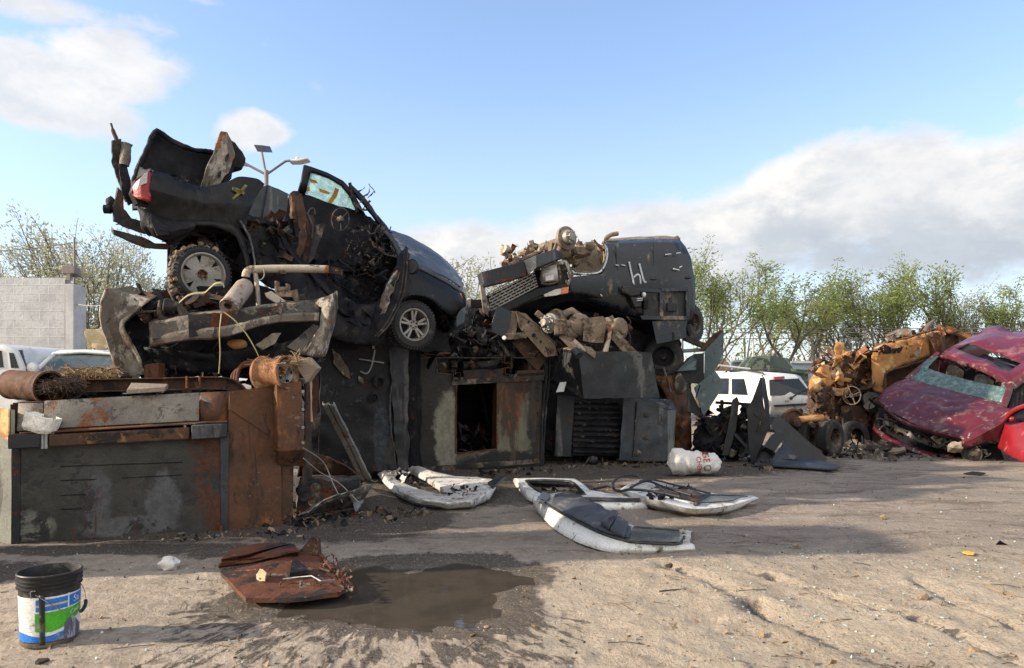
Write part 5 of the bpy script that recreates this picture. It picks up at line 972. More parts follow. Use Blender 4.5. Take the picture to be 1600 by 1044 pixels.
# steel framing on its roof
rf = thing('roof_frame', 'sooty frame of square steel tubes lying on the burnt cab roof', 'steel frame', Kp.at(780, 592))
def sqtube(p, q_, w, mat=None, nm='square_tube'):
    d = (q_-p).normalized(); e = d.cross(Z).normalized(); u_ = e.cross(d); mb = MB(); t_ = w*.1
    for s in (-1, 1): mb.beam(p+e*s*(w/2-t_/2), q_+e*s*(w/2-t_/2), t_, w); mb.beam(p+u_*s*(w/2-t_/2), q_+u_*s*(w/2-t_/2), w-2*t_, t_)
    return build(nm, mb, mat or M['burnt_dusty'], rf, bevel=.004)
sqtube(Kp.at(714, 588, -.06), Kp.at(714, 588, -.06)+Kn*1.6, .13); sqtube(Kp.at(794, 562, -.08), Kp.at(794, 562, -.08)+Kn*1.6, .13); sqtube(Kp.at(794, 580, -.08), Kp.at(794, 580, -.08)+Kn*1.6, .12)
sqtube(Kp.at(710, 577, .0), Kp.at(706, 560, .2), .1)
build('cross_beam', MB().beam(Kp.at(722, 586, .03), Kp.at(788, 582, .03), .12, .14), M['burnt_dusty'], rf, bevel=.006, crump=(.01, 4, .1))
build('cross_beam', MB().beam(Kp.at(806, 584, .03), Kp.at(852, 582, .03), .1, .1), M['rust_dark'], rf, bevel=.006)
build('rust_bar', MB().beam(Kp.at(645, 553, -.02), Kp.at(702, 550, -.02), .09, .07), M['rust_panel'], rf, bevel=.006)
build('bracket', MB().prism(Kp.pts([(683, 562), (706, 556), (710, 584), (684, 583)], .15), Kn*.06), M['burnt_dusty'], rf)
build('crate_post', MB().prism(Kp.pts([(824, 545), (856, 548), (856, 590), (824, 590)], .05), Kn*.5), M['burnt_dusty'], rf, crump=(.02, 3, .1)); 
bl2 = MB(); bl2.tube(spline(Kp.pts([(722, 572), (750, 571), (768, 569), (785, 556)], .1), 4), .075, 9); build('hose_roll', bl2, M['burnt_dusty'], rf, crump=(.015, 5, .06), smooth=60)
hp_ = thing('charred_chassis_heap', 'charred chassis hump and springs between the pickup nose and overturned truck', 'wreckage', Kp.at(740, 570, .6))
build('chassis_arch', MB().grid(rows(Kp, [(670, 548, .25), (700, 528, .2), (745, 518, .2), (775, 528, .15), (792, 558, .1), (797, 575, .1)], [(660, 530, .9), (700, 514, .9), (745, 508, .9), (780, 518, .9), (800, 545, .9), (806, 560, .9)])), M['burnt_dusty'], hp_, solid=.05, crump=(.03, 3.5, .08), smooth=60)
build('front_plate', MB().grid(rows(Kp, [(700, 560, .22), (720, 545, .2), (760, 542, .2), (788, 560, .12)], [(698, 542, .3), (722, 530, .25), (762, 527, .22), (785, 540, .18)])), M['burnt'], hp_, solid=.03, crump=(.03, 4, .08))
cs = MB(); scrap(cs, lambda q: Kp.at(q.uniform(650, 800), q.uniform(515, 572), q.uniform(-.05, .7)), 240, .08, .42, 42, 'srbpc', 3)
scrap(cs, lambda q: Kp.at(q.uniform(690, 770), q.uniform(485, 520), q.uniform(.3, 1.1)), 80, .1, .45, 43, 'srbp', 3); build('torn_metal', cs, [M['burnt'], M['burnt_dusty'], M['burnt']], hp_, smooth=0)
build('grey_lump', MB().rock(Kp.at(745, 498, .9), (.26, .2, .1), 3, .3), M['tyre'], hp_, smooth=60); build('tan_slab', MB().beam(Kp.at(750, 503, .9), Kp.at(772, 502, .9), .12, .08), M['tan_frame'], hp_)
build('back_box', MB().prism(Kp.pts([(735, 468), (762, 470), (762, 515), (735, 512)], 1.2), Kn*.4), M['burnt_dusty'], hp_, crump=(.02, 3, .12))
build('under_fill', MB().prism(Kp.pts([(640, 530), (800, 520), (850, 545), (850, 590), (640, 590)], 1.4), Kn*.3), M['burnt'], hp_, crump=(.05, 2, .2))

# ---------------------------------------------------------------- axles, frame rail, plates below the overturned truck
G = vpl(790, 12.35, 1000, 12.75); Gn = G.n
fr = thing('tan_frame_rail', 'dusty tan truck frame rail with holes leaning under the overturned truck', 'frame rail', G.at(830, 560))
build('rail_web', MB().prism(G.pts([(806, 487), (822, 490), (838, 508), (868, 540), (872, 556), (852, 558), (812, 512)]), Gn*.03), M['tan_frame'], fr, bevel=.006, crump=(.006, 4, .1))
build('rail_flange', MB().prism([G.at(806, 487, -.02), G.at(838, 507, -.02), G.at(870, 540, -.02), G.at(870, 540, .12), G.at(838, 507, .12), G.at(806, 487, .12)], Z*.02), M['tan_frame'], fr)
h_ = MB()
for x, y, r_ in ((834, 524, .035), (845, 534, .02), (826, 503, .02)): h_.disc(G.at(x, y, -.012), Gn, r_, .014, 12)
build('rail_hole', h_, M['burnt'], fr)
build('cross_member', MB().prism(G.pts([(795, 486), (812, 487), (806, 522), (788, 534), (786, 520)], .05), Gn*.12), M['tan_frame'], fr, bevel=.008)
build('cross_member', MB().beam(G.at(786, 527, .05), G.at(822, 524, .05), .1, .1), M['tan_frame'], fr, bevel=.008)
build('gusset', MB().prism(G.pts([(800, 535), (830, 520), (856, 560), (840, 580), (820, 560)], .2), Gn*.05), M['rust_dark'], fr)
o = build('navy_plate', MB().prism(G.pts([(777, 477), (800, 487), (795, 515), (786, 527), (768, 518), (769, 503)], -.12), Gn*.015), M['navy'], bevel=.004); tag(o, 'small dark navy steel plate standing left of the tan frame rail', 'steel plate')
o = build('round_cap', MB().disc(G.at(788, 528, -.2), Vector((-.2, -1, .2)), .035, .03, 14), M['lamp_white'], bevel=.004); o.name = 'white_disc'; tag(o, 'small white round disc at the lower corner of the navy plate', 'cap')
axl = thing('rear_axle', 'dusty tan truck axle with hubs and differential under the dark overturned truck', 'axle', G.at(910, 540))
hA, hB = G.at(858, 505, -.12), G.at(968, 514, -.12); aa = (hB-hA).normalized()
build('axle_tube', MB().tube([hA, hA+aa*.3, G.at(912, 505, -.1), hB-aa*.2, hB], [.06, .075, .085, .07, .06], 14), M['tan_frame'], axl, smooth=60)
build('differential', MB().lathe(G.at(905, 508, -.1), Vector((.4, -.8, .2)), [(.001, -.18), (.15, -.16), (.2, -.05), (.2, .05), (.16, .1), (.08, .16), (.06, .22), (.001, .22)], 20), M['tan_frame'], axl, crump=(.015, 5, .06), smooth=60)
hb_ = MB(); ha = (-aa*.8-Gn*.6).normalized()
hb_.lathe(hA, ha, [(.001, -.1), (.15, -.1), (.17, -.06), (.17, .0), (.14, .02), (.13, .06), (.09, .06), (.08, .12), (.06, .16), (.001, .16)], 26)
_, e1, e2 = frame(ha)
for k in range(8): hb_.tube([hA+(e1*math.cos(k*.785)+e2*math.sin(k*.785))*.11+ha*.05, hA+(e1*math.cos(k*.785)+e2*math.sin(k*.785))*.11+ha*.12], .012, 6)
build('wheel_hub', hb_, M['alloy'], axl, smooth=40)
dm_ = MB(); dm_.lathe(G.at(868, 500, .05), ha, [(.001, -.08), (.18, -.08), (.19, 0), (.17, .05), (.001, .05)], 24); build('brake_drum', dm_, M['tan_frame'], axl, smooth=40)
dm_ = MB(); h2 = (aa*.5-Gn*.85).normalized(); dm_.lathe(hB, h2, [(.001, -.1), (.17, -.1), (.19, -.03), (.19, .02), (.16, .05), (.1, .06), (.08, .1), (.001, .1)], 24)
_, e1, e2 = frame(h2)
for k in range(8): dm_.disc(hB+(e1*math.cos(k*.785)+e2*math.sin(k*.785))*.13+h2*.05, h2, .016, .03, 7)
build('brake_drum', dm_, M['tan_frame'], axl, smooth=40)
build('skid_plate', MB().prism(G.pts([(918, 497), (942, 495), (947, 500), (943, 535), (926, 536), (911, 533), (912, 510)], -.32), Gn*.02), M['tan_frame'], axl, bevel=.005, crump=(.01, 5, .08))
for kn in (MB().box(G.at(875, 512, -.2), (.2, .2, .26)), MB().rock(G.at(890, 520, -.1), (.16, .12, .12), 6), MB().rock(G.at(950, 508, -.1), (.13, .12, .12), 9)): build('knuckle', kn, M['tan_frame'], axl, bevel=.02, crump=(.015, 6, .05))
for L, r_ in (([(838, 488), (850, 498)], .05), ([(880, 492), (893, 486), (905, 495)], .07)): build('brake_chamber', MB().tube(G.pts(L, -.03), r_, 10), M['tan_frame'], axl, smooth=60)
build('brake_hose', MB().tube(spline(G.pts([(885, 525), (900, 535), (915, 540)], -.2), 3), .02, 7), M['burnt_dusty'], axl, smooth=60)
for k, (a_, b_) in enumerate((((955, 524), (985, 556)), ((960, 520), (992, 552)), ((875, 522), (904, 552)), ((881, 519), (911, 549)))): build('leaf_spring', MB().beam(G.at(*a_, -.2), G.at(*b_, -.25), .03, .09), M['tan_frame'], axl)
build('shock_absorber', MB().tube(G.pts([(954, 512), (951, 530), (945, 552)], -.3), [.035, .035, .05], 10), M['pipe'], axl, smooth=60)
build('prop_tube', MB().tube(G.pts([(895, 533), (912, 548), (925, 562)], -.25), .055, 12), M['muffler'], axl, smooth=60)
o = build('burnt_back_sheet', MB().prism(G.pts([(775, 470), (850, 462), (960, 480), (1060, 500), (1065, 578), (960, 580), (890, 580), (855, 600), (780, 560)], 1.1), Gn*.05), M['burnt'], crump=(.06, 2.5, .15)); tag(o, 'charred sheet standing in the dark behind the tan axle', 'metal sheet')
jk = MB(); scrap(jk, lambda q: G.at(q.uniform(835, 990), q.uniform(495, 555), q.uniform(.05, .6)), 110, .1, .4, 51, 'srbc', 3)
o = build('axle_scrap', jk, [M['tan_frame'], M['rust_dark'], M['burnt']], smooth=0); tag(o, 'tangle of dusty suspension scrap behind the tan axle', 'scrap', kind='stuff')
# grey bent plates
T1 = vpl(870, 12.1, 1030, 12.3, lean=R(10)); 
tb = thing('grey_armour_box', 'large blue grey bent steel plate box under the tan axle', 'steel plate', T1.at(950, 622))
build('front_plate', MB().prism(T1.pts([(903, 549), (1000, 550), (1018, 552), (1030, 622), (912, 623)]), T1.n*.02), M['plate_grey'], tb, bevel=.004, crump=(.012, 2.6, .12), smooth=60)
sd_ = MB(); sd_.prism([T1.at(903, 549), T1.at(912, 623), T1.at(862, 592, .55), T1.at(877, 546, .5)], Vector((.012, .012, 0))); build('side_plate', sd_, M['plate_black'], tb)
tp2 = MB(); tp2.prism([T1.at(903, 549), T1.at(877, 545, .5), T1.at(892, 540, .6), T1.at(908, 546, .1)], Z*.015); build('top_lip', tp2, M['tan_frame'], tb)
build('top_bracket', MB().prism(T1.pts([(912, 541), (924, 543), (931, 550), (930, 560), (918, 552)], -.05), T1.n*.04), M['wood'], tb)
build('top_tube', MB().tube([T1.at(898, 548, .1), T1.at(905, 556, -.02)], .07, 10), M['plate_grey'], tb)
o = build('white_tag_plate', MB().prism(T1.pts([(875, 598), (885, 597), (881, 612), (869, 613)], .2), T1.n*.02), M['lamp_white']); tag(o, 'small whitish plate stuck in the gap left of the grey plate box', 'plate')
# louvred burnt truck front
U = vpl(850, 12.75, 1060, 13.35); Un = U.n
gt = thing('burnt_truck_front', 'black burnt truck front with louvres and a flat grey door plate, below the grey plates', 'vehicle wreck', Vector((U.at(950, 700).x, 13.6, 0)))
lv = MB()
for k in range(10):
    y0 = 627+k*8.7; lv.beam(U.at(894, y0, .02), U.at(970, y0+.5, .02), .09, .045)
build('louvre_panel', lv, M['burnt'], gt, crump=(.012, 5, .08))
build('louvre_back', MB().prism(U.pts([(893, 620), (972, 620), (968, 712), (890, 712)], .06), Un*.05), M['burnt'], gt)
fk = MB(); q = random.Random(9)
for k in range(26): x, y = q.uniform(900, 964), 628+8.7*q.randrange(10); fk.prism(U.pts([(x, y), (x+q.uniform(3, 12), y+q.uniform(-1, 1)), (x+q.uniform(2, 9), y+3)], -.02), Un*.006)
build('ash_flake', fk, M['burnt_dusty'], gt, smooth=0)
build('side_post', MB().prism(U.pts([(871, 618), (898, 620), (892, 714), (867, 713)], -.05), Un*.08), M['plate_black'], gt, bevel=.006)
build('back_sheet', MB().prism(U.pts([(838, 560), (880, 540), (925, 545), (925, 630), (838, 630)], .95), Un*.05), M['burnt'], gt, crump=(.03, 3, .1))
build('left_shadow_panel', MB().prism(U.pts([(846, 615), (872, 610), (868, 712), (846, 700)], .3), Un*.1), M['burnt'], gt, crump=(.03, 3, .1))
build('door_plate', MB().prism(U.pts([(975, 622), (1000, 623), (1043, 641), (1043, 722), (967, 720)], -.18), Un*.015), M['plate_grey'], gt, bevel=.004, crump=(.012, 3, .1), smooth=60)
build('door_fold', MB().prism([U.at(1000, 623, -.18), U.at(1044, 641, -.18), U.at(1056, 640, .1), U.at(1050, 625, .2)], Z*.012), M['plate_grey'], gt)
build('door_return', MB().prism([U.at(1043, 641, -.18), U.at(1043, 722, -.18), U.at(1052, 716, .2), U.at(1056, 640, .1)], Vector((.01, .01, 0))), M['galv'], gt)
wl = MB(); wl.beam(U.at(995, 628, -.19), U.at(989, 716, -.19), .03, .012); wl.rock(U.at(1010, 648, -.19), (.06, .012, .05), 3); wl.rock(U.at(1008, 684, -.19), (.07, .012, .05), 4); wl.rock(U.at(996, 708, -.19), (.07, .012, .06), 5)
build('weld_scar', wl, M['burnt_dusty'], gt)
build('bulk', MB().prism(U.pts([(850, 600), (1060, 600), (1060, 718), (850, 712)], .4), Un*1.8), M['burnt'], gt)
hq = MB(); hq.tube(spline(U.pts([(921, 715), (914, 728), (918, 738), (930, 741), (940, 732), (941, 716)], -.1), 4), .022, 7); hq.rock(U.at(926, 720, -.05), (.1, .08, .1), 3); build('hanging_hose', hq, M['plastic'], gt, smooth=60)
# rusty cab edge and wheels to the right
Wp = vpl(1020, 13.5, 1085, 13.9); Wn = Wp.n
rc = thing('rust_streaked_cab', 'brown rust streaked cab pillar crushed beneath the overturned truck', 'vehicle wreck', Vector((Wp.at(1055, 700).x, 14, 0)))
build('pillar', MB().grid(rows(Wp, [(1020, 575, .2), (1030, 600, .0), (1045, 640, -.05), (1052, 680, .0), (1058, 715, .1)], [(1045, 575, .0), (1050, 600, -.12), (1056, 640, -.16), (1066, 680, -.12), (1068, 718, .0)], [(1070, 580, .1), (1072, 610, -.05), (1077, 645, -.1), (1080, 685, -.05), (1079, 710, .1)])), M['rust_panel'], rc, solid=.03, crump=(.035, 3.5, .07), smooth=60)
build('window_bar', MB().tube(Wp.pts([(1037, 575), (1048, 612)], -.2), .02, 6), M['fender_pale'], rc)
build('grey_cover', MB().rock(Wp.at(1063, 600, -.15), (.13, .1, .2), 6, .3), M['fender_pale'], rc, smooth=60)
build('hose', MB().tube(spline(Wp.pts([(1070, 630), (1080, 635), (1078, 650)], -.1), 4), .015, 6), M['plastic'], rc)
build('top_frame', MB().beam(Wp.at(1022, 573, -.05), Wp.at(1075, 582, -.05), .06, .06), M['burnt_dusty'], rc)
build('cab_bulk', MB().prism(Wp.pts([(1015, 570), (1080, 578), (1080, 712), (1015, 715)], .35), Wn*1.2), M['burnt'], rc, crump=(.04, 2, .2))

# ---------------------------------------------------------------- overturned dark truck
Q = vpl(890, 13.1, 1085, 13.5); Qn = Q.n; Qu = (Q.at(1085, 592)-Q.at(890, 592)).normalized()
ot = thing('overturned_truck', 'dark navy truck upside down on the right stack with hl sprayed on it', 'truck', Q.at(1000, 540, .9))
side = [  # rows from sill (top, since it is upside down) to roof
 [(946, 378, .32), (985, 376, .28), (1040, 374, .28), (1062, 376, .34)],
 [(949, 383, .10), (985, 381, .08), (1045, 380, .08), (1070, 386, .2)],
 [(948, 398, .01), (985, 396, .0), (1045, 396, .0), (1078, 402, .12)],
 [(940, 428, -.02), (985, 428, -.03), (1045, 428, -.03), (1083, 430, .1)],
 [(886, 434, .0), (960, 440, -.03), (1045, 442, -.03), (1085, 446, .1)],
 [(884, 448, .0), (955, 456, -.02), (1045, 462, -.02), (1086, 466, .1)],
 [(886, 461, .02), (950, 472, .0), (1040, 484, .0), (1085, 490, .1)],
 [(893, 464, .08), (962, 486, .05), (1030, 506, .05), (1080, 506, .14)]]
build('body_side', MB().grid([spline([Q.at(x, y, o_) for x, y, o_ in L], 5) for L in side]), M['navy'], ot, solid=.03, crump=(.006, 2.5, .2), smooth=70)
tpg = MB().grid([[Q.at(946, 378, .32), Q.at(985, 376, .28), Q.at(1040, 374, .28), Q.at(1062, 376, .34)], [Q.at(946, 374, .9), Q.at(985, 372, .9), Q.at(1040, 371, .9), Q.at(1062, 373, .9)], [Q.at(946, 378, 1.9), Q.at(985, 376, 1.9), Q.at(1040, 375, 1.9), Q.at(1062, 377, 1.9)]])
build('floor_pan', tpg, M['tan_frame'], ot, solid=.03, crump=(.02, 2, .15))
bkp = MB(); bkp.grid([[Q.at(1062, 376, .34), Q.at(1070, 386, .2), Q.at(1078, 402, .12), Q.at(1083, 430, .1), Q.at(1085, 446, .1), Q.at(1085, 490, .1), Q.at(1080, 506, .14)], [Q.at(1062, 376, 1.9), Q.at(1070, 390, 1.95), Q.at(1078, 406, 1.95), Q.at(1083, 430, 1.95), Q.at(1085, 446, 1.95), Q.at(1083, 490, 1.9), Q.at(1078, 500, 1.9)]])
build('body_back', bkp, M['navy'], ot, solid=.03)
build('interior_fill', MB().prism(Q.pts([(955, 385), (1060, 382), (1078, 440), (1078, 500), (1030, 500), (955, 470)], .5), Qn*1.2), M['burnt'], ot)
dl = MB(); dl.tube(spline(Q.pts([(1021, 380), (1021, 430), (1020, 470)], -.035), 4), .006, 5); dl.tube(spline(Q.pts([(962, 384), (966, 430), (980, 470), (1000, 490)], -.03), 4), .006, 5); build('door_gap', dl, M['burnt'], ot)
hd_ = MB()
for x, y in ((1020, 436), (1074, 434)): hd_.rock(Q.at(x, y, -.05 if x < 1050 else .03), (.075, .03, .028), 2, .1)
build('door_handle', hd_, M['plastic'], ot, smooth=60)
# armour boxes on the side
fm_ = MB()
for L in ([(996, 450), (1034, 452), (1034, 458), (996, 456)], [(1034, 450), (1076, 449), (1076, 455), (1034, 456)], [(1072, 455), (1078, 455), (1078, 498), (1072, 497)], [(1031, 456), (1037, 456), (1037, 499), (1031, 499)], [(1000, 493), (1078, 494), (1077, 500), (1003, 500)]): fm_.prism(Q.pts(L, -.1), Qn*.09)
build('panel_frame', fm_, M['navy'], ot, bevel=.008)
build('recess_panel', MB().prism(Q.pts([(1037, 455), (1072, 455), (1072, 495), (1037, 497)], -.03), Qn*.02), M['plate_black'], ot, bevel=.003); build('recess_panel', MB().prism(Q.pts([(1001, 456), (1031, 457), (1031, 494), (1006, 494)], -.03), Qn*.02), M['plate_black'], ot, bevel=.003)
bxm = MB(); bxm.prism(Q.pts([(1043, 473), (1058, 474), (1058, 486), (1043, 486)], -.09), Qn*.06); bxm.disc(Q.at(1047, 466, -.035), Qn, .02, .02, 10); build('gun_port', bxm, M['plate_black'], ot, bevel=.006)
mrm = MB(); mrm.prism(Q.pts([(972, 446), (986, 446), (1000, 452), (1001, 462), (986, 464), (975, 458)], -.22), Qn*.2); mrm.prism(Q.pts([(985, 463), (1003, 463), (1003, 480), (992, 482)], -.2), Qn*.18); build('side_mirror', mrm, M['plastic'], ot, bevel=.03, bseg=3)
bxm = MB(); bxm.prism(Q.pts([(1006, 468), (1013, 468), (1013, 482), (1006, 482)], -.12), Qn*.1); build('socket', bxm, M['burnt'], ot, bevel=.004); build('grey_lump', MB().rock(Q.at(1006, 461, -.13), (.035, .04, .05), 2), M['lamp_white'], ot, smooth=60)
cl_ = MB()
for y in (467, 470): cl_.beam(Q.at(995, y, -.22), Q.at(1004, y-1, -.22), .012, .012)
build('chrome_strip', cl_, M['lamp_white'], ot)
build('skirt_plate', MB().prism(Q.pts([(1019, 502), (1075, 498), (1072, 512), (1073, 528), (1026, 538)], -.04), Qn*.02), M['navy'], ot, bevel=.003)
build('skirt_slot', MB().prism(Q.pts([(1050, 520), (1053, 519), (1055, 532), (1051, 533)], -.046), Qn*.01), M['burnt'], ot)
# cut window
we = spline(Q.pts([(892, 424), (900, 428), (922, 429), (938, 426), (946, 415), (950, 400), (949, 388), (944, 381)], -.035), 5)
wi = [p+Vector((-.04, 0, .05))*0 for p in we]; cen = Q.at(915, 400, -.03)
build('window_edge', MB().grid([we, [p+(cen-p)*.07 for p in we]]), M['white_edge'], ot, solid=.03)
build('cabin_lining', MB().grid(rows(Q, [(895, 428, .08), (925, 428, .08), (945, 418, .1), (949, 386, .1)], [(895, 424, .7), (920, 424, .75), (940, 415, .75), (943, 384, .7)])), M['interior_tan'], ot, solid=.02, crump=(.02, 4, .1))
build('cabin_back', MB().prism(Q.pts([(893, 392), (900, 388), (925, 384), (945, 384), (945, 428), (893, 430)], .72), Qn*.03), M['interior_tan'], ot, crump=(.03, 4, .1))
# letters sprayed on the side
sp2 = MB()
def stroke(L, w=.032):
    p = spline(Q.pts(L, -.066), 4); 
    for a_, b_ in zip(p, p[1:]): sp2.beam(a_, b_, w, .006, up=Z) if False else None
    e = [(p[min(i+1, len(p)-1)]-p[max(i-1, 0)]).normalized().cross(Qn)*w/2 for i in range(len(p))]
    sp2.grid([[p[i]+e[i] for i in range(len(p))], [p[i]-e[i] for i in range(len(p))]])
stroke([(983, 409), (986, 424), (991, 445)]); stroke([(990, 434), (996, 429), (1000, 432), (1001, 444)]); stroke([(999, 412), (1003, 428), (1007, 441), (1010, 440)])
for L in ([(962, 414), (967, 415)], [(971, 414), (977, 415)], [(1052, 420), (1062, 422)], [(1062, 418), (1066, 416)], [(1040, 398), (1049, 397)], [(1057, 396), (1064, 395)], [(938, 460), (941, 463)]): stroke(L, .02)
build('sprayed_letters', sp2, M['white_spray'], ot, solid=.004)
# nose: grille, lamps, armour
N_ = vpl(752, 12.5, 892, 12.9); Nn = N_.n
build('grille_back', MB().prism(N_.pts([(760, 462), (835, 424), (880, 412), (885, 448), (830, 462), (770, 492)], .12), Nn*.1), M['burnt'], ot)
gr = MB()
for k in range(7):
    t_ = k/6; a_ = (763+t_*4, 458+t_*27); b_ = (834+t_*6, 421+t_*26); gr.beam(N_.at(*a_, -.02), N_.at(*b_, -.02), .022, .03, up=Nn)
    if k < 6:
        for j in range(9):
            u_ = (j+.5*(k % 2))/9; x, y = a_[0]+(b_[0]-a_[0])*u_, a_[1]+(b_[1]-a_[1])*u_; gr.beam(N_.at(x, y, -.01), N_.at(x+1.5, y+4.6, -.01), .014, .02)
build('grille', gr, M['alloy'], ot)
build('lip', MB().prism(N_.pts([(764, 486), (840, 450), (886, 442), (890, 452), (845, 462), (768, 498)], -.02), Nn*.1), M['black_paint'], ot, bevel=.012)
build('hood_panel', MB().grid(rows(N_, [(768, 498, 0), (830, 468, 0), (890, 454, .05), (960, 470, .15)], [(785, 505, .2), (840, 485, .15), (900, 470, .2), (965, 486, .3)], [(800, 500, .9), (850, 495, .9), (910, 492, .9), (980, 500, .9)])), M['black_paint'], ot, solid=.02, crump=(.015, 3, .12), smooth=60)
build('roof_crush', MB().grid(rows(Q, [(893, 464, .08), (962, 487, .06), (1030, 507, .06)], [(905, 480, .5), (970, 505, .5), (1035, 530, .5)], [(915, 495, 1.2), (975, 520, 1.2), (1040, 545, 1.2)])), M['burnt'], ot, solid=.02, crump=(.03, 3, .15))
build('bumper_armour', MB().prism(N_.pts([(752, 425), (819, 408), (824, 421), (822, 431), (790, 440), (757, 448)], -.12), Nn*.35), M['plate_black'], ot, bevel=.01)
bz = MB(); bz.prism([N_.at(819, 407, -.12), N_.at(837, 399, -.36), N_.at(839, 418, -.36), N_.at(823, 431, -.12)], Nn*.3); build('bumper_wedge', bz, M['plate_grey'], ot, bevel=.008, label='pale lit wedge of the bumper')
build('bumper_armour', MB().prism([N_.at(837, 399, -.36), N_.at(867, 389, -.36), N_.at(871, 405, -.36), N_.at(839, 418, -.36)], Nn*.4), M['plate_grey'], ot, bevel=.008, label='grey right hand bumper box')
build('bumper_end', MB().prism([N_.at(867, 389, -.36), N_.at(877, 394, -.05), N_.at(880, 404, -.05), N_.at(871, 405, -.36)], Nn*.2), M['plate_black'], ot)
lmn = node('headlamp', ot)
build('lens', MB().grid(rows(N_, [(848, 420, -.08), (858, 416, -.12), (869, 413, -.1)], [(847, 430, -.08), (859, 428, -.14), (871, 426, -.11)], [(848, 441, -.06), (860, 440, -.1), (872, 438, -.08)])), M['lens_clear'], lmn, solid=.02, smooth=60)
build('lamp_bezel', MB().tube(spline(N_.pts([(847, 419), (870, 411), (874, 438), (847, 443), (847, 419)], -.07), 3), .022, 7), M['fender_pale'], lmn)
build('reflector', MB().prism(N_.pts([(852, 432), (865, 429), (866, 437), (853, 439)], -.145), Nn*.02), M['lamp_white'], lmn)
build('corner_fender', MB().grid(rows(N_, [(870, 410, -.06), (884, 408, -.02), (894, 428, .05), (892, 442, .08), (882, 452, .06)], [(873, 414, -.1), (881, 414, -.08), (889, 430, -.02), (887, 441, 0), (879, 448, .0)])), M['fender_pale'], ot, solid=.02, crump=(.01, 6, .06), smooth=60)
build('inner_fender', MB().prism(N_.pts([(868, 408), (882, 412), (888, 432), (878, 448), (866, 440)], .08), Nn*.06), M['burnt_dusty'], ot)
mkn = build('marker_light', MB().prism(N_.pts([(850, 460), (868, 452), (888, 449), (887, 457), (868, 462), (851, 464)], -.05), Nn*.06), M['lens_clear'], ot, bevel=.008)
build('amber_end', MB().prism(N_.pts([(877, 450), (889, 448), (888, 458), (877, 460)], -.06), Nn*.06), M['amber'], mkn, bevel=.006)
build('side_stay', MB().prism(N_.pts([(750, 445), (757, 443), (763, 486), (762, 492), (756, 490)], -.02), Nn*.06), M['fender_pale'], ot, bevel=.004)
sc2 = MB(); scrap(sc2, lambda q: Q.at(q.uniform(878, 900), q.uniform(395, 430), q.uniform(.0, .5)), 40, .08, .25, 61, 'srb', 3); scrap(sc2, lambda q: N_.at(q.uniform(842, 870), q.uniform(400, 420), q.uniform(.0, .3)), 14, .06, .2, 62, 'sb', 3); build('engine_scrap', sc2, [M['burnt_dusty'], M['tan_frame'], M['burnt']], ot, smooth=0)
# underside showing at the top
uh = Q.at(889, 371, -.1); ud = (Vector((.55, -.8, .05))).normalized()
hb2 = MB(); hb2.lathe(uh, ud, [(.001, -.14), (.1, -.14), (.2, -.12), (.21, -.1), (.21, -.05), (.14, -.04), (.13, .02), (.12, .06), (.075, .07), (.07, .1), (.001, .1)], 32)
_, e1, e2 = frame(ud)
for k in range(6): hb2.disc(uh+(e1*math.cos(k*1.05)+e2*math.sin(k*1.05))*.1+ud*.07, ud, .014, .05, 7)
build('wheel_hub', hb2, M['alloy'], ot, smooth=40)
build('brake_disc', MB().lathe(uh, ud, [(.12, -.04), (.205, -.045), (.212, -.07), (.212, -.1), (.12, -.1)], 32), M['tan_frame'], ot, smooth=40)
arm = MB(); arm.beam(Q.at(884, 376, .1), Q.at(795, 414, .3), .07, .06); arm.beam(Q.at(880, 384, .1), Q.at(840, 400, .4), .05, .05); arm.tube([Q.at(870, 378, 0), Q.at(862, 400, .0)], .025, 7); arm.prism(Q.pts([(800, 412), (828, 396), (842, 392), (846, 400), (820, 408), (800, 420)], .25), Qn*.2); arm.tube([uh-ud*.1, uh-ud*1.5], .06, 10)
build('control_arm', arm, M['tan_frame'], ot, bevel=.012)
un = MB(); un.rock(Q.at(880, 392, .1), (.14, .12, .16), 3); un.rock(Q.at(905, 394, .3), (.22, .2, .12), 5); un.rock(Q.at(922, 384, .1), (.1, .1, .08), 7); scrap(un, lambda q: Q.at(q.uniform(786, 885), 416-(q.random()*85)*.36+q.uniform(-4, 6), q.uniform(.1, .7)), 90, .08, .4, 63, 'srbc', 3)
scrap(un, lambda q: Q.at(q.uniform(890, 946), q.uniform(380, 390), q.uniform(.2, 1)), 40, .08, .35, 64, 'srbc', 3); build('underbody', un, [M['tan_frame'], M['rust_dark'], M['pipe']], ot, smooth=50)
tb_ = MB(); tb_.tube(spline(Q.pts([(946, 380), (948, 372), (955, 367), (966, 365)], .5), 4), .045, 8); tb_.tube(Q.pts([(984, 378), (996, 374)], .7), .05, 7); tb_.box(Q.at(1012, 374, .8), (.24, .2, .06)); tb_.tube(Q.pts([(1042, 376), (1060, 370)], .7), .03, 7)
build('chassis_bracket', tb_, M['tan_frame'], ot, bevel=.01)
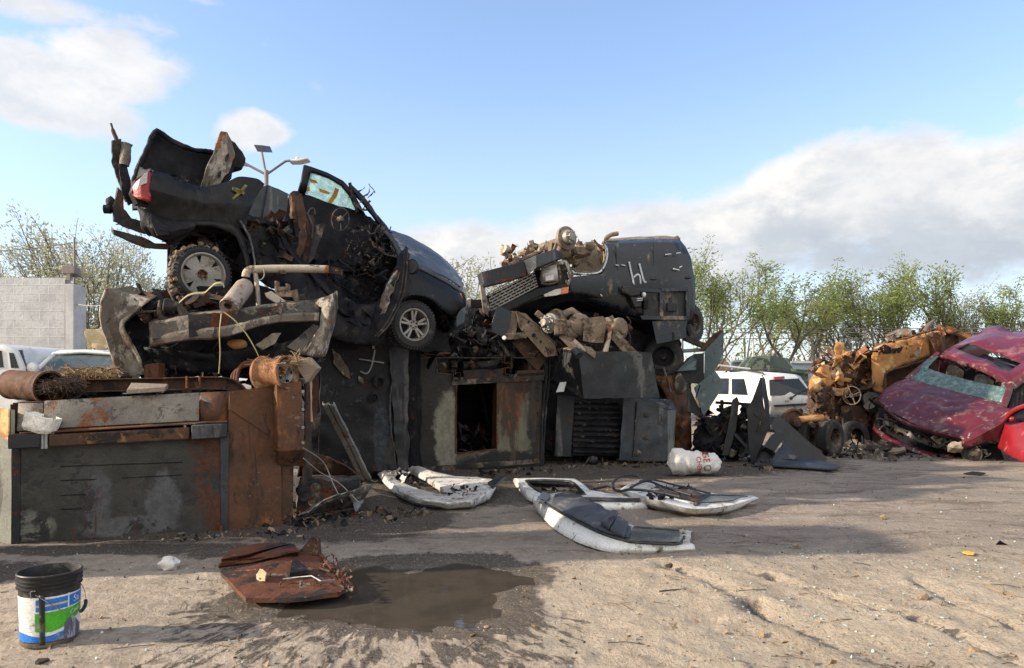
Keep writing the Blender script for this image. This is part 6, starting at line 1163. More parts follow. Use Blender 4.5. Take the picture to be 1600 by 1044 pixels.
# wheels lying under it
wheel(ot, Q.at(1083, 506, .9), Vector((.9, -.45, .1)), .32, .22, .19, 'steel', M['burnt_dusty']) if False else None
sw_ = thing('loose_tyre', 'dusty black tyre wedged between the skirt plate and rust streaked cab', 'tyre', Q.at(1035, 575, .3)); wheel(sw_, Q.at(1037, 560, .35), Vector((-.25, -.95, .25)), .36, .24, .2, 'steel', M['burnt'])
sw_ = thing('loose_tyre', 'narrow black tyre standing at the right end of the overturned truck', 'tyre', Q.at(1086, 540, .8)); wheel(sw_, Q.at(1080, 506, 1.3), Vector((.75, -.65, .05)), .36, .22, .2, 'steel', M['burnt_dusty'])
o = build('support_beam', MB().beam(Q.at(1070, 528, .2), Q.at(1110, 545, .4), .08, .1), M['burnt_dusty'], bevel=.006); tag(o, 'short dark beam propped behind the dangling green plates', 'beam')
o = build('round_bar', MB().tube([Q.at(1060, 549, .3), Q.at(1112, 546, .5)], .035, 8), M['galv']); tag(o, 'grey round bar lying level behind the dangling green plates', 'bar')
# green grey plates
Y2 = vpl(1060, 13.2, 1135, 13.0); Yn = Y2.n
gp = thing('hanging_plates', 'blue green bent steel plates dangling at the right end of the stack', 'steel plate', Y2.at(1105, 650))
build('upper_plate', MB().prism([Y2.at(1131, 517, 0), Y2.at(1130, 560, 0), Y2.at(1110, 587, 0), Y2.at(1100, 600, .1), Y2.at(1101, 548, .1)], Yn*.015), M['plate_green'], gp, bevel=.003)
build('lower_plate', MB().prism([Y2.at(1117, 579, -.05), Y2.at(1133, 601, -.15), Y2.at(1099, 651, -.1), Y2.at(1084, 606, .0)], Yn*.015), M['plate_green'], gp, bevel=.003)
build('back_plate', MB().prism(Y2.pts([(1099, 550), (1131, 517), (1126, 515), (1108, 528), (1093, 548)], .12), Yn*.015), M['rust_dark'], gp)
build('dark_plate', MB().prism(Y2.pts([(1060, 577), (1073, 560), (1085, 553), (1100, 552), (1100, 601), (1072, 598)], .16), Yn*.015), M['plate_black'], gp)
build('dark_fold', MB().prism([Y2.at(1058, 580, .05), Y2.at(1088, 578, -.1), Y2.at(1089, 562, .0), Y2.at(1083, 556, .15)], Yn*.012), M['plate_green'], gp)
build('brace', MB().beam(Y2.at(1094, 602, -.02), Y2.at(1087, 622, -.02), .03, .02), M['burnt'], gp)
build('lower_back', MB().prism(Y2.pts([(1074, 598), (1098, 650), (1088, 650), (1072, 640)], .1), Yn*.015), M['plate_black'], gp)

# ---------------------------------------------------------------- sack
def sackobj():
    c = g(1089, 746); sk = thing('woven_sack', 'full white woven sack with red print lying on the ground', 'sack', c)
    rowsS = []; L0, L1 = g(1050, 746), g(1129, 745)
    for i in range(15):
        u_ = i/14; p = L0.lerp(L1, u_); hh = (.20, .21, .205, .19, .18, .185, .18, .175, .165)[round(u_*8)]; ww = .20*(1-.25*u_); k = (math.sin(min(1, u_*7+.3)*1.57))*(.55+.45*math.sin(min(1, (1-u_)*9+.25)*1.57)); fl = 1 if u_ < .9 else .55+.45*(1-u_)/.1
        rowsS.append([p+Vector((0, .22, 0))+Vector((.02*math.sin(j), math.cos(j*6.283/20)*-ww*k, hh+math.sin(j*6.283/20)*hh*.97*k*(1 if math.sin(j*6.283/20) > 0 else .98))) for j in range(20)])
    mb = MB(); mb.grid([r+[r[0]] for r in rowsS]); mb.add(rowsS[0], [tuple(range(20))]); mb.add(rowsS[-1], [tuple(range(20))])
    o = build('sack_body', mb, M['sack'], sk, crump=(.022, 5, .05), smooth=180)
    bpy.context.view_layer.update(); dg = bpy.context.evaluated_depsgraph_get(); ev = o.evaluated_get(dg); inv = WL[sk]
    def put(txt, size, cx, cy, rot, mat, nm, sc=(1, 1)):
        vs, fs = text_mesh(txt, size); mb = MB(); Pn = Pl(c+Vector((0, .2, 0)), Vector((0, 1, 0))); o0 = Pn.at(cx, cy); rm = Matrix.Rotation(rot, 2); out = []
        for v in vs:
            q2 = rm @ Vector((v.x*sc[0], v.y*sc[1])); x, z = o0.x+q2.x, o0.z+q2.y
            P0 = Vector((x, 0, z+.12)); hit, loc, nrm, _ = ev.ray_cast(P0-inv, Vector((0, 1, -.012)).normalized())
            out.append((loc+inv+nrm*.0025+Vector((0, -.004, 0))) if hit else Vector((x, o0.y-.1, z)))
        mb.add(out, fs); build(nm, mb, mat, sk, smooth=0)
    put('GE', .135, 1101, 723-11, R(-84), M['sack_red'], 'red_lettering', (1.0, 1.1)); put('CHEM', .095, 1090, 737-13, R(-84), M['sack_red'], 'red_lettering', (1.0, 1.1))
    put('O', .14, 1103, 742-13, R(-84), M['sack_grey'], 'grey_letter', (1.0, 1.1))
    put('NET WT', .03, 1086, 722-8, R(-84), M['sack_red'], 'small_print') if False else None
sackobj()

# ---------------------------------------------------------------- white doors on the ground
def loopring(mb, A_, B_): n = len(A_); mb.add(A_+B_, [(i, (i+1) % n, n+(i+1) % n, n+i) for i in range(n)])
def gs(L): return [g(x, y, z) for x, y, z in L]
# D: nearest, with trim
dt = thing('white_car_door', 'nearest white car door lying inner side up with dark grey trim', 'car door', g(960, 862), 'white car doors on the ground')
r0 = spline(gs([(832, 790, .03), (868, 828, .02), (928, 857, .01), (1000, 867, .0), (1086, 862, .0)]), 6)
r1 = spline(gs([(838, 782, .14), (872, 803, .13), (932, 834, .12), (1000, 851, .09), (1085, 852, .06)]), 6)
r2 = spline(gs([(846, 777, .16), (876, 797, .15), (936, 828, .13), (1000, 846, .10), (1078, 848, .07)]), 6)
r3 = spline(gs([(856, 774, .17), (886, 772, .19), (940, 800, .16), (1000, 825, .11), (1080, 831, .07)]), 6)
r4 = spline(gs([(858, 772, .12), (890, 771, .12), (945, 800, .1), (1002, 825, .06), (1083, 830, .02)]), 6)
build('outer_skin', MB().grid([r0, [a_.lerp(b_, .5)+Vector((0, -.015, .0)) for a_, b_ in zip(r0, r1)], r1, r2]), M['white_paint'], dt, solid=.008, smooth=30)
build('inner_sheet', MB().grid([r2, r3, r4]), M['white_torn'], dt, solid=.01, smooth=50)
tA = spline(gs([(862, 790, .19), (890, 806, .17), (935, 828, .15), (982, 842, .12)]), 5); tB = spline(gs([(866, 774, .24), (900, 785, .235), (940, 808, .19), (984, 836, .13)]), 5); tC = spline(gs([(884, 770, .26), (912, 778, .25), (952, 800, .2), (986, 825, .14)]), 5)
build('trim_panel', MB().grid([tA, [a_.lerp(b_, .5)+Z*.012 for a_, b_ in zip(tA, tB)], tB, tC]), M['trim'], dt, solid=.015, smooth=60, crump=(.012, 5, .05))
arm_ = MB(); arm_.prism(gs([(938, 822, .17), (958, 803, .22), (966, 806, .22), (952, 830, .16)]), Z*.05); arm_.prism(gs([(953, 832, .15), (966, 812, .2), (982, 822, .17), (976, 842, .12)]), Z*.045)
build('armrest', arm_, M['trim'], dt, bevel=.015, bseg=3)
build('armrest_pocket', MB().prism(gs([(950, 810, .285), (961, 806, .285), (962, 811, .28), (951, 816, .28)]), Z*.004), M['plastic'], dt)
build('window_pane', MB().prism(gs([(984, 845, .118), (1060, 847, .09), (1064, 832, .09), (988, 826, .125)]), Z*.008), M['glass_grey'], dt)
sl_ = MB(); sl_.tube(spline(gs([(984, 847, .115), (1030, 850, .1), (1062, 849, .088), (1067, 832, .088), (1030, 827, .11), (990, 824, .13)]), 4), .012, 6); sl_.tube(spline(gs([(846, 781, .18), (876, 801, .17), (936, 832, .15), (984, 847, .12)]), 4), .012, 6); build('rubber_seal', sl_, M['plastic'], dt)
build('end_bracket', MB().prism(gs([(838, 784, .15), (848, 770, .2), (860, 776, .19), (848, 790, .16)]), Z*.02), M['galv'], dt, bevel=.004, crump=(.008, 9, .04))
pn = MB(); 
for x, y, z in ((937, 838, .08), (1000, 856, .04)): pn.disc(g(x, y, z)+Vector((0, -.02, 0)), Vector((0, -1, .4)), .014, .02, 10)
pn.prism(gs([(906, 826, .10), (912, 828, .10), (909, 834, .08)]), Vector((0, -.025, 0)))
build('door_plug', pn, M['plastic'], dt)
ck = MB(); scrap(ck, lambda q: g(q.uniform(1066, 1080), q.uniform(832, 848), .085), 12, .03, .09, 71, 'sb', 1); build('torn_corner', ck, M['white_torn'], dt, smooth=0)
# A: stripped frame, left
da_ = thing('white_car_door', 'stripped white door shell with torn metal, left of the other doors', 'car door', g(690, 790), 'white car doors on the ground')
OL = [(590, 741, .07), (602, 758, .04), (622, 776, .02), (655, 790, .01), (700, 796, .0), (738, 793, .0), (764, 781, .03), (774, 764, .08), (776, 750, .14), (745, 746, .14), (712, 745, .14), (680, 738, .15), (652, 728, .16), (625, 722, .16), (605, 726, .13)]
TL = [(596, 738, .14), (607, 752, .13), (628, 768, .12), (660, 781, .11), (700, 786, .1), (734, 783, .1), (758, 772, .13), (767, 760, .15), (768, 752, .17), (744, 748, .16), (712, 747, .16), (682, 741, .17), (654, 731, .18), (628, 726, .18), (608, 730, .16)]
IL = [(612, 743, .12), (619, 750, .11), (630, 756, .1), (646, 762, .09), (664, 768, .08), (684, 773, .09), (693, 771, .09), (692, 766, .1), (686, 760, .11), (678, 754, .12), (668, 748, .12), (657, 742, .13), (646, 736, .13), (634, 734, .13), (620, 737, .12)]
mb = MB(); loopring(mb, gs(OL), gs(TL)); build('outer_skin', mb, M['white_paint'], da_, solid=.01, smooth=50, crump=(.004, 4, .08))
mb = MB(); loopring(mb, gs(TL), gs(IL)); build('inner_frame', mb, M['white_torn'], da_, solid=.012, smooth=60, crump=(.008, 9, .04))
mb = MB(); loopring(mb, gs(IL), [p-Z*.06 for p in gs(IL)]); build('frame_edge', mb, M['white_torn'], da_, solid=.008, crump=(.01, 8, .04))
sk_ = MB(); sk_.tube(spline(gs([(618, 772, .06), (650, 788, .03), (690, 793, .02), (720, 792, .02)]), 4), .014, 6); build('black_moulding', sk_, M['plastic'], da_, crump=(.006, 9, .04))
hg_ = MB(); hg_.prism(gs([(762, 758, .15), (785, 745, .18), (790, 747, .18), (770, 765, .14)]), Z*.04); build('hinge_arm', hg_, M['plastic'], da_, bevel=.006)
ck = MB(); scrap(ck, lambda q: g(q.uniform(695, 755), q.uniform(762, 774), .12), 26, .03, .16, 72, 'srb', 1); build('torn_lining', ck, M['burnt'], da_, smooth=0)
ck = MB(); scrap(ck, lambda q: g(q.uniform(604, 640), q.uniform(726, 752), .16), 26, .04, .16, 73, 'sp', 1); build('torn_metal', ck, M['white_torn'], da_, smooth=60)
ck = MB(); ck.rock(g(611, 722, .2), (.025, .02, .03), 3); ck.disc(g(717, 783, .09), Vector((0, -.8, .6)), .016, .02, 12); build('door_plug', ck, M['rust_dark'], da_)
# B: behind, window gasket
db = thing('white_car_door', 'flat white door behind the others with a black gasket round its empty window', 'car door', g(880, 795), 'white car doors on the ground')
OL = [(800, 748, .06), (806, 760, .03), (822, 780, .01), (845, 792, .0), (900, 798, .0), (960, 799, .0), (1010, 797, .0), (1020, 785, .05), (1000, 778, .08), (950, 776, .09), (925, 770, .09), (912, 757, .09), (898, 748, .09), (850, 747, .08)]
TL = [(806, 748, .10), (813, 758, .09), (830, 773, .08), (850, 783, .08), (900, 786, .08), (960, 788, .08), (1005, 787, .08), (1010, 783, .09), (996, 779, .10), (950, 777, .10), (922, 771, .10), (908, 758, .10), (895, 750, .10), (850, 749, .10)]
IL = [(822, 752, .095), (827, 758, .095), (838, 767, .09), (852, 773, .09), (870, 774, .09), (890, 775, .09), (906, 775, .09), (914, 774, .09), (910, 769, .1), (904, 763, .1), (898, 757, .1), (892, 753, .1), (880, 752, .1), (850, 751, .1)]
mb = MB(); loopring(mb, gs(OL), gs(TL)); build('outer_skin', mb, M['white_paint'], db, solid=.01, smooth=50)
mb = MB(); loopring(mb, gs(TL), gs(IL)); build('inner_sheet', mb, M['white_paint'], db, solid=.012, smooth=50, crump=(.004, 5, .06))
p_ = gs(IL); build('window_gasket', MB().tube(p_+[p_[0]], .022, 7, False), M['plastic'], db, smooth=60)
build('dark_band', MB().prism(gs([(880, 780, .115), (1000, 784, .1), (1000, 779, .12), (890, 777, .12)]), Z*.006), M['burnt_dusty'], db)
ck = MB(); scrap(ck, lambda q: g(q.uniform(840, 900), q.uniform(757, 768), .03), 14, .04, .2, 74, 'srb', 1); build('fallen_bits', ck, M['burnt'], db, smooth=0)
# C: right
dc_ = thing('white_car_door', 'white door on the right with cable loop over its end and grey window strip', 'car door', g(1070, 802), 'white car doors on the ground')
r0 = spline(gs([(966, 768, .10), (1000, 787, .05), (1045, 800, .01), (1085, 806, .0), (1140, 801, .0), (1186, 778, .06)]), 5)
r1 = spline(gs([(970, 764, .16), (1004, 775, .16), (1050, 788, .14), (1088, 795, .12), (1140, 790, .10), (1183, 777, .09)]), 5)
r2 = spline(gs([(980, 758, .2), (1010, 768, .19), (1055, 781, .16), (1090, 788, .13), (1140, 785, .11), (1180, 776.5, .1)]), 5)
r3 = spline(gs([(1000, 751, .22), (1020, 750, .22), (1060, 760, .19), (1110, 771, .14), (1150, 774, .12), (1178, 776, .1)]), 5)
r4 = [p-Z*.07 for p in r3]
build('outer_skin', MB().grid([r0, [a_.lerp(b_, .5)+Vector((0, -.02, 0)) for a_, b_ in zip(r0, r1)], r1, r2]), M['white_paint'], dc_, solid=.008, smooth=30)
build('inner_sheet', MB().grid([r2, r3, r4]), M['white_torn'], dc_, solid=.01, smooth=50, crump=(.005, 6, .05))
build('window_pane', MB().prism(gs([(1088, 786, .15), (1140, 783, .125), (1166, 776, .11), (1110, 773, .155)]), Z*.008), M['glass_grey'], dc_)
sl_ = MB(); sl_.tube(gs([(1086, 788, .15), (1108, 773, .165)]), .02, 6); sl_.tube(spline(gs([(1108, 773, .165), (1140, 774, .14), (1168, 776, .11)]), 3), .009, 6); sl_.tube(spline(gs([(1000, 752, .24), (1022, 750, .24), (1062, 760, .21), (1110, 771, .165)]), 3), .012, 6); build('rubber_seal', sl_, M['plastic'], dc_)
ck = MB(); scrap(ck, lambda q: g(q.uniform(1015, 1085), q.uniform(760, 778), .18), 34, .04, .2, 75, 'srb', 1); build('torn_lining', ck, M['burnt'], dc_, smooth=0)
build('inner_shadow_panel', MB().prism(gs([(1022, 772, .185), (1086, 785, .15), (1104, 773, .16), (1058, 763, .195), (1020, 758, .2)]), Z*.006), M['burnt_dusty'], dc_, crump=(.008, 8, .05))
pn = MB(); pn.disc(g(1013, 775, .13)+Vector((0, -.02, 0)), Vector((0, -1, .4)), .016, .02, 10); pn.prism(gs([(1033, 782, .11), (1037, 783, .11), (1036, 788, .09)]), Vector((0, -.025, 0))); build('door_plug', pn, M['plastic'], dc_)
ho = MB(); ho.tube(spline(gs([(928, 764, .06), (950, 760, .08), (975, 760, .1), (1000, 757, .1), (1004, 748, .16), (990, 743, .2), (972, 744, .2), (960, 752, .16), (958, 762, .14), (966, 768, .2), (985, 765, .24), (1020, 768, .23), (1062, 776, .2)]), 6), .016, 8); ho.tube(spline(gs([(985, 762, .2), (1010, 752, .25), (1040, 762, .24), (1080, 774, .2)]), 5), .014, 7)
o = build('rubber_hose', ho, M['plastic'], smooth=60); tag(o, 'looped black rubber hose between the back door and the right door', 'hose')

# ---------------------------------------------------------------- rusty plate in the foreground
rp = thing('rusty_hatch', 'dark rusty steel hatch with brackets lying at the edge of the puddle', 'steel hatch', g(450, 930))
ul = gs([(344, 893, .07), (384, 935, .06), (470, 934, .06), (528, 926, .06), (551, 913, .06), (527, 890, .06), (497, 865, .07), (459, 867, .1), (410, 880, .1), (370, 888, .08)])
build('plate', MB().prism(ul, Z*-.03), M['rust_dark'], rp, crump=(.006, 4, .1), smooth=60)
M['hatch_rust'] = surf('wet_brown_rust', [(.12, .042, .017), (.065, .025, .012)], [((.018, .013, .011), (.03, .02, .015), .53, .14, 3, None, .5), ((.2, .16, .12), (.13, .09, .06), .66, .1, 4, None, .9)], rough=.55, bump=.5, bscale=25)
for ch_ in list(rp.children): ch_.data.materials[0] = M['hatch_rust']
ba = gs([(341, 884, .06), (345, 876, .12), (360, 858, .14), (405, 850, .15), (459, 848, .16), (466, 861, .13), (430, 868, .13), (380, 876, .1)])
build('back_leaf', MB().prism(ba, Z*-.02), M['hatch_rust'], rp, crump=(.01, 4, .1), smooth=60)
build('back_rib', MB().prism(gs([(342, 880, .07), (342, 888, .02), (400, 880, .05), (466, 868, .1), (466, 862, .14), (400, 872, .12)]), Vector((0, .02, 0))), M['hatch_rust'], rp)
build('bracket', MB().prism(gs([(462, 870, .1), (482, 866, .22), (489, 866, .22), (489, 870, .08)]), Vector((0, .03, 0))), M['hatch_rust'], rp) if False else None
bq = g(475, 868, .08); build('bracket', MB().prism([bq+Vector((-.07, 0, 0)), bq+Vector((.06, 0, .15)), bq+Vector((.1, 0, .13)), bq+Vector((.11, 0, 0))], Vector((.02, .05, 0))), M['rust_dark'], rp, bevel=.004)
rb2 = MB(); rb2.beam(g(501, 867, .085), g(520, 889, .085), .03, .02); rb2.beam(g(468, 881, .08), g(480, 896, .08), .02, .015); rb2.beam(g(408, 892, .08), g(470, 884, .08), .02, .02); rb2.beam(g(500, 888, .08), g(516, 893, .08), .015, .015); build('rib', rb2, M['hatch_rust'], rp, bevel=.003)
build('hinge_block', MB().prism(gs([(452, 902, .08), (455, 884, .11), (466, 882, .11), (482, 898, .08)]), Z*.035), M['burnt'], rp, bevel=.006)
ck = MB(); q = random.Random(77)
for L in (((528, 890), (551, 912)), ((500, 864), (528, 890)), ((530, 924), (551, 913))): 
    a_, b_ = L; scrap(ck, lambda q: g(a_[0]+(b_[0]-a_[0])*q.random(), a_[1]+(b_[1]-a_[1])*q.random(), .075), 14, .02, .07, q.randrange(99), 'srb', 2)
scrap(ck, lambda q: g(q.uniform(400, 530), q.uniform(880, 915), .08), 40, .015, .07, 78, 'srbp', 3); build('rust_flakes', ck, [M['rust'], M['hatch_rust'], M['flake']], rp, smooth=0)
build('bent_rod', MB().tube(gs([(442, 905, .085), (465, 902, .1), (487, 900, .12), (501, 908, .1), (523, 906, .09)]), .005, 6), M['galv'], rp)
o = build('foam_block', MB().prism(gs([(400, 905, .08), (404, 896, .1), (409, 896, .1), (417, 903, .09), (414, 910, .08), (405, 910, .07)]), Z*.035), M['yellow_stone'], bevel=.008, crump=(.006, 9, .04), smooth=60); tag(o, 'small cream foam block lying on the rusty hatch', 'foam block')
o = build('white_stone', MB().rock(g(259, 894)+Vector((0, .05, .045)), (.082, .06, .06), 9, .45, 3), M['stone'], smooth=40); tag(o, 'fist sized pale stone on the dirt in front of the steel box', 'stone')

# ---------------------------------------------------------------- leaning strip, torn fender, brown sheets
lsn = thing('leaning_strip', 'grey galvanised channel strip leaning against the black burnt van', 'metal strip', g(575, 755))
p0, p1 = at(512, 630, 9.3), g(573, 752, .02); d_ = (p1-p0); e_ = Vector((.05, -.02, .02)); n_ = d_.cross(e_).normalized()
rs = []
for dx, dz in ((-.075, .02), (-.07, -.02), (-.015, -.02), (-.01, .0), (.01, .0), (.015, -.02), (.07, -.02), (.075, .02)): rs.append([p0+Vector((dx*1.0, 0, 0))-n_*dz+d_*k/8 for k in range(9)])
build('channel', MB().grid(rs), M['galv'], lsn, solid=.005, crump=(.012, 2.5, .1), smooth=40)
tf = thing('torn_fender', 'torn dusty fender arch lying at the foot of the leaning strip', 'fender', g(520, 805))
build('arch', MB().grid([spline(gs([(462, 814, .02), (500, 800, .03), (540, 795, .03), (560, 790, .02)]), 5), spline(gs([(466, 806, .12), (500, 785, .2), (535, 775, .24), (575, 768, .2)]), 5), spline(gs([(480, 800, .16), (510, 780, .25), (540, 770, .28), (582, 757, .26)]), 5)]), M['fender_pale'], tf, solid=.01, crump=(.014, 6, .05), smooth=60)
build('arch_edge', MB().tube(spline(gs([(460, 815, .03), (480, 802, .12), (510, 784, .2), (540, 774, .24)]), 5), .018, 7), M['flake'], tf, crump=(.01, 7, .04))
build('flap', MB().prism(gs([(542, 775, .24), (580, 758, .2), (572, 772, .14), (556, 800, .02), (550, 786, .1)]), Vector((.01, .012, 0))), M['galv'], tf, crump=(.012, 6, .05), smooth=60)
o = build('brown_sheet', MB().grid([spline([g(462, 745, .3), g(500, 742, .28), g(545, 752, .15), g(566, 758, .03)], 4), spline([at(468, 712, 9.2), at(500, 710, 9.3), at(540, 728, 9.4), at(562, 745, 9.3)], 4)]), M['rust_dark'], solid=.02, crump=(.03, 3, .08), smooth=60); tag(o, 'brown rusty sheet sloping behind the torn fender', 'metal sheet')
ew = thing('engine_block', 'low dark engine block in the shade at the right of the steel box', 'engine', g(500, 795))
eb = MB(); eb.prism(gs([(462, 808, 0), (560, 790, 0), (560, 778, 0), (470, 780, 0)]), Z*.28); build('casing', eb, M['burnt_dusty'], ew, bevel=.02, crump=(.03, 4, .07), smooth=50)
eb = MB()
for x, y, z in ((493, 782, .16), (480, 774, .22), (497, 760, .33)): eb.disc(g(x, y, z)+Vector((0, -.1, 0)), Vector((0, -1, .3)), .05, .05, 14)
build('pulley', eb, M['burnt_dusty'], ew)
W1 = spline(gs([(465, 748, .45), (500, 770, .42), (530, 795, .25), (555, 800, .1)]), 5)
o = build('loose_wire', MB().tube(spline([A.at(474, 700, .02), at(505, 722, 8.0), at(520, 755, 8.0), at(535, 785, 8.0)], 5), .006, 5), M['wire_grey']); tag(o, 'grey wire looping down from the rusty box flange', 'wire')
o = build('loose_wire', MB().tube(spline([A.at(474, 716, .02), at(500, 738, 8.0), at(530, 755, 8.1), at(560, 785, 8.0)], 5), .006, 5), M['wire_grey']); tag(o, 'straighter grey wire crossing down to the torn fender', 'wire')
o = build('loose_wire', MB().tube(spline(gs([(570, 775, .05), (590, 772, .03), (605, 775, .01), (620, 778, .01)]), 5), .006, 5), M['wire_grey']); tag(o, 'short pale wire on the dirt beside the stripped white door', 'wire')
# small single bits on the ground
def bit(nm, pts, h_, mat, lbl, cat): o = build(nm, MB().prism(gs(pts), Z*h_), mat, bevel=.002); tag(o, lbl, cat)
bit('dark_chip', [(54, 1038, .01), (60, 1032, .01), (75, 1031, .01), (78, 1033, .01), (60, 1039, .01)], .012, M['burnt_dusty'], 'small dark plastic chip on the sand below the paint bucket', 'chip')
bit('yellow_scrap', [(1503, 864, .01), (1510, 862, .01), (1524, 865, .01), (1521, 868, .01), (1512, 867, .01)], .01, surf('yellow_plastic', [(.6, .36, .02), (.5, .3, .02)], bump=0), 'small bright yellow plastic scrap on the sunlit sand', 'scrap')
bit('dark_shard', [(1556, 852, .0), (1562, 846, .05), (1570, 851, .02), (1575, 853, .0)], .012, M['burnt'], 'little black shard on the sand at the right', 'shard')
o = build('stick', MB().tube(gs([(1535, 913, .012), (1565, 925, .015), (1600, 936, .012)]), .006, 5), M['frag_wood']); tag(o, 'long thin stick on the sand at the right edge', 'stick')
o = build('stick', MB().tube(gs([(1038, 897, .012), (1060, 900, .015), (1080, 905, .012)]), .006, 5), M['wood']); tag(o, 'pale straight stick beside the top of the tyre rut', 'stick')
o = build('stick', MB().tube(gs([(1030, 924, .012), (1050, 922, .018), (1072, 921, .012)]), .006, 5), M['frag_dark']); tag(o, 'short dark twig left of the tyre rut', 'stick')
for k, (x, y, s) in enumerate(((1522, 1018, .03), (1442, 932, .03), (1046, 884, .025), (1245, 852, .03), (1380, 808, .03))):
    o = build('clod', MB().rock(g(x, y, s*.5), (s*1.2, s, s*.8), k+30, .5, 2), M['mud'] if k != 2 else M['burnt_dusty'], smooth=30); tag(o, ['tan earth clod near the bottom right corner', 'earth clod in the sand below the yellow scrap', 'dark clod at the head of the tyre rut', 'earth clod at the shadow edge right of the nearest door', 'earth clod where the sunlit sand begins at the right'][k], 'clod')
o = build('flat_shard', MB().prism(gs([(1505, 741, .01), (1520, 738, .01), (1540, 740, .01), (1530, 743, .01)]), Z*.015), M['burnt']); tag(o, 'flat black strip on the ground before the red car wreck', 'shard')

# ---------------------------------------------------------------- paint bucket
bc = g(78, 1000); bc = Vector((bc.x, bc.y, 0)); bk_ = thing('paint_bucket', 'open black paint bucket with a blue, green and white label', 'bucket', bc)
BR, BH = .158, .405
def rad(z): return .143+.015*z/BH
prof = [(.001, .012), (rad(0)-.01, .012), (rad(0)-.004, .0), (rad(0), .004), (rad(.02), .02)]
for z in (.3, .318, .320): prof.append((rad(z), z))
for z in (.322, .345, .367): prof += [(rad(z)+.009, z), (rad(z)+.010, z+.004), (rad(z)+.002, z+.007), (rad(z)+.002, z+.018)]
prof += [(rad(.4)+.007, .394), (rad(.4)+.009, .400), (rad(.4)+.006, .405), (rad(.4)-.002, .405), (rad(.4)-.004, .395), (rad(.03)-.006, .03), (.001, .03)]
build('pail', MB().lathe(bc, Z, prof, 48), M['plastic'], bk_, smooth=40)
base_a = math.atan2(-bc.y, -bc.x)                        # bearing of the viewer seen from the bucket
def cyl(a_, z, off=.0012): return bc+Vector((math.cos(base_a+a_)*(rad(z)+off), math.sin(base_a+a_)*(rad(z)+off), z))
def patch(a0_, a1_, zf0, zf1, mat, nm, off=.0012, n=24):
    mb = MB(); mb.grid([[cyl(a0_+(a1_-a0_)*i/n, (zf0(i/n) if callable(zf0) else zf0)*(1-j/4)+(zf1(i/n) if callable(zf1) else zf1)*j/4, off) for i in range(n+1)] for j in range(5)])
    return mb, mat, nm
lab = node('label', bk_)
pcol = lambda n_, c: surf(n_, [c, tuple(v*.8 for v in c)], [((.3, .27, .23), (.2, .18, .15), .64, .1, 12, None, .9)], rough=.45, bump=.05, scale=10)
M['lb'], M['lg'], M['lw'], M['lo'] = pcol('label_blue', (.02, .16, .55)), pcol('label_green', (.06, .36, .02)), pcol('label_white', (.68, .68, .66)), pcol('label_cream', (.5, .38, .2))
M['scuff'] = surf('label_scuffed', [(.22, .22, .28), (.36, .36, .42)], [((.08, .08, .1), (.12, .11, .14), .55, .1, 12, (1, 1, .3), .9)], rough=.7, bump=.1, scale=14)
RD = R
for a in [patch(RD(-150), RD(150), .035, .285, M['lw'], 'white_ground', .0010),
          patch(RD(-26), RD(112), lambda u_: .205+.016*u_, lambda u_: .272+.01*u_, M['lb'], 'blue_band', .0020), patch(RD(-26), RD(34), lambda u_: .231+.006*u_, lambda u_: .246+.006*u_, M['lo'], 'cream_stripe', .0028), patch(RD(-26), RD(34), lambda u_: .243+.006*u_, lambda u_: .249+.006*u_, M['lb'], 'thin_stripe', .0034),
          patch(RD(34), RD(37), .205, .29, M['lw'], 'white_divider', .003),
          patch(RD(-28), RD(110), lambda u_: .095-.02*math.sin(u_*6)+.06*u_, lambda u_: .196+.02*u_, M['lg'], 'green_band', .0020),
          patch(RD(-95), RD(110), .035, lambda u_: .075+.01*math.sin(u_*12)+.03*max(0, u_-.55), M['lb'], 'blue_foot', .0028),
          patch(RD(27), RD(80), lambda u_: .03, lambda u_: .12+.03*math.sin(u_*5), M['scuff'], 'scuffed_area', .0036)]: build(a[2], a[0], a[1], lab, smooth=180)
def ctext(s, size, a0_, z0, mat, slope=0.0):
    vs, fs = text_mesh(s, size); mb = MB(); mb.add([cyl(a0_+v.x/BR, z0+v.y+slope*v.x, .0046) for v in vs], fs); build('lettering', mb, mat, lab, smooth=0)
ctext('Sa', .052, RD(55), .248, M['lw'], .05); ctext('Cem', .036, RD(52), .182, M['lw'], .25)
M['faint'] = surf('label_grey_print', [(.45, .45, .46), (.4, .4, .42)], rough=.6, bump=0); fp_ = MB(); q = random.Random(4)
for k in range(9):
    z = .26-.021*k
    if k == 5: continue
    a0_ = RD(-72); a1_ = RD(-38+q.uniform(-8, 5)); fp_.grid([[cyl(a0_+(a1_-a0_)*i/8, z+.003*j, .0022) for i in range(9)] for j in range(2)])
build('fine_print', fp_, M['faint'], lab, smooth=180)
ds_ = MB(); ds_.grid([[cyl(RD(-19+5*i), .02+.28*j/10, .005) for i in range(3)] for j in range(11)]); build('black_drip', ds_, M['plastic'], bk_, solid=.002)
ea = MB(); ea.tube(spline([cyl(RD(-33), .285, .01), cyl(RD(-33), .318, .012), cyl(RD(-31), .325, .012), cyl(RD(-24), .327, .012)], 3), .003, 6); build('bail_lug', ea, M['galv'], bk_)
hp = spline([cyl(RD(-24), .305, .012), cyl(RD(0), .255, .03), cyl(RD(25), .19, .035), cyl(RD(50), .172, .03), cyl(RD(62), .168, .03), cyl(RD(80), .195, .03), cyl(RD(100), .26, .02), cyl(RD(125), .31, .012)], 5)
build('wire_handle', MB().tube(hp, .0022, 6), M['galv'], bk_, smooth=60)
build('grip', MB().tube(hp[17:27], .010, 10), M['plastic'], bk_, smooth=60)
